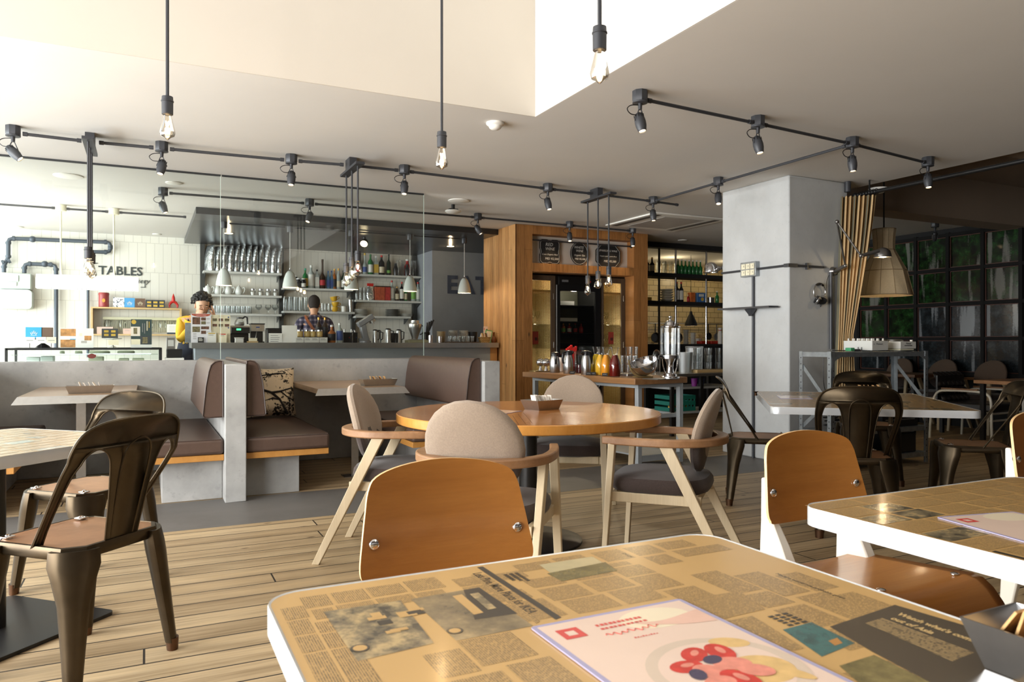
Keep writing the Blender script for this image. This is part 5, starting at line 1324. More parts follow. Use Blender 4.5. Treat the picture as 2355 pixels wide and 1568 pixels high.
for i, (px, lab) in enumerate(((796, 'small black machine with red light right of the blue labelled bottle'), (812, 'small black machine with blue light left of the stand mixer'))):
    b = MB(M_black_pl); b.bx(-.045, .045, -.05, .06, 0, .13); b.use(C_red if i == 0 else C_blu).bx(.025, .035, -.0515, -.0505, .06, .07); b.use(M_steel).cyl((-.02, 0, .1305), (-.02, 0, .17), .01); solo('counter_machine', b, lab, 'machine', (mx(px), YM, CT), bev=.004)
b = MB(M_chrome); b.tube(cat_rom([(0, 0, 0), (0, 0, .12), (.008, -.03, .155), (.012, -.07, .15), (.012, -.075, .13)], 4), .006, 8); solo('tap', b, 'slim chrome tap standing on the bar left of the stand mixer', 'tap', (mx(806), YC + .3, CT))
# steel urn on scales
b = MB(mat('scale_beige', S(176, 172, 140), .5)); b.bx(-.14, .14, -.09, .09, 0, .035); b.use(M_steel).bx(-.10, .10, -.085, .085, .0355, .045); solo('kitchen_scale', b, 'flat beige scale under the steel urn at the end of the bar', 'scale', (mx(958), YM - .02, CT), bev=.004)
b = MB(M_steel); b.lathe([(.035, 0), (.045, .03), (.085, .14), (.092, .18), (.09, .20), (.06, .205), (.055, .22), (.055, .245), (.03, .25)], n=26); b.use(M_black_pl); b.tube([(.09, 0, .18), (.12, 0, .17), (.115, 0, .08), (.07, 0, .06)], .008, 6); solo('steel_urn', b, 'big polished steel urn on the beige scale', 'urn', (mx(953), YM - .02, CT + .0455))
b = MB(M_black_pl)
b.lathe([(.05, 0), (.055, .14)], n=14)
for a in range(4): b.tube([(0, 0, .05), (.02 + .03 * a, 0, .27 + .012 * a)], [.006, .012], 6)
solo('utensil_pot', b, 'dark pot of long handled utensils behind the steel urn', 'pot', (gy(966, 780, YC + .55).x + .06, YC + .49, CT))
# plates and cups at the right end
YE = YC + .22
plate_stack(1015, YE, CT, 14, .062, .0105, 'cream saucer, #, in the left saucer stack on the bar', mat('cream_china', S(222, 200, 158), .4, var=.05), 'saucer', 'saucer')
for px, side in ((1042, 'middle'), (1066, 'right')):
    plate_stack(px, YE + .04, CT, 12, .062, .0135, 'white saucer, #, in the %s saucer stack on the bar' % side, M_china, 'saucer', 'saucer')
b = MB(M_black_pl); b.lathe([(.05, 0), (.065, .145), (.06, .145), (.046, .01)], n=18); solo('straw_pot', b, 'ribbed black pot right of the saucer stacks on the bar', 'pot', (gy(1087, 780, YE + .05).x, YE + .05, CT))
for i, (px, h, lab) in enumerate(((990, .095, 'shiny steel beaker left of the saucer stacks'), (1012, .08, 'shiny steel beaker in front of the left saucer stack'))):
    b = MB(M_chrome); b.lathe([(.028, 0), (.03, h), (.027, h), (.025, .005)], n=18, caps=False); solo('steel_beaker', b, lab, 'beaker', (cx(px, YF1 + .02), YF1 + .02, CT), 0, 'steel beakers')
b = MB(M_dwood); b.bx(cx(1028), cx(1098), YF1 - .05, YF1 + .08, CT, CT + .01); solo('wooden_tray', b, 'thin wooden tray under the shot glasses at the right end of the bar', 'tray')
s0 = None
for row in range(2):
    for i in range(6):
        loc = (cx(1033 + i * 10.4), YF1 - .02 + row * .06, CT + .0105); lab = '%s shot glass from the left, %s row, on the wooden tray' % (ORD[i], ('front', 'rear')[row])
        if s0 is None: s0 = solo('shot_glass', tumbler(10, .075, .023), lab, 'glass', loc, 0, 'shot glasses on the wooden tray')
        else: dup(s0, loc, 0, lab)
M_wick = brick('wicker', S(200, 164, 104), S(176, 140, 84), S(110, 80, 44), .03, .012, .002, 'XZ', .7)
t = thing('wicker_basket', 'small wicker basket of sachets at the right end of the bar', 'basket', (cx(1116), YF1 + .03, CT))
b = MB(M_wick); b.loft([[(x * k, y * k, zz) for x, y in rrect(-.075, .075, -.05, .05, .02, 3)] for zz, k in ((0, .82), (.075, 1.05), (.075, .97), (.006, .78))]); b.build('basket', M_wick, t)
R_ = random.Random(2)
for i in range(7):
    b = MB((M_sachet, M_napkin, M_dwood)[i % 3]); b.box((-.045 + i * .015, R_.uniform(-.02, .02), .075), (.012, .03, .11), RY(R_.uniform(-.35, .35))); b.build('sachet', None, t)
b = MB(M_amb := mat('amber_glass_vase', S(120, 66, 24), .1, var=.1)); b.lathe([(.03, 0), (.04, .03), (.03, .07), (.012, .09), (.014, .13), (.02, .14)], n=16); solo('amber_flask', b, 'amber glass flask at the corner of the bar and the wood cabinet', 'flask', (cx(1140), YF1 + .06, CT))
b = MB(M_pink); b.bx(-.032, .032, 0, .003, 0, .22); b.use(M_logo).bx(-.026, -.018, -.001, -.0002, .17, .20); b.use(M_food).bx(.004, .026, -.001, -.0002, .13, .185); solo('pink_card', b, 'pink card standing high against the wood cabinet behind the wicker basket', 'card', (cx(1117, YF1 + .14), YF1 + .14, CT))
b = MB(M_frg := mat('green_frame', S(110, 180, 110), .5)); b.box((0, 0, .085), (.10, .004, .17), RY(.15)); b.use(M_cream2); b.box((0, -.003, .085), (.075, .003, .145), RY(.15)); solo('green_card', b, 'green framed card behind the wicker basket', 'card', (cx(1123, YF1 + .12), YF1 + .12, CT))

# ================================================================ left end: display case and tiled wall
YD = 9.2
a, c = gy(14, 800, YD), gy(370, 800, YD)
t = thing('display_case', 'glass pastry display case with black frame behind the low wall', 'display case', ((a.x + c.x) / 2, YD + .35, 0)); w = (c.x - a.x) / 2
b = MB(M_black)
for s in (-1, 1):
    for y in (-.34, .3): b.bx(s * w - .012, s * w + .012, y - .012, y + .012, .86, 1.045)
b.bx(-w, w, -.352, -.328, 1.022, 1.045); b.bx(-w, w, .29, .312, 1.022, 1.045)
for s in (-1, 1): b.bx(s * w - .011, s * w + .011, -.34, .3, 1.023, 1.044)
b.build('frame', M_black, t)
b = MB(M_white); b.bx(-w, w, -.35, .31, 0, .86); b.build('cabinet_base', M_white, t)
b = MB(M_cupw); b.bx(-w + .012, w - .012, -.343, -.338, .865, 1.02); b.bx(-w + .012, w - .012, -.32, .29, 1.035, 1.04); b.build('glass', M_cupw, t)
b = MB(M_cupw); b.bx(-w + .03, w - .03, -.30, .25, .967, .972); sh = b.build('glass_shelf', M_cupw, t)
b = MB(emis('case_light', (.86, 1, .95), 4)); b.bx(-w + .1, w - .1, -.31, -.30, .974, .982); b.build('light_strip', None, sh)
M_cake = mat('cream_cake', S(238, 232, 200), .6, var=.05, scale=20)
for i, (px, py, sx, sz, m, lab) in enumerate(((78, 826, .13, .05, M_white, 'white cake box at the left inside the display case'), (110, 822, .12, .06, M_white, 'second white cake box inside the display case'), (222, 820, .14, .05, M_cake, 'cream cake in the middle of the display case'), (285, 826, .10, .03, M_cake, 'sandwiches laid out at the right inside the display case'), (318, 826, .12, .03, M_cake, 'pastries laid out at the far right inside the display case'))):
    b = MB(m); b.bx(-sx / 2, sx / 2, -.1, .1, 0, sz + .035); solo('cake_box' if i < 2 else 'cake', b, lab, 'cake', (gy(px, 810, YD + .3).x, YD + .3, .8605), 0, bev=.008)
for i, (px, sx, lab) in enumerate(((143, .03, 'small yellow pastry on the upper shelf of the case, first from the left'), (181, .045, 'small yellow pastry on the upper shelf of the case, second from the left'), (229, .13, 'cream cake on the upper shelf of the case, left of the last one'), (290, .11, 'cream cake on the upper shelf of the case, far right'))):
    b = MB(M_cake); b.lathe([(sx * .8, 0), (sx * .8, .03), (sx * .65, .038)], n=16); solo('cake', b, lab, 'cake', (gy(px, 800, YD + .32).x, YD + .32, .9725), 0)
b = MB(M_red); b.T(RX(pi / 2)); b.prism([(.042 * cos(k * .314), .026 * sin(k * .314)) for k in range(20)], -.003, 0); solo('oval_sticker', b, 'red oval price disc inside the display case', 'sign', (gy(211, 820, YD + .03).x, YD + .035, 1.1 - (820 - 788) * 7.7 / 1710))
ZD = 1.0455
def dx(px, Y=YD + .2): return gy(px, 780, Y).x
M_azure, M_choc, M_dk = mat('azure_card', S(60, 170, 220), .5, var=.03), mat('chocolate_card', S(110, 84, 68), .5), mat('slate_card', S(62, 66, 70), .5)
def emblem(b, m, x, z, s=.02): 
    b.use(m)
    for k in range(5): b.box((x + (k - 2) * s * .4, -.0008, z + s * .3 * (2 - abs(k - 2))), (s * .22, .001, s * .9), RY((k - 2) * .25))
    b.bx(x - s, x + s, -.0012, -.0004, z - s * .7, z - s * .6)
# box on a dark cake stand
t = thing('cake_stand', 'dark cake stand carrying the blue and brown gift boxes on the display case', 'cake stand', (dx(99), YD + .2, ZD)); b = MB(M_black_pl); b.lathe([(.075, 0), (.06, .02), (.015, .05), (.012, .085), (.14, .092), (.14, .10)], n=24); b.build('stand', M_black_pl, t)
b = MB(M_azure); b.bx(-.075, .075, -.06, .06, 0, .12); o = b.M; b.T(TR(0, -.0605, .05)); emblem(b, L_white, 0, 0, .03); solo('gift_box', b, 'bright blue gift box on the dark cake stand', 'box', (dx(79.5), YD + .2, ZD + .1005), 0, 'gift boxes')
b = MB(M_choc); b.bx(-.048, .048, -.06, .06, 0, .118); solo('gift_box', b, 'brown gift box beside the bright blue one on the cake stand', 'box', (dx(109), YD + .2, ZD + .1005), 0, 'gift boxes')
for i, (p0, p1, lab) in enumerate(((57, 80, 'left'), (83, 106, 'middle'), (107, 129, 'right'))):
    b = MB(M_paper if i < 2 else M_menu2); x0, x1 = dx(p0, YD + .05), dx(p1, YD + .05); b.bx(-(x1 - x0) / 2, (x1 - x0) / 2, 0, .003, .05, .115); b.use(M_grey_t).bx(-.03, .03, -.001, -.0002, .075, .082); b.use(M_black).bx(-.003, .003, .001, .003, 0, .05)
    solo('price_card', b, 'white price card under the blue gift box, %s one of three' % lab, 'sign', ((x0 + x1) / 2, YD + .05, ZD), 0, 'price cards under the gift boxes')
M_past = mat('pastry_photo', S(196, 140, 84), .5, var=.5, scale=18)
def poster(p0, p1, h, lab, parts, m=M_paper, Y=YD + .06):
    x0, x1 = dx(p0, Y), dx(p1, Y); w = (x1 - x0) / 2; b = MB(m); b.bx(-w, w, 0, .005, 0, h); b.T(RX(pi / 2))
    for i, (a, bb, cc, d, mm) in enumerate(parts): b.use(mm).rect(a * w, bb * w, cc * h, d * h, .0006 + i * .0003)
    b.T(); return solo('poster', b, lab, 'poster', ((x0 + x1) / 2, Y, ZD), 0, 'posters on the display case')
poster(138, 176, .21, 'poster with two pastry photographs, left one on the display case', ((-.95, .9, .6, .97, M_past), (-.95, .85, .02, .42, M_past), (.2, .9, .42, .46, M_azure)))
p_ = poster(177, 215, .21, 'white poster with one cup of pastry bites on the display case', ((-.1, .75, .38, .62, M_past), (-.5, .2, .24, .36, mat('poster_shadow', S(190, 184, 176), .6)), (-.7, -.4, .6, .75, M_menu2)))
p_ = poster(301, 349, .315, 'dark green bakery poster with sandwiches at the right of the display case', ((-1, 1, .11, 1, mat('poster_green', S(52, 70, 70), .5)), (-1, -.12, .41, .74, M_sachet), (-.75, -.4, .48, .70, M_food2), (-.1, .85, .12, .41, M_dk), (.1, .6, .15, .37, M_food2), (-.98, -.1, .11, .30, M_menu2), (.08, .14, .55, .86, M_grey_t), (.28, .34, .5, .86, M_grey_t), (.5, .6, .6, .94, L_cream), (.72, .78, .7, .92, L_yel)))
b = MB(L_yel); b.T(RX(pi / 2)); b.disc(0, 0, .026, z=0, n=18); b.use(mat('orange_dot', S(230, 150, 60), .5)); b.disc(0, 0, .018, z=.0004, n=18); b.T(TR(-.07, -.0012, .285) @ RX(pi / 2)); 
e = MB(L_yel); e.T(TR(-.075, -.0012, .285) @ RX(pi / 2)); e.disc(0, 0, .024, z=0, n=18); e.build('emblem', L_yel, p_)
b = MB(M_china); b.lathe([(.05, 0), (.012, .02), (.012, .09), (.09, .095), (.095, .105)], n=22); solo('white_cake_stand', b, 'white cake stand right of the white poster on the display case', 'cake stand', (dx(259), YD + .18, ZD))
for i, (px, lab) in enumerate(((245, 'left'), (261, 'right'))):
    b = MB(M_dk); b.bx(-.045, .045, -.02, .02, 0, .105); b.use(L_yel)
    for zz in (.035, .075): b.bx(-.022, .022, -.0212, -.0205, zz - .012, zz + .012)
    solo('slate_box', b, 'small slate box with gold marks on the white cake stand, %s one' % lab, 'box', (dx(px), YD + .17 + .002 * i, ZD + .1055), 0, 'slate boxes on the cake stand')
b = MB(M_menu2); b.bx(-.05, .05, 0, .003, .03, .085); b.use(M_black).bx(-.003, .003, .001, .003, 0, .03); solo('price_card', b, 'cream price card in front of the white cake stand', 'sign', (dx(261, YD + .04), YD + .04, ZD), 0)

# wall shelf frame of pale wood
YW = YB - .002
a, c = gy(209, 737, 11.55), gy(418, 737, 11.55)
zt_, zb_ = gy(310, 707, 11.55).z, gy(310, 768, 11.55).z
t = thing('wooden_wall_shelf', 'pale wooden box shelf on the tiled wall below the sign', 'shelf', ((a.x + c.x) / 2, 11.55, zb_)); w = (c.x - a.x) / 2; hh = zt_ - zb_
for nm, q in (('top_board', (-w, w, 0, .245, hh - .02, hh)), ('bottom_board', (-w, w, 0, .245, -.02, 0)), ('side_board', (-w, -w + .022, 0, .245, 0.0005, hh - .0205)), ('side_board', (w - .022, w, 0, .245, .0005, hh - .0205))):
    b = MB(M_pine); b.bx(*q); b.build(nm, M_pine, t)
WZ = zt_ + .0005
def wx(px, Y=11.62): return gy(px, 700, Y).x
b = MB(mat('red_tin', S(150, 56, 56), .4, var=.1)); b.lathe([(.062, 0), (.064, .01), (.064, .165), (.067, .167), (.067, .19), (.06, .2)], n=24); b.use(C_gold); b.T(TR(0, -.0655, .09) @ RX(pi / 2)); b.disc(0, 0, .02, .026, 0, 14); b.T(); solo('tea_tin', b, 'round dark red tin on the wooden wall shelf', 'tin', (wx(238.5), 11.65, WZ))
b = MB(M_dk); b.bx(-.08, .1, -.06, .06, 0, .006); solo('slate_mat', b, 'thin dark mat beside the red tin on the wooden wall shelf', 'mat', (wx(252, 11.64) + .06, 11.66, WZ)) if False else None
M_spk = photomat('speckled_card', [(.40, S(70, 80, 100)), (.46, S(240, 240, 236)), (.9, S(246, 246, 242))], 34, 1)
for i, (p0, p1, h, m, em, lab) in enumerate(((260, 286, .135, M_spk, None, 'white speckled gift box on the wooden wall shelf'), (286, 310, .132, mat('sky_blue_card', S(84, 160, 216), .5), L_white, 'sky blue gift box on the wooden wall shelf'), (311, 334, .128, M_choc, L_cream, 'brown gift box right of the sky blue one on the wooden wall shelf'))):
    x0, x1 = wx(p0), wx(p1); b = MB(m); b.bx(-(x1 - x0) / 2 + .001, (x1 - x0) / 2 - .001, -.06, .06, 0, h); b.T(TR(0, -.0605, .055))
    if em: emblem(b, em, 0, 0, .03)
    b.T(); solo('gift_box', b, lab, 'box', ((x0 + x1) / 2, 11.64, WZ), 0, 'gift boxes on the wall shelf')
for i in range(3):
    b = MB(M_dk); b.bx(-.042, .042, -.05, .05, 0, .112); b.use(L_yel)
    for zz in (.03, .078): b.bx(-.026, .026, -.0512, -.0505, zz - .013, zz + .013)
    solo('slate_box', b, '%s slate box with gold marks from the left on the wooden wall shelf' % ORD[i], 'box', (wx(343 + i * 14.3), 11.63, WZ), 0, 'slate boxes on the wall shelf')
b = MB(M_red)
b.tube([(-.05, 0, .01), (-.055, 0, .05), (-.03, 0, .085), (0, 0, .10), (.03, 0, .085), (.055, 0, .05), (.05, 0, .01)], [.012, .016, .02, .022, .02, .016, .012], 8)
b.lathe([(.02, .09), (.024, .12), (.02, .16), (.006, .20), (.001, .215)], n=12); solo('red_ornament', b, 'red toy rocket ornament at the right end of the wooden wall shelf', 'ornament', (wx(399), 11.64, WZ))
# things inside the frame and behind it
IZ = zb_ + .0005
M_ribg = mat('frosted_tray', S(206, 204, 176), .3, var=.06)
t = thing('glass_rack', 'long pale rack of upside down glasses in the wooden wall shelf', 'rack', (wx(320), 11.70, IZ)); x0, x1 = wx(236) - t.location.x, wx(408) - t.location.x
b = MB(M_ribg); b.bx(x0, x1, -.01, .06, .20, .235)
for k in range(40): b.bx(x0 + (x1 - x0) * k / 40, x0 + (x1 - x0) * (k + .4) / 40, .05, .06, .03, .2)
b.build('rail', M_ribg, t)
for i in range(6):
    b = MB(M_cup); b.T(TR(x0 + .06 + i * .17, .02, .09)); b.lathe([(.05, 0), (.055, .05), (.04, .10), (.01, .11)], n=14, caps=False); b.build('hanging_glass', M_cup, t)
for i, (p0, p1, h, m, lab) in enumerate(((223, 260, .095, M_sachet, 'pink pastry carton, left one at the bottom of the wooden wall shelf'), (283, 302, .075, M_sachet, 'pink pastry carton half hidden behind the green bakery poster'))):
    x0, x1 = wx(p0, 11.6), wx(p1, 11.6); b = MB(mat('pink_carton', S(220, 186, 172), .6)); b.bx(-(x1 - x0) / 2, (x1 - x0) / 2, -.03, .05, 0, h); b.use(M_grey_t).bx(-.03, .03, -.031, -.0302, h * .6, h * .66); solo('pastry_carton', b, lab, 'box', ((x0 + x1) / 2, 11.6, IZ), 0, 'pink cartons')
b = MB(M_paper); x0, x1 = wx(384, 11.6), wx(417, 11.6); b.bx(-(x1 - x0) / 2, (x1 - x0) / 2, 0, .02, 0, .14); b.use(mat('calendar_navy', S(50, 66, 84), .6)).bx(-(x1 - x0) / 2, (x1 - x0) / 2, -.001, -.0002, 0, .025)
b.use(M_grey_t)
for k in range(5): b.bx(-.07, .07, -.001, -.0002, .045 + k * .017, .048 + k * .017)
solo('desk_calendar', b, 'white desk calendar at the right end of the wooden wall shelf', 'calendar', ((x0 + x1) / 2, 11.6, IZ))
# sign lettering on the tile
p = gy(227, 627, 11.79)
lettering('wall_sign', 'TABLES', .168, (p.x - .005, 11.79, p.z - .02), (1, 0, 0), (0, 0, 1), M_sign, 'dark sign lettering on the cream tiled wall at the left', 'sign', spc=1.0, bold=.003)
p = gy(226, 648, 11.79); lettering('wall_sign', 'Coffee & Bakery', .095, (p.x, 11.79, p.z), (1, 0, 0), (0, 0, 1), M_sign, 'slanted script lettering under the dark sign, mostly behind the trough lamp', 'sign', shear=.35)
b = MB(M_sign); p = gy(329, 652, 11.79); b.bx(.02, .03, 0, .004, -.05, .05); b.bx(-.03, .03, 0, .004, -.058, -.048); solo('sign_bracket', b, 'small dark corner mark at the lower right of the sign', 'sign', (p.x, 11.785, p.z))
b = MB(M_sign); p = gy(218, 606, 11.79); b.bx(-.035, .035, 0, .004, .0, .010); b.bx(-.035, -.025, 0, .004, -.09, 0); solo('sign_bracket', b, 'small dark corner mark at the upper left of the sign', 'sign', (p.x, 11.785, p.z))
# gas pipes and meter
M_pipe = mat('slate_pipe', S(80, 88, 98), .5, .2, var=.06)
def pipe(pts, lab, r=.026, fl=()):
    Y = 11.72; P = [gy(px, py, Y) for px, py in pts]; b = MB(M_pipe); out = [P[0]]
    for i in range(1, len(P) - 1):
        d0 = (P[i] - P[i - 1]).normalized(); d1 = (P[i + 1] - P[i]).normalized(); k = .05
        out += [P[i] - d0 * k, P[i] - d0 * k * .3 + d1 * k * .3, P[i] + d1 * k]
    out.append(P[-1]); b.tube(out, r, 10)
    for i in range(1, len(P) - 1):
        d0 = (P[i] - P[i - 1]).normalized(); d1 = (P[i + 1] - P[i]).normalized()
        b.cyl(P[i] - d0 * .075, P[i] - d0 * .045, r * 1.3, n=10); b.cyl(P[i] + d1 * .045, P[i] + d1 * .075, r * 1.3, n=10)
    for px, py in fl:
        q = gy(px, py, Y); b.ball(q, (r * 1.7, r * 1.6, r * 1.6), 10, 7)
    return solo('gas_pipe', b, lab, 'pipe')
pipe([(9, 626), (9, 603), (19, 600), (19, 548), (254, 557), (254, 580), (214, 579)], 'upper slate grey gas pipe running over the tiled wall', fl=((75, 550),))
pipe([(56, 628), (56, 606), (129, 609), (129, 800)], 'lower slate grey gas pipe bending down beside the meter', fl=((103, 607),))
q = gy(208, 740, 11.74); b = MB(M_pipe); b.cyl((0, 0, 0.9), (0, 0, 2.35), .018, n=10); solo('wall_pipe', b, 'thin dark upright pipe on the tiled wall left of the wooden shelf', 'pipe', (q.x - .03, 11.75, 0))
q = gy(32, 668, 11.6)
t = thing('gas_meter', 'pale grey gas meter on the tiled wall at the far left', 'gas meter', (q.x, 11.68, q.z - .0)); M_met = mat('meter_grey', S(196, 206, 200), .5, var=.03)
b = MB(M_met); b.bx(-.19, .19, -.07, .10, .02, .23); b.build('upper_housing', M_met, t, bev=.015)
b = MB(M_met); b.T(RX(pi / 2)); b.prism(rrect(-.2, .2, -.24, .015, .05), -.10, .09); b.T(); b.build('lower_housing', M_met, t, bev=.012)
b = MB(M_white); b.bx(-.09, .03, -.085, -.071, .06, .11); b.build('index_window', M_white, t, bev=.003)
b = MB(M_met); b.bx(-.09, .05, -.084, -.071, .12, .2); b.build('index_cover', M_met, t, bev=.004)

# side counter things seen at the gap
b = MB(M_black_pl); b.bx(-.08, .085, -.06, .06, 0, .10); solo('black_basket', b, 'black wire basket left of the man in the mustard shirt', 'basket', (.285, 9.28, .9295), bev=.01)
b = MB(M_steel); b.bx(-.045, .045, -.05, .05, 0, .23); b.use(M_white).bx(-.03, .03, -.052, -.0505, .13, .2); solo('card_terminal', b, 'pale card reader standing behind the black basket', 'machine', (.255, 9.44, .9295), bev=.006)
t = thing('side_counter', 'pale side counter between the display case and the bar', 'counter', (.285, 9.36, 0)); b = MB(M_white); b.bx(-.09, .10, -.16, .16, 0, .929); b.build('cabinet', M_white, t)

# ================================================================ wood clad cabinet block with fridge
M_cream_in = mat('cabinet_cream', S(222, 208, 170), .6, var=.04)
M_doorw = wood('dark_door_wood', S(84, 68, 54), S(104, 86, 68), 'Z', 10, .07, .5)
M_chalk = mat('chalkboard', S(30, 29, 29), .75, var=.12, scale=14); M_chalkw = mat('chalk', S(206, 204, 198), .9)
def wiremat():
    m, nt, N, L = _nt('brass_wire_glass')
    tc = N('ShaderNodeTexCoord'); sx = N('ShaderNodeSeparateXYZ'); L(tc.outputs['Object'], sx.inputs[0])
    def ln(ax): return _math(N, L, 'GREATER_THAN', _math(N, L, 'FRACT', _math(N, L, 'MULTIPLY', sx.outputs[ax], 1 / .0165)), .74)
    f = _math(N, L, 'MAXIMUM', ln('X'), ln('Z'))
    t = N('ShaderNodeBsdfTransparent'); d = N('ShaderNodeBsdfPrincipled'); mx = N('ShaderNodeMixShader'); o = N('ShaderNodeOutputMaterial')
    d.inputs['Base Color'].default_value = _rgba(S(150, 122, 70)); d.inputs['Roughness'].default_value = .4; d.inputs['Metallic'].default_value = .5
    L(f, mx.inputs[0]); L(t.outputs[0], mx.inputs[1]); L(d.outputs[0], mx.inputs[2]); L(mx.outputs[0], o.inputs[0]); return m
M_wire = wiremat()
X0, X1, CY0 = 4.23, 6.30, 8.5
t = thing('wood_cabinet', 'tall cedar clad cabinet block reaching the ceiling beside the bar', 'cabinet', (X0, CY0, 0))
def cb(nm, m, x0, x1, y0, y1, z0, z1, par=None, bev=0):
    b = MB(m); b.bx(x0 - X0, x1 - X0, y0 - CY0, y1 - CY0, z0, z1); return b.build(nm, m, par or t, bev=bev)
M_cedarL = brick('cedar_cladding_side', S(206, 154, 96), S(180, 126, 72), S(120, 80, 44), 2.7, .098, .0016, 'ZY', .55, .2, .3, grain=(.09, 8, 4.0))
M_cedarF = brick('cedar_cladding_front', S(188, 134, 78), S(166, 114, 64), S(110, 72, 40), 2.7, .13, .0016, 'ZX', .55, .2, .3, grain=(.09, 8, 4.0))
cb('side_cladding', M_cedarL, X0, X0 + .02, CY0, 9.01, 0, H - .002); cb('side_cladding', M_cedarL, X0, X0 + .02, 9.01, 9.49, 0, 2.544)
cb('left_stile', M_cedarF, X0 + .02, 4.476, CY0, 8.72, 0, H - .002); cb('right_stile', M_cedarF, 6.065, X1, CY0, 8.72, 0, H - .002)
cb('top_rail', M_cedarF, 4.476, 6.065, CY0, 8.72, 2.507, H - .002); cb('middle_rail', M_cedarF, 4.476, 6.065, CY0, 8.72, 2.026, 2.133)
cb('niche_back', M_cream, 4.476, 6.065, 8.66, 8.72, 2.133, 2.507)
cb('rear_panel', M_doorw, X0 + .02, X1, 9.42, 9.49, 0, 2.54); cb('right_panel', M_doorw, X1 - .02, X1, 8.72, 9.42, 0, 2.54)
for q in (CY0,):
    r = MB(M_iron); r.cyl((4.478 - X0, .05, 2.437), (6.06 - X0, .05, 2.437), .010, n=8); r.cyl((6.045 - X0, .05, 2.437), (6.063 - X0, .05, 2.437), .022, n=10); r.build('hanging_rail', M_iron, t)
# chalkboards hanging from the rail
def chalkboard(px, py, shape, lab, lines):
    q = gy(px, py, 8.6); t = thing('chalkboard', lab, 'chalkboard', (q.x, 8.60, q.z), 0, 'wine chalkboards')
    b = MB(M_chalk); b.T(RX(pi / 2)); b.prism(shape, -.006, .006); b.build('board', M_chalk, t)
    b = MB(M_chalkw); pts = [(x * .93, -.0068, y * .93) for x, y in shape]; b.tube(pts, .0022, 5, closed=True); b.build('chalk_border', M_chalkw, t)
    b = MB(M_chalkw)
    for s, sz, x, y, sh in lines: b.text(s, sz, TR(x, -.0075, y) @ RX(pi / 2), .0004, 'CENTER', shear=sh)
    b.build('chalk_writing', M_chalkw, t); 
wav = []
for k in range(48):
    a = 2 * pi * k / 48; ca, sa = cos(a), sin(a); p_ = 1 / max(abs(ca), abs(sa)) ; r = min(p_, 1.28) * (1 - .09 * (cos(4 * a) > .5) * (cos(4 * a) - .5) * 2)
    wav.append((.152 * ca * r, .162 * sa * r))
chalkboard(1264, 579, wav, 'wavy chalkboard for red wine, left one over the wine fridge', (('RED', .062, -.01, .075, .15), ('WINE', .055, 0, .02, .2), ('Cono Organic Noir', .030, 0, -.045, .25), ('MID ¥2,500', .042, .03, -.105, .1)))
chalkboard(1332, 583, [(.138 * cos(2 * pi * k / 40), .155 * sin(2 * pi * k / 40)) for k in range(40)], 'oval chalkboard for white wine, middle one over the wine fridge', (('WHITE', .048, -.01, .065, .2), ('WINE', .045, 0, .02, .2), ('Organic Gio', .034, 0, -.035, .2), ('MID ¥2,500', .034, .01, -.085, .1)))
chalkboard(1398, 589, [(-.2, -.075), (-.125, -.155), (.125, -.155), (.2, -.075), (.2, .075), (.125, .155), (-.125, .155), (-.2, .075)], 'eight sided chalkboard for sparkling wine, right one over the wine fridge', (('SPARKLING WINE', .037, 0, .06, .2), ('Organic sparkling wine Brut', .024, 0, -.01, .2), ('MID ¥3,500', .042, .03, -.085, .1)))
# glass fronted cupboards either side of the fridge
def cupboard(xa, xb, lab, hinge):
    t = thing('glass_cupboard', lab, 'cupboard', (xa, 8.73, .12), 0, 'wire glass cupboards'); w = xb - xa
    b = MB(M_cream_in); b.bx(0, w, .50, .52, 0, 1.88); b.bx(0, .015, .02, .5, 0, 1.88); b.bx(w - .015, w, .02, .5, 0, 1.88); b.bx(.015, w - .015, .02, .5, 0, .02); b.bx(.015, w - .015, .02, .5, 1.86, 1.88); b.build('carcass', M_cream_in, t)
    for z in (.9, 1.22): 
        b = MB(M_cupw); b.bx(.016, w - .016, .04, .48, z, z + .008); b.build('glass_shelf', M_cupw, t)
    b = MB(M_pine); b.bx(.016, w - .016, .04, .48, 1.66, 1.69); b.build('lit_shelf', M_pine, t)
    b = MB(M_doorw); f = .055
    b.bx(0, f * .5, -.03, 0, 0, 1.88); b.bx(w - f * 1.2, w, -.03, 0, 0, 1.88); b.bx(f * .5, w - f * 1.2, -.03, 0, 0, .06); b.bx(f * .5, w - f * 1.2, -.03, 0, 1.81, 1.88); d = b.build('door', M_doorw, t, bev=.003)
    b = MB(M_wire); b.bx(f * .5, w - f * 1.2, -.018, -.014, .06, 1.81); b.build('wire_glass', M_wire, d)
    for z in (.55, .95, 1.6):
        b = MB(M_chrome); b.cyl((w - f * .6, -.036, z - .04), (w - f * .6, -.036, z + .04), .006, n=8); b.build('hinge', M_chrome, d)
    b = MB(mat('red_notice', S(150, 58, 48), .6, var=.05)); b.bx(.10, .185, -.035, -.031, .96, 1.13); b.use(L_blk).bx(.135, .15, -.0358, -.0352, 1.01, 1.05); b.bx(.155, .17, -.0358, -.0352, 1.01, 1.05); b.build('notice', None, d)
    return t
cl = cupboard(4.482, 4.93, 'lit wire glass cupboard left of the wine fridge', 1); cr = cupboard(5.675, 6.06, 'lit wire glass cupboard right of the wine fridge', 1)
wg = None
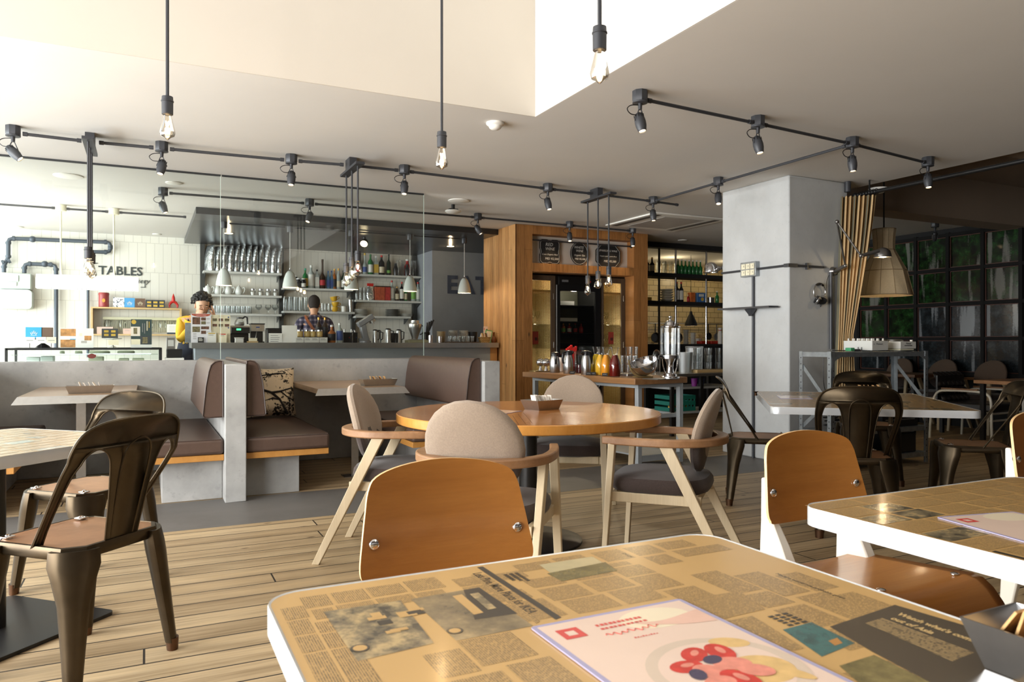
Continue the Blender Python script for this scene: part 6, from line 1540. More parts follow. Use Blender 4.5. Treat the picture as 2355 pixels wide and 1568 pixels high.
for c, xa, xb in (('left', 4.482, 4.93), ('right', 5.675, 6.06)):
    for zz, zn in ((1.349, 'upper'), (1.029, 'lower')):
        for i in range(4):
            loc = (xa + .06 + i * (xb - xa - .14) / 3, 9.0 + .06 * (i % 2), zz); lab = '%s wine glass from the left on the %s shelf of the %s lit cupboard' % (ORD[i], zn, c)
            if wg is None: wg = solo('wine_glass', wineglass(.19, .038), lab, 'glass', loc, 0, 'wine glasses in the lit cupboards')
            else: dup(wg, loc, 0, lab)
# fridge
t = thing('wine_fridge', 'black upright wine fridge with glass door between the lit cupboards', 'fridge', (4.955, 8.74, .0))
w = .70
M_frin = mat('fridge_interior', S(98, 96, 80), .5, var=.05)
b = MB(M_black); b.bx(0, .05, 0, .55, 0, 2.0); b.bx(w - .05, w, 0, .55, 0, 2.0); b.bx(.05, w - .05, 0, .55, 1.88, 2.0); b.bx(.05, w - .05, 0, .55, 0, .15); b.build('body', M_black, t, bev=.004)
b = MB(M_frin); b.bx(.05, w - .05, .5, .55, .15, 1.88)
for k in range(30): b.bx(.06, w - .06, .49, .5, .2 + k * .055, .23 + k * .055)
b.build('back_wall', M_frin, t)
b = MB(M_black_pl); b.bx(.0, .05, -.04, -.002, .1, 1.88); b.bx(w - .09, w, -.04, -.002, .1, 1.88); b.bx(.05, w - .09, -.04, -.002, 1.80, 1.88); b.bx(.05, w - .09, -.04, -.002, .1, .16); d = b.build('door', M_black_pl, t)
b = MB(M_glass); b.bx(.05, w - .09, -.02, -.014, .16, 1.80); b.build('door_glass', M_glass, d)
b = MB(M_alu); b.bx(-.008, .0, -.042, -.03, .1, 1.88); b.tube([(w - .05, -.041, 1.0), (w - .05, -.075, 1.02), (w - .05, -.075, .5), (w - .05, -.041, .48)], .008, 8); b.build('door_handle', M_alu, d)
b = MB(M_red); b.bx(.52, .56, -.001, 0, 1.93, 1.95); b.use(M_grey_pl).bx(.1, .2, -.001, 0, 1.925, 1.955); b.build('control_panel', None, t)
for k, z in enumerate((.45, .62, .8, .92, 1.08, 1.22, 1.38, 1.6)):
    b = MB(M_black_pl); b.bx(.055, w - .055, .03, .48, z, z + .012); b.build('shelf', M_black_pl, t)
fr = []
for i, (x, z, sx, sz, m, lab) in enumerate(((.22, 1.392, .28, .05, M_white, 'white carton on the third shelf of the wine fridge'), (.20, 1.612, .22, .06, M_white, 'white stacked cartons on the top shelf of the wine fridge'), (.16, .932, .22, .085, M_sachet, 'red edged white box on the middle shelf of the wine fridge'), (.42, .932, .1, .06, L_red, 'small dark red box on the middle shelf of the wine fridge'), (.34, 1.392 + 0, .0, .0, M_white, ''))):
    if not lab: continue
    b = MB(m); b.bx(-sx / 2, sx / 2, -.1, .1, 0, sz)
    if i == 2: b.use(L_red).bx(-sx / 2, sx / 2, -.1012, -.1004, 0, .014); b.bx(-sx / 2, sx / 2, -.1012, -.1004, sz - .014, sz); b.bx(-sx / 2, -sx / 2 + .012, -.1012, -.1004, 0, sz); b.bx(sx / 2 - .012, sx / 2, -.1012, -.1004, 0, sz)
    solo('fridge_box', b, lab, 'box', (4.955 + x + .05, 8.95, z + .0005))
for i in range(5):
    b = MB(); bottle_mesh(b, .135, .03, (G_green, G_amber, G_red, G_dgreen, G_red)[i], (L_yel, L_grn, L_white, L_red, L_red)[i], C_red if i > 2 else C_gold, sh=.6)
    solo('fridge_bottle', b, '%s small bottle from the left on the upper middle shelf of the wine fridge' % ORD[i], 'bottle', (4.955 + .12 + i * .095, 8.9, 1.2325), 0, 'small bottles in the wine fridge')

# ================================================================ drinks table (turned a little)
BA = radians(6); BX, BY = V((cos(BA), sin(BA), 0)), V((-sin(BA), cos(BA), 0)); BO = V((3.87, 5.36, 0))
M_frame = mat('pale_grey_steel_frame', S(176, 182, 186), .4, .3, var=.05)
t = thing('drinks_table', 'thick wooden slab table on a pale steel frame, carrying the drinks', 'table', BO, BA)
b = MB(M_slab); ed = [(-.09, -.06), (.54, -.06), (.56, .5), (.55, 1.1), (.56, 1.74), (-.08, 1.74), (-.095, 1.3), (-.075, .9), (-.1, .4)]; b.prism(ed, .735, .79); b.build('slab_top', M_slab, t, bev=.006)
for x in (0, .5):
    for y in (0, 1.62):
        b = MB(M_frame); b.bx(x, x + .045, y, y + .045, .012, .70); b.build('leg', M_frame, t, bev=.002)
        b = MB(M_chrome); b.cyl((x + .022, y + .022, 0), (x + .022, y + .022, .012), .012, n=10); b.build('levelling_foot', M_chrome, t)
b = MB(M_frame); b.bx(0, .545, 0, .04, .7005, .734); b.bx(0, .545, 1.625, 1.665, .7005, .734); b.bx(0, .04, .04, 1.625, .7005, .734); b.bx(.505, .545, .04, 1.625, .7005, .734); b.build('top_rails', M_frame, t)
b = MB(M_frame); b.bx(.046, .499, 0, .04, .05, .09); b.bx(.046, .499, .0, 1.6, .091, .105); b.bx(.046, .499, .045, .085, .42, .455); b.build('lower_shelf', M_frame, t)
def bt(px, c):
    """spot on the slab at depth c from its long near edge, under picture column px"""
    u = (px - CX) / FOC; P = BO + BX * c
    r0, f0 = P.x * CS - P.y * SN, P.x * SN + P.y * CS; rr, ff = BY.x * CS - BY.y * SN, BY.x * SN + BY.y * CS
    k = (u * f0 - r0) / (rr - u * ff); q = P + BY * k; return (q.x, q.y, .7905)
def thermos(px, c, h, r, ha, lab):
    t = thing('thermal_jug', lab, 'jug', bt(px, c), ha, 'steel thermal jugs')
    b = MB(M_steel); b.lathe([(r * .95, 0), (r, .006), (r, h * .35), (r * .92, h * .6), (r * .72, h * .78)], n=24); b.build('body', M_steel, t)
    b = MB(M_black_pl); b.lathe([(r * .74, h * .785), (r * .72, h * .9), (r * .62, h * .97), (r * .3, h)], n=24); b.lathe([(.02, 0), (.016, .03)], (0, r * .7, h * .86), 8, RX(-1.0)); b.build('lid', M_black_pl, t)
    b = MB(M_black_pl); b.tube(cat_rom([(0, -r * .6, h * .92), (0, -r * 1.25, h * .9), (0, -r * 1.45, h * .7), (0, -r * 1.35, h * .5), (0, -r * 1.2, h * .44)], 4), .010, 8); b.build('handle', M_black_pl, t)
thermos(1276, .1, .215, .054, 2.3 + 3.6, 'steel thermal jug with black lid, first from the left on the drinks table')
thermos(1307, .08, .235, .052, 4.9, 'steel thermal jug with black lid, second from the left on the drinks table')
thermos(1348, .10, .235, .050, 1.7, 'steel thermal jug with black handle left of the yellow juice')
t = thing('acrylic_pitcher', 'clear acrylic jug with a little red drink between the thermal jugs', 'jug', bt(1333, .24)); b = MB(M_cup); b.lathe([(.055, 0), (.058, .21), (.05, .225), (.01, .228)], n=20, caps=False); b.lathe([(.012, .23), (.008, .245)], n=8); b.build('pitcher', M_cup, t)
b = MB(mat('plum_drink', S(98, 34, 44), .15)); b.lathe([(.053, .004), (.0545, .085), (.002, .086)], n=20); b.build('drink', None, t)
def carafe(px, c, rgb, lab, fill=.66):
    t = thing('juice_carafe', lab, 'carafe', bt(px, c), 0, 'glass juice carafes'); hh = .27
    pr = [(.048, 0), (.052, .006), (.052, .10), (.046, .14), (.026, .185), (.024, .20), (.03, .235), (.043, hh)]
    b = MB(M_cup); b.lathe(pr, n=22, caps=False); b.build('glass', M_cup, t)
    top = .19 if fill > .5 else .15
    b = MB(mat('juice_%d_%d_%d' % rgb, S(*rgb), .2, var=.03, emit=None)); b.lathe([(.046, .004), (.050, .01), (.050, .10), (.0445, .139), (.026, .183), (.0235, .196), (.002, .197)], n=22); b.build('juice', None, t)
carafe(1371, .26, (255, 214, 10), 'glass carafe of bright yellow juice on the drinks table'); carafe(1381, .08, (255, 196, 60), 'glass carafe of light orange juice on the drinks table'); carafe(1394, .03, (255, 168, 44), 'glass carafe of orange juice left of the dark red one'); carafe(1414, .0, (110, 22, 14), 'glass carafe of dark red drink on the drinks table')
for i, (px, c) in enumerate(((1316, -.04), (1354, -.05), (1364, -.02), (1391, -.06))):
    b = MB(M_black_pl); b.box((0, 0, .018), (.055, .004, .03), RX(-.35)); b.use(M_grey_t); b.box((0, -.004, .02), (.035, .001, .004), RX(-.35)); solo('drink_label', b, '%s little black drink label from the left along the edge of the drinks table' % ORD[i], 'sign', bt(px, c), BA - pi / 2 + .5, 'black drink labels')
b = MB(M_red)
for k in range(7): b.box(((k - 3) * .013, 0, .13 + .012 * ((k * 5) % 4)), (.012, .03, .24), RY((k - 3) * .05))
solo('red_stirrers', b, 'bundle of bright red holders standing behind the thermal jugs', 'holder', bt(1314, .40))
b = MB(M_sachet); b.lathe([(.03, 0), (.032, .15), (.028, .15)], n=14, caps=False); solo('cup_stack', b, 'stack of pale paper cups behind the two left thermal jugs', 'cups', bt(1290, .36))
t = thing('brass_tray', 'small brass tray with tongs at the left end of the drinks table', 'tray', bt(1242, .12)); b = MB(mat('brass', S(150, 128, 84), .4, .8)); b.prism(rrect(-.10, .10, -.07, .07, .02, 3), 0, .01); b.build('tray', None, t)
for i, px in enumerate((1243, 1256)):
    t = thing('sugar_dome', '%s chrome roll top sugar ball on the brass tray' % ('left', 'right')[i], 'sugar bowl', V(bt(px, .12)) + V((0, 0, .0105)), 0, 'chrome sugar balls')
    b = MB(M_chrome); b.ball((0, 0, .088), .044, 18, 12); b.build('ball', M_chrome, t); b = MB(M_chrome); b.cyl((0, 0, 0), (0, 0, .045), .022, .009, 12); b.build('foot', M_chrome, t)
    b = MB(M_black_pl); b.ball((0, -.044, .1), .006, 8, 6); b.build('knob', M_black_pl, t)
# stacks of tumblers, tilted bowl, water dispenser
tg = None
for i, (px, c, lv) in enumerate(((1427, .22, 0), (1427, .22, 1), (1440, .16, 0), (1440, .16, 1), (1454, .24, 0), (1454, .24, 1), (1446, .36, 0), (1446, .36, 1), (1446, .36, 2), (1459, .38, 0), (1459, .38, 1), (1459, .38, 2))):
    q = bt(px, c); loc = (q[0], q[1], q[2] + .022 + lv * .083); lab = '%s tumbler of the stacked ones left of the tilted bowl, level %s from the table' % (ORD[i], ORD[lv])
    if tg is None: tg = solo('tumbler', tumbler(14, .082, .036), lab, 'glass', loc, 0, 'stacked tumblers on the drinks table')
    else: dup(tg, loc, 0, lab)
b = MB(M_steel); b.prism(rrect(-.12, .14, -.13, .13, .02, 3), 0, .02); solo('steel_tray', b, 'steel tray under the stacked tumblers on the drinks table', 'tray', bt(1444, .27), BA)
t = thing('steel_bowl', 'polished steel bowl tilted on its stand on the drinks table', 'bowl', bt(1482, .10), 0); b = MB(M_chrome); b.T(TR(0, 0, .10) @ RZ(.45) @ RX(-.1) @ RY(-.42)); b.lathe([(.02, -.075), (.08, -.06), (.118, -.015), (.128, .03), (.130, .045), (.124, .045), (.112, -.01), (.07, -.05), (.004, -.062)], n=32); b.build('bowl', M_chrome, t)
b = MB(mat('brass', S(150, 128, 84))); b.tube(cat_rom([(-.15, .03, .16), (-.14, .02, .10), (-.12, .0, .04), (-.06, -.04, .008), (.06, -.04, .008)], 4), .007, 6); b.tube([(.06, -.04, .008), (.10, .05, .008), (-.08, .06, .008), (-.06, -.04, .008)], .006, 6); b.build('stand', None, t)
t = thing('glass_cloche', 'tall clear domed jar behind the tilted bowl', 'jar', bt(1510, .40)); b = MB(M_cup); b.lathe([(.036, 0), (.036, .20), (.03, .228), (.012, .245), (.001, .248)], n=18, caps=False); b.build('dome', M_cup, t)
t = thing('water_dispenser', 'tall clear water dispenser on a chrome column at the end of the drinks table', 'dispenser', bt(1541, .26))
b = MB(M_chrome); b.lathe([(.085, 0), (.085, .012), (.06, .02), (.06, .035), (.035, .045), (.028, .09), (.032, .13), (.05, .17), (.09, .172), (.09, .20), (.02, .205)], n=28); b.build('column', M_chrome, t)
b = MB(M_cup); b.lathe([(.087, .205), (.087, .44), (.083, .445)], n=28, caps=False); b.build('tank', M_cup, t)
b = MB(M_cup); b.lathe([(.05, .206), (.05, .40)], n=20, caps=False); b.build('ice_tube', M_cup, t)
b = MB(M_chrome); b.lathe([(.089, .445), (.09, .455), (.06, .465)], n=28); b.lathe([(.05, .466), (.045, .49), (.02, .505), (.008, .51), (.008, .52), (.014, .53), (.014, .54), (.006, .546)], n=20); b.build('lid', M_chrome, t)
b = MB(M_black_pl); b.tube([(-.088, 0, .19), (-.12, 0, .19), (-.122, 0, .165)], .010, 8); b.build('tap', M_black_pl, t)
for s in (1, -1):
    b = MB(M_chrome); b.tube(cat_rom([(s * .05, 0, .035), (s * .075, 0, .10), (s * .085, 0, .168)], 4), .005, 6); b.build('stay', M_chrome, t)
b = MB(M_steel); b.bx(-.13, .12, -.10, .09, 0, .006); solo('drip_tray', b, 'flat steel drip tray in front of the water dispenser', 'tray', bt(1520, .04), BA)

# ================================================================ side work table with glasses, crate
t = thing('work_table', 'steel topped work table behind the drinks table, beside the column', 'table', (5.95, 7.25, 0))
b = MB(M_steel); b.bx(-.45, .62, -.28, .3, .70, .735); b.build('top', M_steel, t, bev=.003)
for x in (-.42, .02, .57):
    for y in (-.25, .25): b = MB(M_black); b.bx(x, x + .04, y, y + .04, 0, .70); b.build('leg', M_black, t)
b = MB(M_frame); b.bx(-.44, .6, -.24, .24, .55, .575); b.bx(-.44, .6, -.24, .24, .26, .285); b.build('shelves', M_frame, t)
b = MB(M_pine); b.bx(-.2, .3, -.12, .09, 0, .035); solo('wooden_board', b, 'thick wooden board under the upside down glasses by the column', 'board', (6.18, 7.2, .7355), bev=.003)
dg = None
for lv in range(3):
    for i in range(5):
        loc = (6.02 + i * .085, 7.14 + .07 * (i % 2), .771 + lv * .088); lab = '%s glass from the left on level %s of the stack by the column' % (ORD[i], ORD[lv])
        if dg is None: dg = solo('stacked_glass', tumbler(12, .087, .04), lab, 'glass', loc, 0, 'stacked glasses by the column')
        else: dup(dg, loc, 0, lab)
M_frost = thin_glass('frosted_plastic', (.80, .82, .82), .6, .25, .5)
b = MB(M_frost); b.lathe([(.075, 0), (.09, .24), (.092, .25), (.086, .25), (.07, .006)], n=20, caps=False); solo('frosted_jug', b, 'frosted clear tub right of the water dispenser column', 'tub', (gy(1576, 840, 7.2).x, 7.2, .7355))
b = MB(M_frost); b.lathe([(.10, 0), (.11, .30), (.115, .305), (.11, .32)], n=20, caps=False); solo('lidded_tub', b, 'clear lidded tub behind the stacked glasses by the column', 'tub', (gy(1598, 840, 7.42).x, 7.43, .7355))
for i, (px, rgb, nm) in enumerate(((1597, (130, 40, 130), 'purple'), (1612, (40, 70, 150), 'blue'))):
    b = MB(mat(nm + '_plastic', S(*rgb), .4)); b.lathe([(.032, 0), (.042, .095), (.038, .095), (.03, .006)], n=14, caps=False); solo('plastic_cup', b, '%s plastic cup on the shelf under the work table' % nm, 'cup', (gy(px, 890, 7.1).x, 7.1, .5755))
t = thing('green_crate', 'teal green plastic crate under the work table', 'crate', (5.74, 7.2, .286)); M_crate = mat('teal_plastic', S(16, 112, 100), .5, var=.08)
b = MB(M_crate)
for a, c, d, e in ((-.19, .19, -.15, -.14), (-.19, .19, .14, .15), (-.19, -.18, -.14, .14), (.18, .19, -.14, .14)): 
    for z in (0, .07, .14): b.bx(a, c, d, e, z, z + .045)
for k in range(8): b.bx(-.19 + k * .0515, -.175 + k * .0515, -.151, -.139, 0, .185)
b.bx(-.18, .18, -.14, .14, .005, .012); b.build('crate', M_crate, t)
R_ = random.Random(8)
for k in range(6):
    b = MB(L_yel if k % 2 else C_gold); b.ball((-.12 + k * .045, -.07 + R_.uniform(-.02, .06), .045), .03, 8, 6); solo('fruit', b, '%s yellow fruit from the left in the teal crate' % ORD[k], 'fruit', (5.72, 7.18, .2855), 0, 'fruit in the teal crate')

# ================================================================ kitchen pass
t = thing('kitchen_rack', 'tall black and chrome rack of the kitchen pass, right of the wood cabinet', 'rack', (6.32, 9.14, 0))
def kx(px, Y=9.2): return gy(px, 700, Y).x
for nm, z in (('upper_shelf', 2.165), ('lower_shelf', 1.735)):
    b = MB(M_mblack); b.bx(0, 2.6, .0, .34, z - .06, z); b.build(nm, M_mblack, t)
for px, m in ((1513, M_iron), (1551, M_chrome), (1621, M_chrome)):
    x = kx(px) - 6.32
    for z0, z1 in ((1.081, 1.674), (1.736, 2.104), (2.166, 2.539)): b = MB(m); b.cyl((x, .03, z0), (x, .03, z1), .017, n=10); b.build('post', m, t)
b = MB(M_mblack); b.bx(0, 2.9, -.02, .7, 1.04, 1.08); b.bx(0, 2.9, .02, .66, 0, 1.04); solo('kitchen_counter', b, 'black kitchen pass counter under the chrome posts', 'counter', (6.32, 9.14, 0))
KU, KL, KC = 2.1655, 1.7355, 1.0805
for i in range(7):
    b = MB(); bottle_mesh(b, .235, .033, G_green, G_green, C_wht, sh=.5, n=12); solo('green_bottle', b, '%s green bottle from the left on the upper kitchen shelf' % ORD[i], 'bottle', (kx(1563 + i * 8.6), 9.24, KU), 0, 'green bottles on the kitchen shelf')
for i, (px, m) in enumerate(((1493, G_black), (1505, G_brown))):
    b = MB(); bottle_mesh(b, .24, .04, m, L_cream, C_gold, sh=.55); solo('dark_bottle', b, '%s dark bottle with cream label at the left of the upper kitchen shelf' % ('left', 'right')[i], 'bottle', (kx(px), 9.26, KU), 0, 'dark bottles on the kitchen shelf')
kg = None
for i in range(5):
    loc = (kx(1517 + i * 7.2), 9.24 + .05 * (i % 2), KU); lab = '%s tall glass from the left on the upper kitchen shelf, before the green bottles' % ORD[i]
    if kg is None: kg = solo('kitchen_glass', tumbler(12, .19, .03), lab, 'glass', loc, 0, 'tall glasses on the kitchen shelf')
    else: dup(kg, loc, 0, lab)
for i, px in enumerate((1558.5, 1568.5)):
    b = MB(); bottle_mesh(b, .31, .038, G_black, L_white, C_red, sh=.6, l0=.1, l1=.56); solo('wine_bottle', b, '%s wine bottle with white label and red top on the kitchen shelf' % ('left', 'right')[i], 'bottle', (kx(px), 9.22, KL), 0, 'wine bottles on the kitchen shelf')
b = MB(mat('orange_tin', S(206, 108, 50), .5, var=.25, scale=20)); b.bx(-.042, .042, -.04, .04, 0, .15); solo('orange_box', b, 'orange box on the lower kitchen shelf right of the wine bottles', 'box', (kx(1592), 9.22, KL))
b = MB(L_red); bottle_mesh(b, .11, .02, G_red, L_red, C_wht, sh=.6); solo('sauce_bottle', b, 'small red sauce bottle left of the orange box on the kitchen shelf', 'bottle', (kx(1582.5), 9.2, KL))
b = MB(mat('blue_carton', S(60, 110, 170), .5, var=.12)); b.bx(-.075, .075, -.05, .05, 0, .15); b.use(L_yel); b.T(TR(.02, -.0505, .05) @ RX(pi / 2)); b.disc(0, 0, .03, z=0, n=14); b.T(); b.use(L_white).bx(-.05, .05, -.0512, -.0505, .09, .13); solo('blue_box', b, 'blue box with yellow spot on the lower kitchen shelf', 'box', (kx(1612), 9.24, KL))
b = MB(M_steel); b.lathe([(.055, 0), (.058, .085), (.054, .085), (.05, .005)], n=16, caps=False); b.bx(-.12, -.055, -.008, .008, .07, .08); solo('saucepan', b, 'small steel saucepan at the right of the lower kitchen shelf', 'pan', (kx(1638), 9.24, KL))
b = MB(); bottle_mesh(b, .19, .03, G_green, G_green, C_wht, sh=.55); solo('green_bottle', b, 'single green bottle at the right end of the lower kitchen shelf by the column', 'bottle', (kx(1651), 9.22, KL), 0)
plate_stack(1533, 9.26, KL, 5, .105, .038, 'large pale bowl, #, in the stack on the lower kitchen shelf', M_china, 'bowl', 'bowl')
b = MB(M_pine); b.bx(-.10, .11, -.08, .08, 0, .012); b.use(L_yel).bx(-.09, .06, -.06, .06, .0125, .06); solo('wooden_board', b, 'wooden board with yellow cartons at the left of the lower kitchen shelf', 'board', (kx(1497), 9.32, KL))
# deeper in the kitchen
slab('wall_kitchen_tile', [(6.31, 11.2, 11.56, 11.6, 0, H - .001)], M_ktile)
t = thing('kitchen_pendant', 'dark grey cone pendant hanging in the kitchen', 'pendant lamp', (gy(1589, 735, 10.2).x, 10.2, 0)); z0 = gy(1589, 749, 10.2).z
b = MB(M_iron); b.lathe([(.02, z0 + .25), (.03, z0 + .2), (.05, z0 + .17), (.105, z0 + .04), (.107, z0), (.10, z0), (.095, z0 + .04), (.02, z0 + .18)], n=24, caps=False); b.build('shade', M_iron, t)
b = MB(M_black); b.cyl((0, 0, z0 + .2), (0, 0, H - .003), .004, n=6); b.build('cord', M_black, t); b = MB(M_lampin); b.ball((0, 0, z0 + .06), .03); b.build('bulb', M_lampin, t); LAMPS.append((t.location.x, 10.2, z0 - .05))
b = MB(M_steel); b.cyl((6.45, 11.45, 1.47), (10.6, 11.45, 1.47), .010); solo('utensil_rail', b, 'steel rail of hanging pans on the kitchen tiles', 'rail')
for i, (px, r, m, lab) in enumerate(((1507, .10, M_black, 'black pan hanging at the left of the kitchen tiles'), (1528, .11, M_black, 'black pan hanging beside the chrome post in the kitchen'), (1559, .10, M_iron, 'round steel pan hanging right of the chrome post in the kitchen'), (1629, .07, M_black, 'dark ladle pan hanging at the right of the kitchen tiles'), (1648, .08, M_steel, 'steel strainer hanging beside the column in the kitchen'))):
    b = MB(m); b.T(RX(pi / 2)); b.lathe([(r * .8, -.03), (r, .02), (r * .95, .02), (r * .76, -.02), (.004, -.02)], (0, -r - .17, 0), 20); b.bx(-.01, .01, -.18, 0, -.004, .004); b.T(); solo('hanging_pan', b, lab, 'pan', (gy(px, 720, 11.4).x, 11.40, 1.466), 0, 'pans hanging in the kitchen')
for i, (px, n) in enumerate(((1577, 5), (1593, 4), (1604, 2))):
    for k in range(n):
        t_ = thing('white_mug', '%s mug from the bottom in the %s stack on the kitchen counter' % (ORD[k], ORD[i]), 'mug', (gy(px, 770, 9.6).x, 9.6, KC + k * .046), 0, 'stacked mugs in the kitchen')
        b = MB(M_china); b.lathe([(.036, 0), (.042, .044), (.038, .044), (.03, .005)], n=14, caps=False); b.build('bowl', M_china, t_)
        b = MB(M_china); b.tube([(.04, -.005, .036), (.062, -.01, .034), (.06, -.01, .014), (.038, -.005, .01)], .005, 6); b.build('handle', M_china, t_)
for i, (px, lab) in enumerate(((1617, 'left'), (1640, 'right'))):
    b = MB(mat('tomato_red', S(180, 44, 26), .35, var=.3, scale=40)); b.bx(-.09, .09, -.06, .06, 0, .05); solo('red_tray', b, 'shallow box of red tomatoes on the kitchen counter, %s one' % lab, 'tray', (gy(px, 780, 9.5).x, 9.5, KC), 0, 'boxes of tomatoes', bev=.01)
b = MB(mat('green_tub', S(50, 76, 60), .5)); b.lathe([(.05, 0), (.055, .05)], n=14)
for k in range(4): b.use(M_pine).tube([(0, 0, .05), (-.05 + k * .03, 0, .16)], .008, 6)
solo('utensil_tub', b, 'green tub of wooden utensils on the kitchen counter', 'tub', (gy(1612, 770, 9.72).x, 9.72, KC))
b = MB(M_white); b.lathe([(.035, 0), (.035, .17), (.024, .21), (.022, .235), (.03, .25), (.03, .262)], n=16); b.use(M_red); b.lathe([(.0235, .212), (.0235, .228)], n=16); solo('white_bottle', b, 'white squeeze bottle with a red band beside the column', 'bottle', (kx(1651, 9.45), 9.4, KC), 0)
# ================================================================ on the column
XC = 5.219
q0, q1 = gx(1660, 639, XC), gx(1823, 623, XC)
b = MB(M_conduit); zc = 1.80
a, c = gx(1712, 634, XC), gx(1747, 630, XC)
b.cyl((XC - .013, 5.79, zc), (XC - .013, a.y + .005, zc), .011, n=8); b.cyl((XC - .013, c.y - .005, zc), (XC - .013, 4.945, zc), .011, n=8)
b.bx(XC - .03, XC - .001, 4.93, 4.965, zc - .016, zc + .016); b.bx(XC - .03, 5.30, 4.905, 4.929, zc - .016, zc + .016); b.cyl((5.30, 4.915, zc), (5.64, 4.915, zc), .011, n=8); b.bx(5.42, 5.44, 4.905, 4.929, zc - .03, zc + .03)
solo('conduit', b, 'grey conduit running around the column at lamp height', 'conduit')
m_ = gx(1730, 630, XC); hw = (a.y - c.y) / 2
t = thing('outlet_box', 'steel box of six cream sockets on the bright face of the column', 'socket', (XC - .002, (a.y + c.y) / 2, zc)); b = MB(M_galv); b.bx(-.05, 0, -hw, hw, -.068, .072); b.build('box', M_galv, t, bev=.003)
for i in range(3):
    for k in range(2): b = MB(M_crm); b.bx(-.056, -.0505, -hw * .85 + i * hw * .58, -hw * .85 + i * hw * .58 + hw * .5, -.055 + k * .06, -.005 + k * .06); b.use(M_black).bx(-.0565, -.056, -hw * .7 + i * hw * .58, -hw * .66 + i * hw * .58, -.035 + k * .06, -.02 + k * .06); b.build('socket', None, t)
yv = gx(1735, 800, XC).y
b = MB(M_conduit); b.cyl((XC - .016, yv, 0.001), (XC - .016, yv, zc - .07), .013, n=8); solo('conduit', b, 'dark upright conduit down the bright face of the column', 'conduit')
a, c = gx(1668, 710, XC - .05), gx(1787, 707, XC - .05); z = (a.z + c.z) / 2
t = thing('column_shelf', 'narrow grey steel ledge fixed across the column conduit', 'shelf', (XC - .031, (a.y + c.y) / 2, z)); b = MB(M_conduit); L2 = (a.y - c.y) / 2; b.bx(-.12, 0, -L2, L2, -.008, .008); b.build('ledge', M_conduit, t)
b = MB(M_conduit); b.lathe([(.017, -.075), (.02, -.06), (.05, -.02), (.055, -.009)], (-.02, yv - (a.y + c.y) / 2, 0), 14); b.build('bracket', M_conduit, t)
# headphones
q = gy(1886, 685, 4.90)
t = thing('headphones', 'black and silver headphones hanging on the shaded face of the column', 'headphones', (q.x, 4.925, q.z + .055)); r = .075
b = MB(M_steel); b.tube([(r * cos(k * pi / 16 - .15) , -.02, r * 1.02 * sin(k * pi / 16 - .15)) for k in range(20)], .006, 8); b.build('arc', M_steel, t)
b = MB(M_black_pl); b.tube([(r * 1.0 * cos(a), -.02, r * 1.02 * sin(a)) for a in (.9 + k * .13 for k in range(11))], .010, 8); b.build('headband', M_black_pl, t)
for s in (1, -1):
    b = MB(M_black_pl); b.T(TR(s * .034, -.025, -.075) @ RZ(s * .5) @ RY(s * -.5 + pi / 2)); b.lathe([(.02, -.02), (.036, -.018), (.04, 0), (.036, .02), (.02, .022)], n=18); b.T(); e = b.build('ear_cup', M_black_pl, t)
    b = MB(M_steel); b.T(TR(s * .034, -.025, -.075) @ RZ(s * .5) @ RY(s * -.5 + pi / 2)); b.lathe([(.037, -.012), (.042, -.006), (.042, .004), (.037, .01)], n=18); b.T(); b.tube([(s * r * .98, -.02, -.01), (s * .06, -.022, -.045), (s * .045, -.024, -.06)], .006, 6); b.build('ear_ring', M_steel, e)
b = MB(M_iron); b.cyl((0, 0, r - .012), (0, -.045, r - .008), .005); b.build('hook', M_iron, t)
b = MB(M_black_pl); b.tube(cat_rom([(.02, -.01, -.11), (.03, -.01, -.13), (.09, -.012, .0), (.10, -.012, .10), (.13, -.012, .16)], 5), .0025, 5); b.build('cable', M_black_pl, t)
# ---- jointed wall lamps
M_lampm = mat('lamp_gunmetal', S(140, 138, 136), .3, .9, var=.06)
def jointed_lamp(lab, base, pts, head, r=.075, facing=V((1, 0, 0))):
    t = thing('jointed_wall_lamp', lab, 'wall lamp', base, 0, 'jointed metal wall lamps'); B = V(base)
    b = MB(M_lampm); b.cyl((0, -.001, 0), (0, -.03, 0), .045, .03, 16); b.cyl((0, -.03, 0), V(pts[0]) - B, .018, n=10); b.build('wall_mount', M_lampm, t)
    for p, q in zip(pts[:-1], pts[1:]): b = MB(M_lampm); b.cyl(V(p) - B, V(q) - B, .009, n=8); b.build('arm', M_lampm, t)
    for p in pts: b = MB(M_lampm); b.ball(V(p) - B, .019, 12, 8); b.build('joint', M_lampm, t)
    h = V(head) - B; b = MB(M_lampm); b.cyl(V(pts[-1]) - B, h + V((-r * .8 if head[0] > pts[-1][0] else r * .8, 0, r * .5)), .016, .022, 10); b.T(TR(*h)); b.lathe([(.012, r * 1.0), (r * .5, r * .9), (r * .86, r * .58), (r, .1 * r), (r, -.1 * r), (r * 1.08, -.14 * r), (r * 1.06, -.2 * r), (r * .95, -.16 * r), (r * .8, r * .5), (r * .4, r * .82), (.01, r * .9)], n=24, caps=False); s = b.build('shade', M_lampm, t)
    b = MB(M_lampin); b.T(TR(*h)); b.ball((0, 0, .012), (r * .62, r * .62, r * .28), 14, 8); b.build('bulb', M_lampin, s); LAMPS.append((head[0], head[1], head[2] - r * .35)); return t
base = gy(1915, 624, 4.929)
jointed_lamp('jointed metal wall lamp on the column, its dome glowing before the curtain', base, [gy(1944, 611, 4.78), gy(1925, 510, 4.66), gy(1980, 588, 4.55)], gy(2030, 588, 4.5), .072)
b_ = V((5.3, 5.90, 1.83)); 
t = thing('jointed_wall_lamp', 'chrome dome wall lamp peeping out left of the column', 'wall lamp', (5.26, 5.801, 1.86), 0, 'jointed metal wall lamps')
hq = gy(1635, 618, 5.95) - V(t.location)
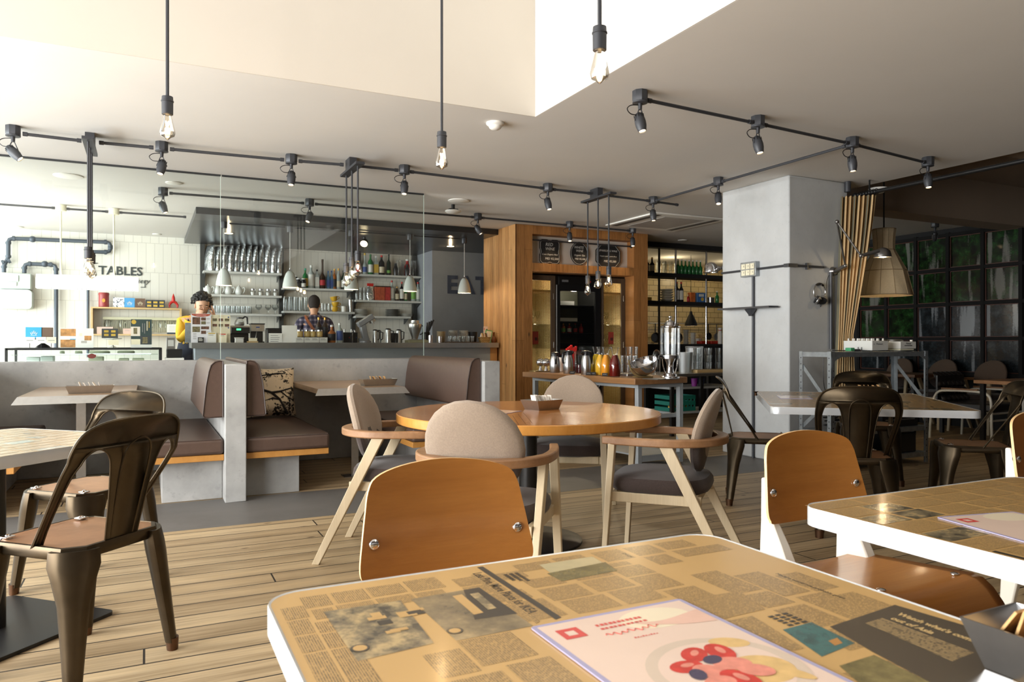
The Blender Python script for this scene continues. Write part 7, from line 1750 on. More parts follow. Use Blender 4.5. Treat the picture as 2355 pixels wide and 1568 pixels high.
b = MB(M_chrome); b.cyl((0, .0, 0), (0, .03, 0), .04, .03, 14); b.cyl((0, .03, 0), (0, .10, .0), .014); b.ball((0, .11, 0), .03, 12, 8); b.cyl((0, .11, 0), hq + V((.05, 0, .03)), .02, n=10); b.build('arm', M_chrome, t)
b = MB(M_chrome); b.T(TR(*hq)); r = .068; b.lathe([(.01, r), (r * .5, r * .9), (r * .86, r * .58), (r, .1 * r), (r, -.5 * r), (r * 1.1, -.6 * r), (r * .95, -.55 * r), (r * .8, r * .5), (r * .4, r * .82)], n=24, caps=False); b.build('shade', M_chrome, t)
b = MB(M_conduit); b.cyl((5.735, 4.912, 1.04), (5.735, 4.912, 1.76), .016, n=8); b.cyl((5.93, 4.89, 2.52), (5.93, 4.89, 2.615), .03, n=10); solo('conduit', b, 'upright dark conduit on the shaded column face under the jointed lamp', 'conduit')

# ================================================================ curtain and rod
b = MB(M_black); b.cyl((6.06, 4.90, 2.5), (6.06, -2.6, 2.5), .019, n=12); b.ball((6.06, 4.91, 2.5), .028)
for y in (4.755, 2.6, 0.2): b.cyl((6.06, y, 2.5), (6.06, y, H - .001), .008, n=6)
solo('curtain_rod', b, 'long black curtain rod under the edge of the white ceiling', 'curtain rod')
SC_ = [mat('curtain_sand', S(212, 184, 138), .9, var=.05), mat('curtain_beige', S(196, 164, 118), .9, var=.05), mat('curtain_sage', S(118, 114, 94), .9, var=.05), mat('curtain_dark', S(70, 62, 50), .9, var=.05)]
NU, NV = 96, 26; b = MB()
def curt(u, v):
    z = 2.47 - v * 2.1
    k = min(1, v / .62)
    wd = .30 - .13 * k ** 1.5 if v < .62 else .17 + .08 * ((v - .62) / .38)
    cx_ = 5.965 - .10 * k ** 1.3; cy_ = 4.80 + .065 * k; a = .80 + .55 * k     # across-direction turns along the column face
    fo = (.036 - .014 * k) * sin(u * 2 * pi * 8 + v * 1.5); ly = (u - .5) * wd
    return (cx_ - ly * sin(a) + fo * cos(a), cy_ + ly * cos(a) + fo * sin(a), z)
pat = [0, 0, 1, 0, 2, 0, 1, 2, 1, 0, 0, 1]
for i in range(NU):
    b.use(SC_[pat[(i // 3) % 12]])
    b.add([curt(i / NU, j / NV) for j in range(NV + 1)] + [curt((i + 1) / NU, j / NV) for j in range(NV + 1)], [(j, j + 1, NV + 2 + j, NV + 1 + j) for j in range(NV)])
t = thing('curtain', 'striped sand coloured curtain gathered beside the column', 'curtain', (0, 0, 0)); c_ = b.build('cloth', None, t, ang=180); t.location = (5.965, 4.80, 0); c_.location = (-5.965, -4.80, 0)
b = MB(M_black)
for k in range(7): b.tube([(.095 - .0 + .026 * cos(a), -.12 + k * .03, 2.5 + .026 * sin(a)) for a in (2 * pi * j / 12 for j in range(12))], .003, 5, closed=True)
b.build('rings', M_black, t)

# ================================================================ slotted metal rack with music gear
RX0, RX1, RY0, RY1, RZT = 5.2, 6.46, 4.45, 4.80, 1.02
t = thing('slotted_rack', 'galvanised slotted angle shelf rack in front of the column', 'rack', (RX0, RY0, 0)); w, d = RX1 - RX0, RY1 - RY0
M_hole = mat('slot_hole_dark', S(52, 54, 56), .7)
for x, sx in ((0, 1), (w, -1)):
    for y, sy in ((0, 1), (d, -1)):
        b = MB(M_galv); xa, xb = sorted((x, x + sx * .042)); ya, yb = sorted((y, y + sy * .042)); b.bx(xa, xb, min(y, y + sy * .003), max(y, y + sy * .003), 0, RZT + .005); b.bx(min(x, x + sx * .003), max(x, x + sx * .003), ya, yb, 0, RZT + .005)
        b.use(M_hole); 
        for k in range(18):
            z = .05 + k * .054
            if y == 0: b.T(TR(x + sx * .024, -.0006, z) @ RX(pi / 2)); b.disc(0, 0, .006, z=0, n=8)
            b.T(TR(x - sx * .0006, y + sy * .024, z) @ RY(-sx * pi / 2)); b.disc(0, 0, .006, z=0, n=8); b.T()
        b.build('post', None, t)
for nm, z in (('top_shelf', RZT), ('lower_shelf', .34), ('bottom_shelf', .1)):
    b = MB(M_galv); b.bx(.004, w - .004, .004, d - .004, z - .004, z); b.bx(.004, w - .004, .0035, .006, z - .042, z); b.bx(.004, w - .004, d - .006, d - .0035, z - .042, z); b.bx(.0035, .006, .004, d - .004, z - .042, z); b.bx(w - .006, w - .0035, .004, d - .004, z - .042, z); b.build(nm, M_galv, t)
for x in (.012, w - .012):
    b = MB(M_galv); b.bar((x, d - .03, .90), (x, .02, .56), .004, .032); b.bar((x, d - .03, .36), (x, .02, .62), .004, .032); b.build('brace', M_galv, t)
for x, s in ((.0, 1), (w, -1)):
    b = MB(M_galv); b.T(TR(x, -.001, 0) @ RX(pi / 2)); b.prism([(s * .003, RZT - .14), (s * .003, RZT - .042), (s * .12, RZT - .042), (s * .05, RZT - .07)][::s], 0, .002); b.T(); b.build('corner_plate', M_galv, t)
M_mixw = mat('white_mixer', S(226, 226, 220), .4, var=.02)
z = RZT + .006
t = thing('audio_mixer', 'white music mixer with a row of knobs on top of the slotted rack', 'mixer', (5.75, 4.485, z)); b = MB(M_mixw); b.bx(0, .21, 0, .30, .006, .092); b.build('case', M_mixw, t, bev=.003)
for i in range(3):
    for k in range(6): b = MB(M_white); b.cyl((.03 + i * .075, .03 + k * .048, .0925), (.03 + i * .075, .03 + k * .048, .113), .009, .007, 10); b.build('knob', M_white, t)
b = MB(M_grey_pl); b.T(TR(.05, -.0012, .055) @ RX(pi / 2)); b.text('Pioneer', .028, ext=.0003, shear=.1); b.T(); b.T(TR(.025, -.001, .062) @ RX(pi / 2)); b.disc(0, 0, .005, z=0, n=10); b.build('lettering', M_grey_pl, t)
for k in range(2): b = MB(M_steel); b.bx(-.006, -.0005, .10 + k * .035, .11 + k * .035, .0, .035); b.build('side_stud', M_steel, t)
t = thing('disc_player', 'white disc player with round wheel on top of the slotted rack', 'player', (6.125, 4.485, z)); b = MB(M_mixw); b.bx(0, .215, 0, .28, .02, .085); b.use(M_crm).bx(.01, .20, .01, .27, .004, .0195); b.build('case', None, t, bev=.003)
b = MB(M_cup); b.lathe([(.085, .086), (.083, .103), (.06, .108), (.01, .108)], (.105, .15, 0), 28); b.use(M_steel); b.lathe([(.06, .0865), (.055, .104)], (.105, .15, 0), 24); b.build('jog_wheel', None, t); b = MB(M_white); b.cyl((.19, .03, .0855), (.19, .03, .10), .012); b.build('knob', M_white, t)
b = MB(M_black_pl); b.bx(.055, .16, -.0008, -.0001, .045, .051); b.T(TR(.075, -.001, .06) @ RX(pi / 2)); b.text('Pioneer', .022, ext=.0003, shear=.1); b.T(); b.build('disc_slot', M_black_pl, t)
b = MB(mat('green_case', S(70, 160, 110), .5)); b.bx(-.025, .025, -.03, .03, 0, .03); solo('green_box', b, 'small green box at the left corner of the rack top', 'box', (5.56, 4.56, z), bev=.004)
b = MB(M_black_pl); b.bx(-.05, .03, -.025, .025, 0, .018); b.tube(cat_rom([(-.05, 0, .008), (-.12, .02, .006), (-.2, -.01, .006), (-.26, .03, .006)], 4), .004, 5); solo('black_adapter', b, 'black power adapter with cable beside the white mixer', 'adapter', (5.68, 4.6, z))
b = MB(M_black_pl)
for k in range(3): b.tube(cat_rom([(0 + .06 * k, 0, 0), (.02 + .05 * k, .01, -.25), (.10 + .02 * k, .0, -.36 - .1 * k), (.16, .02, -.18), (.13, .05, -.02)], 5), .0035, 5)
solo('hanging_cables', b, 'black cables hanging in loops under the top of the slotted rack', 'cables', (5.30, 4.62, .97))
b = MB(M_black_pl); b.bx(-.24, .24, -.15, .14, 0, .16); b.use(M_steel).bx(-.2, .2, -.1512, -.1504, .06, .07); solo('amplifier', b, 'black amplifier on the lower shelf of the slotted rack', 'amplifier', (6.13, 4.64, .3405), bev=.004)
b = MB(M_black_pl); R_ = random.Random(4)
for k in range(9): b.tube(cat_rom([(R_.uniform(-.18, .18), R_.uniform(-.1, .1), .012 + .015 * k) for _ in range(6)], 4), .006, 5)
solo('cable_tangle', b, 'tangle of black cables on the lower shelf of the slotted rack', 'cables', (5.52, 4.63, .341))
b = MB(M_black_pl); b.bx(-.2, .2, -.14, .14, 0, .18); solo('speaker_box', b, 'black box at the right on the bottom shelf of the slotted rack', 'box', (6.15, 4.63, .1005), bev=.01)
b = MB(M_black_pl); b.bx(-.22, .22, -.14, .14, 0, .14); solo('equipment_case', b, 'dark equipment case at the left on the bottom shelf of the slotted rack', 'case', (5.52, 4.63, .1005), bev=.01)
b = MB(M_copper); b.lathe([(.012, 0), (.008, .02), (.02, .03)], n=10); solo('table_number', b, 'little brass clip stand on the long table near the column', 'stand', (3.93, 4.02, .721))
c = caddy('steel caddy behind the back to us metal chair on the rack table', (4.62, 3.62, .7205), radians(-41), M_napkin); sachets('napkins in the caddy on the rack table', c, 5, M_napkin, 11)

# ================================================================ giant lamp shade
M_shadef = mat('beige_lamp_fabric', S(196, 178, 146), .9, var=.06, scale=60)
q = gy(2036, 600, 5.0)
lx_, ly_ = 6.66, 5.06
t = thing('giant_lamp', 'giant beige fabric lamp shade glowing at the hem, right of the curtain', 'pendant lamp', (lx_, ly_, 0))
prf = [(.108, 2.24), (.102, 2.18), (.096, 2.08), (.099, 2.03), (.18, 1.87), (.205, 1.82), (.262, 1.575)]
b = MB(M_shadef); n = 12
b.loft([[(r * cos(2 * pi * k / n), r * sin(2 * pi * k / n), z) for k in range(n)] for r, z in prf], caps=False); sh = b.build('shade', M_shadef, t, solid=.004, ang=20)
b = MB(mat('lamp_seam', S(150, 132, 104), .9))
for k in range(n): b.tube([(r * 1.012 * cos(2 * pi * k / n), r * 1.012 * sin(2 * pi * k / n), z) for r, z in prf], .003, 5)
for r, z in (prf[0], prf[3], prf[5], prf[-1]): b.tube([(r * 1.01 * cos(2 * pi * k / n), r * 1.01 * sin(2 * pi * k / n), z) for k in range(n)], .005, 5, closed=True)
b.build('seams', None, sh)
b = MB(M_lampin); b.ball((0, 0, 1.72), .05); b.build('bulb', M_lampin, t); b = MB(M_black); b.cyl((0, 0, 1.76), (0, 0, 2.94), .008, n=6); b.lathe([(.05, 2.90), (.05, 2.955)], n=12); b.tube([(-.10, 0, 2.22), (.10, 0, 2.22)], .004); b.build('hanging_stem', M_black, t); LAMPS.append((lx_, ly_, 1.66))

# ================================================================ photo wall
def birchmat(name, dark, gr, tr, thr):
    m, nt, N, L = _nt(name); tc = N('ShaderNodeTexCoord'); oi = N('ShaderNodeObjectInfo')
    ad = N('ShaderNodeVectorMath'); ad.operation = 'ADD'; L(tc.outputs['Object'], ad.inputs[0]); mu = N('ShaderNodeVectorMath'); mu.operation = 'SCALE'; mu.inputs[0].default_value = (7, 13, 5); L(oi.outputs['Random'], mu.inputs['Scale']); L(mu.outputs[0], ad.inputs[1])
    n1 = _noise(N, L, ad.outputs[0], 9, 6, .7)
    mp = N('ShaderNodeMapping'); mp.inputs['Scale'].default_value = (1, 1, .10); L(ad.outputs[0], mp.inputs['Vector']); n2 = _noise(N, L, mp.outputs[0], 9, 2, .5)
    n3 = _noise(N, L, ad.outputs[0], 60, 4, .7)
    c = _ramp(N, L, n1, [(.40, dark), (.56, tuple(x * .5 for x in gr)), (.68, gr), (.82, tuple(min(1, x * 1.6) for x in gr))])
    tk = _ramp(N, L, _math(N, L, 'ADD', n2, _math(N, L, 'MULTIPLY', _math(N, L, 'SUBTRACT', n3, .5), .12)), [(thr, (0, 0, 0)), (thr + .06, (.8, .8, .8))])
    c = _mix(N, L, tk, c, tr)
    return _finish(m, N, L, c, .12, 0, coat=.5)
M_bt = birchmat('birch_photo_leafy', S(13, 16, 15), S(44, 84, 42), S(128, 128, 122), .58); M_bl = birchmat('birch_photo_trunks', S(26, 30, 32), S(62, 70, 74), S(142, 146, 150), .56)
M_pwall = mat('black_wall_wood', S(15, 14, 14), .9)
M_redf = mat('rust_frame_line', S(88, 48, 34), .5)
for r, z in enumerate((2.30, 1.84, 1.38, .925)):
    for k in range(5):
        y = 5.62 + .46 * k
        t = thing('framed_photo', 'framed birch photo, %s row from the top, %s column from the right' % (ORD[r], ORD[k]), 'picture', (XR - .001, y, z), 0, 'framed birch photos')
        b = MB(M_redf); 
        for a_, c_, d_, e_ in ((-.205, .205, .197, .205), (-.205, .205, -.205, -.197), (-.205, -.197, -.197, .197), (.197, .205, -.197, .197)): b.bx(-.03, 0, a_, c_, d_, e_)
        b.build('frame', M_redf, t)
        b = MB(M_bt if r < 2 or (r == 2 and k > 2) else M_bl); b.bx(-.012, 0, -.196, .196, -.196, .196); b.build('print', None, t)
for y in [5.39 + .46 * k for k in range(-1, 6)]:
    b = MB(M_pwall); b.bx(XR - .055, XR - .001, y - .022, y + .022, .0, 2.56); struct(b.build('trim_photo_wall_upright'))
for z in (.69, 1.1525, 1.61, 2.07, 2.53):
    b = MB(M_pwall); b.bx(XR - .05, XR - .001, 4.9, 7.72, z - .022, z + .022); struct(b.build('trim_photo_wall_rail'))
# ================================================================ people
import bmesh
def skin_mesh(nodes, edges, sub=2):
    """grow one continuous surface over a skeleton: nodes = {name: (pos, radius_x, radius_y)}"""
    names = list(nodes); bm = bmesh.new(); ly = bm.verts.layers.skin.verify(); vv = {}
    for i, nme in enumerate(names):
        p, rx, ry = nodes[nme]; v = bm.verts.new(p); v[ly].radius = (rx, ry); v[ly].use_root = (i == 0); vv[nme] = v
    for a, b in edges: bm.edges.new((vv[a], vv[b]))
    me = bpy.data.meshes.new('skeleton'); bm.to_mesh(me); bm.free()
    o = bpy.data.objects.new('skeleton', me); COL.objects.link(o)
    s = o.modifiers.new('s', 'SKIN'); s.use_smooth_shade = True; u = o.modifiers.new('u', 'SUBSURF'); u.levels = sub; u.render_levels = sub
    bpy.context.view_layer.update(); r = bpy.data.meshes.new_from_object(o.evaluated_get(bpy.context.evaluated_depsgraph_get()))
    vs = [v.co.copy() for v in r.vertices]; fs = [list(p.vertices) for p in r.polygons]
    bpy.data.objects.remove(o); bpy.data.meshes.remove(me); bpy.data.meshes.remove(r); return vs, fs
M_skin = mat('skin', S(214, 164, 134), .5, var=.05, scale=20); M_hair = mat('black_hair', S(30, 27, 27), .7, var=.2, scale=60, bump=.5, bscale=60); M_lip = mat('lips', S(180, 108, 96), .5); M_eye = mat('dark_eye', S(30, 24, 22), .3)
M_mustard = mat('mustard_cotton', S(226, 178, 48), .85, var=.06, scale=30, bump=.1); M_navy = mat('navy_denim', S(44, 50, 66), .9, var=.12, scale=90, bump=.15); M_trous = mat('dark_trousers', S(46, 44, 46), .9)
def plaid():
    m, nt, N, L = _nt('plaid_flannel'); tc = N('ShaderNodeTexCoord'); sx = N('ShaderNodeSeparateXYZ'); L(tc.outputs['Object'], sx.inputs[0])
    def band(ax, p, th): return _math(N, L, 'GREATER_THAN', _math(N, L, 'FRACT', _math(N, L, 'MULTIPLY', sx.outputs[ax], 1 / p)), th)
    s = _math(N, L, 'ADD', band('X', .062, .55), band('Z', .062, .55)); l = _math(N, L, 'ADD', band('X', .062, .86), band('Z', .062, .88))
    c = _ramp(N, L, _math(N, L, 'MULTIPLY', s, .5), [(.1, S(46, 44, 66)), (.5, S(84, 78, 100)), (.9, S(150, 142, 156))])
    c = _mix(N, L, _math(N, L, 'MULTIPLY', l, .35), c, S(30, 28, 40)); return _finish(m, N, L, c, .9)
M_plaid = plaid()
def head(b, M, hair, face=True):
    """head of about 0.23 m, looking along local -Y, joined to the body surface"""
    o = b.M; b.M = M; b.use(M_skin); n = 20
    sec = [(-.115, .030, .035, -.030), (-.105, .046, .055, -.022), (-.085, .056, .070, -.014), (-.05, .066, .084, -.006), (-.01, .073, .094, 0), (.03, .077, .099, .004), (.065, .074, .096, .008), (.095, .060, .078, .012), (.115, .034, .045, .014), (.122, .008, .01, .014)]
    b.loft([[(rx * cos(2 * pi * k / n), cy + ry * sin(2 * pi * k / n), z) for k in range(n)] for z, rx, ry, cy in sec])
    b.lathe([(.048, -.16), (.046, -.10), (.05, -.06)], (0, .02, 0), 14)
    if face:
        b.loft([[(w * x, y - .0, z) for x, y in ((-1, -.082), (0, -.082 - p), (1, -.082), (0, -.07))] for z, w, p in ((.012, .007, .012), (-.012, .010, .022), (-.030, .017, .030), (-.040, .014, .012))])
        for s in (1, -1):
            b.use(M_skin); b.ball((s * .076, .006, -.012), (.010, .020, .032), 10, 8, RZ(s * .3)); b.ball((s * .033, -.080, .008), (.018, .012, .010), 10, 6)
            b.use(M_eye); b.ball((s * .033, -.0885, .004), (.014, .006, .0035), 10, 6); b.ball((s * .034, -.092, .027), (.020, .006, .004), 10, 6, RY(s * .12))
        b.use(M_lip); b.ball((0, -.089, -.058), (.024, .008, .006), 10, 6); b.ball((0, -.086, -.068), (.02, .008, .006), 10, 6)
    b.M = o
def hand(b, wrist, along, palm_n, curl, s=1.0):
    """palm with five separate fingers; along = from wrist to knuckles, palm_n = towards the palm side"""
    y = V(along).normalized(); z = -V(palm_n); z = (z - y * z.dot(y)).normalized(); x = y.cross(z)
    M = Matrix((x, y, z)).transposed().to_4x4(); M.translation = V(wrist); o = b.M; b.M = M; b.use(M_skin)
    b.loft([[(rx * cos(q), yy, rz * sin(q)) for q in (2 * pi * k / 12 for k in range(12))] for yy, rx, rz in ((-.02, .024, .019), (.02, .032, .017), (.06, .041, .015), (.085, .042, .013), (.095, .036, .009))])
    for i, (fx, L) in enumerate(((-.031, .066), (-.011, .076), (.010, .072), (.030, .056))):
        c = curl[i] if isinstance(curl, (list, tuple)) else curl; p = V((fx, .088, 0)); pts = [p]; a = 0
        for k, f in enumerate((.45, .32, .23)):
            a += c * (1, 1.1, .7)[k]; p = p + V((0, cos(a) * L * f, -sin(a) * L * f)); pts.append(p)
        b.tube(pts, [.0095, .009, .0082, .0065], 8)
    b.tube([V((-.028, .03, -.004)), V((-.052, .055, -.018)), V((-.052, .082, -.03)), V((-.042, .10, -.036))], [.013, .0115, .010, .0075], 8); b.M = o
def hairball(M, base, curls, m, seed):
    b = MB(m); b.T(M); R = random.Random(seed); b.loft([[(rx * cos(2 * pi * k / 20), cy + ry * sin(2 * pi * k / 20), z) for k in range(20)] for z, rx, ry, cy in base])
    for _ in range(curls):
        a = R.uniform(0, 2 * pi); e = R.uniform(-.35, pi / 2); r = R.uniform(.092, .120); q = V((r * cos(e) * cos(a), .022 + r * cos(e) * sin(a) * 1.04, .045 + .105 * sin(e)))
        if q.y < .0 and q.z < .075: continue
        b.ball(q, R.uniform(.010, .022), 7, 5)
    return b
# ---- man on the phone, behind the left end of the bar (faces the room)
p0 = V((.51, 9.72, 0))
t = thing('person', 'curly haired man in mustard shirt and navy apron with phone at his ear', 'person', p0)
B = {'pelvis': ((.0, .05, .93), .15, .11), 'waist': ((.0, .02, 1.05), .135, .10), 'chest': ((.02, -.03, 1.24), .16, .115), 'upper': ((.04, -.075, 1.345), .13, .09), 'neck': ((.065, -.12, 1.42), .052, .055),
     'shr': ((-.135, -.07, 1.345), .066, .066), 'elr': ((-.155, -.22, 1.125), .046, .046), 'wrr': ((.03, -.285, 1.39), .030, .030), 'shl': ((.215, -.07, 1.345), .066, .066), 'ell': ((.30, -.2, 1.14), .046, .046), 'wrl': ((.222, -.185, 1.385), .030, .030),
     'hpr': ((-.095, .06, .86), .095, .10), 'knr': ((-.10, .05, .48), .06, .065), 'anr': ((-.10, .09, .09), .042, .05), 'ftr': ((-.105, -.04, .045), .04, .04), 'hpl': ((.095, .06, .86), .095, .10), 'knl': ((.10, .05, .48), .06, .065), 'anl': ((.10, .09, .09), .042, .05), 'ftl': ((.105, -.04, .045), .04, .04)}
E = [('pelvis', 'waist'), ('waist', 'chest'), ('chest', 'upper'), ('upper', 'neck'), ('upper', 'shr'), ('shr', 'elr'), ('elr', 'wrr'), ('upper', 'shl'), ('shl', 'ell'), ('ell', 'wrl'), ('pelvis', 'hpr'), ('hpr', 'knr'), ('knr', 'anr'), ('anr', 'ftr'), ('pelvis', 'hpl'), ('hpl', 'knl'), ('knl', 'anl'), ('anl', 'ftl')]
b = MB(M_skin); vs, fs = skin_mesh(B, E); b.add(vs, fs)
HM = TR(.088, -.165, 1.545) @ RZ(.12) @ RX(radians(20)); head(b, HM, None)
hand(b, V((.033, -.288, 1.397)), V((.35, -.1, .9)), V((.55, .8, -.15)), (1.25, 1.3, 1.3, 1.3)); hand(b, V((.222, -.185, 1.392)), V((-.12, .05, 1)), V((-1, .1, 0)), (.15, .55, .6, .65))
b.build('body', M_skin, t, ang=60)
g = lambda keys, k: {n: (B[n][0], B[n][1] * k, B[n][2] * k) for n in keys}
SN_ = dict(g(('waist', 'chest', 'upper', 'shr', 'elr', 'shl', 'ell'), 1.10)); SN_['hem'] = ((0, .04, .95), .165, .125); SN_['cur'] = ((-.03, -.268, 1.29), .042, .042); SN_['cul'] = ((.245, -.19, 1.31), .042, .042); SN_ = {k: SN_[k] for k in ('chest', 'hem', 'waist', 'upper', 'shr', 'elr', 'cur', 'shl', 'ell', 'cul')}; SN_['nk'] = ((.058, -.108, 1.392), .07, .07)
vs, fs = skin_mesh(SN_, [('hem', 'waist'), ('waist', 'chest'), ('chest', 'upper'), ('upper', 'nk'), ('upper', 'shr'), ('shr', 'elr'), ('elr', 'cur'), ('upper', 'shl'), ('shl', 'ell'), ('ell', 'cul')]); b = MB(M_mustard); b.add(vs, fs); b.build('shirt', M_mustard, t, ang=60)
TN = {k: (B[k][0], B[k][1] * 1.16, B[k][2] * 1.16) for k in ('pelvis', 'hpr', 'knr', 'anr', 'hpl', 'knl', 'anl')}
TE = [('pelvis', 'hpr'), ('hpr', 'knr'), ('knr', 'anr'), ('pelvis', 'hpl'), ('hpl', 'knl'), ('knl', 'anl')]
vs, fs = skin_mesh(TN, TE); b = MB(M_trous); b.add(vs, fs); b.build('trousers', M_trous, t, ang=60)
b = MB(M_navy); n = 24
b.loft([[(cx_ + rx * cos(a), cy_ + ry * sin(a), z) for a in (pi * 1.0 - .35 + (pi + .7) * k / n for k in range(n + 1))] for z, rx, ry, cx_, cy_ in ((.45, .20, .17, 0, .05), (.8, .195, .165, 0, .05), (1.0, .182, .150, 0, .03), (1.1, .172, .142, .01, .01))], caps=False, closed=False)
b.loft([[(cx_ + rx * cos(a), cy_ + ry * sin(a), z) for a in (pi * 1.18 + pi * .64 * k / 12 for k in range(13))] for z, rx, ry, cx_, cy_ in ((1.1, .172, .145, .01, .01), (1.24, .182, .148, .02, -.03), (1.34, .15, .128, .035, -.07))], caps=False, closed=False)
ap = b.build('apron', M_navy, t, solid=.006)
for s in (-1, 1):
    b = MB(M_navy); b.tube(cat_rom([(.04 + s * .10, -.165, 1.33), (.045 + s * .105, -.12, 1.405), (.05 + s * .085, -.05, 1.425), (.04 + s * .05, .05, 1.38)], 4), .012, 6); b.build('apron_strap', M_navy, t)
hb = hairball(HM, [(-.03, .070, .05, .055), (.0, .080, .07, .045), (.04, .084, .082, .03), (.075, .084, .094, .018), (.10, .076, .092, .014), (.125, .06, .075, .016), (.142, .03, .036, .018)], 210, M_hair, 5); hb.build('hair', M_hair, t, ang=80)
b = MB(M_black_pl); b.box((0, 0, 0), (.009, .07, .145)); solo('phone', b, 'dark phone held to the ear of the man in the mustard shirt', 'phone', p0 + V((.178, -.165, 1.505)), .1, bev=.003)
b = MB(M_galv); b.box((0, 0, .115), (.17, .006, .23), RX(.12)); b.bx(-.085, .085, -.14, -.005, 0, .008); solo('laptop', b, 'open grey laptop in front of the man in the mustard shirt', 'laptop', (cx(432, 9.32) + .055, 9.33, CT), 0)
# ---- man seen from behind at the back counter
p1 = V((2.08, 10.36, 0))
t = thing('person', 'man in plaid shirt with brown strap, his back to us behind the bar', 'person', p1)
B = {'pelvis': ((0, 0, .95), .15, .11), 'waist': ((0, .0, 1.08), .135, .10), 'chest': ((0, .01, 1.27), .165, .115), 'upper': ((0, .02, 1.40), .13, .085), 'neck': ((0, .03, 1.49), .052, .055),
     'shr': ((.195, .02, 1.395), .066, .066), 'elr': ((.25, .07, 1.14), .046, .046), 'wrr': ((.17, .27, 1.05), .030, .030), 'shl': ((-.195, .02, 1.395), .066, .066), 'ell': ((-.25, .07, 1.14), .046, .046), 'wrl': ((-.15, .27, 1.05), .030, .030),
     'hpr': ((.095, 0, .88), .095, .10), 'knr': ((.10, .01, .48), .06, .065), 'anr': ((.10, -.02, .09), .042, .05), 'ftr': ((.105, .10, .045), .04, .04), 'hpl': ((-.095, 0, .88), .095, .10), 'knl': ((-.10, .01, .48), .06, .065), 'anl': ((-.10, -.02, .09), .042, .05), 'ftl': ((-.105, .10, .045), .04, .04)}
b = MB(M_skin); vs, fs = skin_mesh(B, E); b.add(vs, fs)
HM = TR(0, .05, 1.625) @ RZ(pi - .25) @ RX(radians(16)); head(b, HM, None)
hand(b, V(B['wrr'][0]), V((-.3, .9, -.1)), V((-.2, -.2, -1)), .5); hand(b, V(B['wrl'][0]), V((.3, .9, -.1)), V((.2, -.2, -1)), .5)
b.build('body', M_skin, t, ang=60)
SN_ = {k: (B[k][0], B[k][1] * 1.12, B[k][2] * 1.12) for k in ('chest', 'waist', 'upper', 'shr', 'elr', 'shl', 'ell')}; SN_['hem'] = ((0, 0, .90), .17, .13); SN_['cur'] = ((.19, .22, 1.07), .04, .04); SN_['cul'] = ((-.17, .22, 1.07), .04, .04); SN_['nk'] = ((0, .028, 1.475), .066, .066)
vs, fs = skin_mesh(SN_, [('hem', 'waist'), ('waist', 'chest'), ('chest', 'upper'), ('upper', 'nk'), ('upper', 'shr'), ('shr', 'elr'), ('elr', 'cur'), ('upper', 'shl'), ('shl', 'ell'), ('ell', 'cul')]); b = MB(M_plaid); b.add(vs, fs); b.lathe([(.075, 1.45), (.07, 1.49), (.066, 1.515), (.062, 1.515), (.066, 1.49)], (0, .03, 0), 18, caps=False); b.build('shirt', M_plaid, t, ang=60)
TN = {k: (B[k][0], B[k][1] * 1.16, B[k][2] * 1.16) for k in ('pelvis', 'hpr', 'knr', 'anr', 'hpl', 'knl', 'anl')}
vs, fs = skin_mesh(TN, TE); b = MB(M_trous); b.add(vs, fs); b.build('trousers', M_trous, t, ang=60)
M_strap = mat('brown_leather_strap', S(150, 88, 58), .5)
b = MB(M_strap); P = cat_rom([(-.13, .06, 1.475), (-.135, -.03, 1.455), (-.11, -.115, 1.38), (-.03, -.15, 1.25), (.05, -.145, 1.12), (.12, -.11, 1.0)], 5); b.loft([[p + V((.014, 0, .01)), p + V((.014, -.006, .01)), p + V((-.014, -.006, -.01)), p + V((-.014, 0, -.01))] for p in P]); b.build('shoulder_strap', M_strap, t)
hb = hairball(HM, [(-.07, .05, .04, .06), (-.04, .068, .062, .044), (0, .0775, .082, .024), (.035, .0805, .098, .012), (.07, .0775, .098, .012), (.10, .063, .082, .014), (.122, .036, .05, .016), (.131, .008, .01, .016)], 0, mat('dark_brown_hair', S(44, 36, 33), .8, var=.15, scale=80, bump=.3, bscale=120), 6); hb.build('hair', None, t, ang=80)
def LIGHTS():
    for i, (x, y, z) in enumerate(LAMPS): point('lamp_glow', (x, y, z), 1.6 if z < 2.4 else 3, r=.012)
    point('shade_glow', (lx_, ly_, 1.70), 14, (1, .78, .48), .05)
    # lit cupboards, fridge and kitchen
    for x in (4.70, 5.87):
        for z in (.7, 1.25, 1.72): point('cupboard_light', (x, 8.85, z + .12), 1.6, (1, .80, .48), .03)
    point('fridge_light', (5.3, 8.84, 1.80), 5, (1, .9, .75), .04)
    for x in (4.8, 5.3, 5.75): spot('cabinet_spot', (x, 8.35, 2.58), (x, 8.5, 2.05), 9, 60, (1, .72, .42))
    for x in (7.0, 8.4, 9.8): point('kitchen_light', (x, 10.6, 2.4), 6, (1, .82, .5), .08)
    for q, t in ((SP[9], (3.75, 6.2, .9)), (SP[10], (3.85, 5.6, .9)), (SP[8], (4.2, 9.0, 1.4)), (SP[4], (3.4, 6.4, .8)), (SP[3], (1.6, 6.6, .74))):
        spot('spotlight_beam', (q.x, q.y, q.z - .24), t, 30, 40)
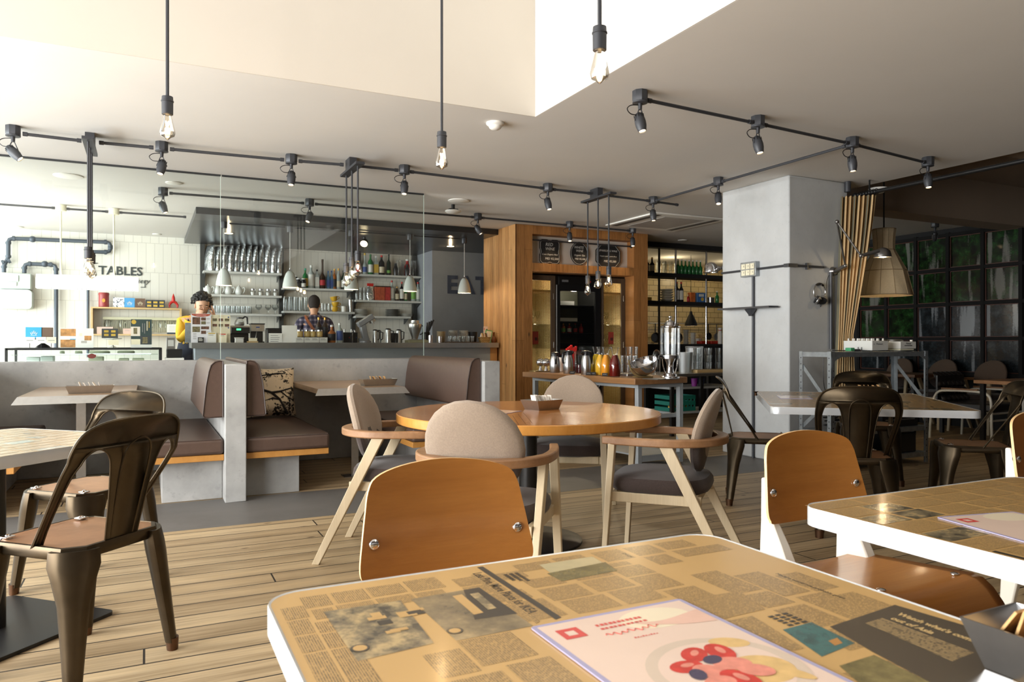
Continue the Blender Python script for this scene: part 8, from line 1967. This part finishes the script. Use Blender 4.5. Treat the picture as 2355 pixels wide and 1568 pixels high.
# ================================================================ light, sky, camera
wd = bpy.data.worlds.new('sky'); SC.world = wd; wd.use_nodes = True
nt = wd.node_tree; bg = nt.nodes['Background']
tc = nt.nodes.new('ShaderNodeTexCoord'); sp = nt.nodes.new('ShaderNodeSeparateXYZ'); rp = nt.nodes.new('ShaderNodeValToRGB')
nt.links.new(tc.outputs['Generated'], sp.inputs[0]); nt.links.new(sp.outputs['Z'], rp.inputs[0])
rp.color_ramp.elements[0].color = (.55, .56, .57, 1); rp.color_ramp.elements[1].color = (.75, .87, 1, 1)
nt.links.new(rp.outputs[0], bg.inputs['Color']); bg.inputs['Strength'].default_value = .7
def area(name, loc, rot, sx, sy, power, col):
    l = bpy.data.lights.new(name, 'AREA'); l.shape = 'RECTANGLE'; l.size = sx; l.size_y = sy; l.energy = power; l.color = col
    o = bpy.data.objects.new(name, l); COL.objects.link(o); o.location = loc; o.rotation_euler = rot; return o
# daylight coming in through the street windows (left), the well, and the front windows
area('daylight_upper_window', (XL - .25, .8, 3.7), (0, -pi / 2, 0), 3.0, 7.2, 40, (1, .99, .97))
area('daylight_street_window', (XL - .25, 2.1, 1.35), (0, -pi / 2, 0), 2.3, 4.9, 640, (1, .985, .96))
area('daylight_shop_window', (XL - .25, 8.2, 1.4), (0, -pi / 2, 0), 2.3, 6.8, 620, (.92, .99, 1))
def point(name, loc, power, col=(1, .74, .42), r=.03):
    l = bpy.data.lights.new(name, 'POINT'); l.energy = power; l.color = col; l.shadow_soft_size = r
    o = bpy.data.objects.new(name, l); COL.objects.link(o); o.location = loc; return o
def spot(name, loc, tgt, power, ang=50, col=(1, .8, .52)):
    l = bpy.data.lights.new(name, 'SPOT'); l.energy = power; l.color = col; l.spot_size = radians(ang); l.spot_blend = .6; l.shadow_soft_size = .03
    o = bpy.data.objects.new(name, l); COL.objects.link(o); o.location = loc
    o.rotation_euler = (V(tgt) - V(loc)).to_track_quat('-Z', 'Y').to_euler(); return o
LIGHTS()

cd = bpy.data.cameras.new('camera'); cam = bpy.data.objects.new('camera', cd); COL.objects.link(cam)
cam.location = (0, 0, CAMH); cam.rotation_euler = (pi / 2, 0, -YAW)
cd.sensor_width = 36; cd.lens = FOC / 2355 * 36; cd.shift_y = (HOR - 784) / 2355
cd.clip_start = .05; cd.clip_end = 100
cd.dof.use_dof = True; cd.dof.focus_distance = 3.4; cd.dof.aperture_fstop = 9
SC.camera = cam
vs = SC.view_settings; vs.view_transform = 'Standard'; vs.look = 'None'; vs.gamma = 1; vs.use_curve_mapping = False; vs.exposure = 0.12
SC.display_settings.display_device = 'sRGB'
cy = SC.cycles
cy.use_denoising = True; cy.max_bounces = 8; cy.diffuse_bounces = 3; cy.glossy_bounces = 4; cy.transmission_bounces = 6; cy.transparent_max_bounces = 24
cy.sample_clamp_indirect = 6; cy.caustics_reflective = False; cy.caustics_refractive = False; cy.use_adaptive_sampling = True; cy.adaptive_threshold = .02
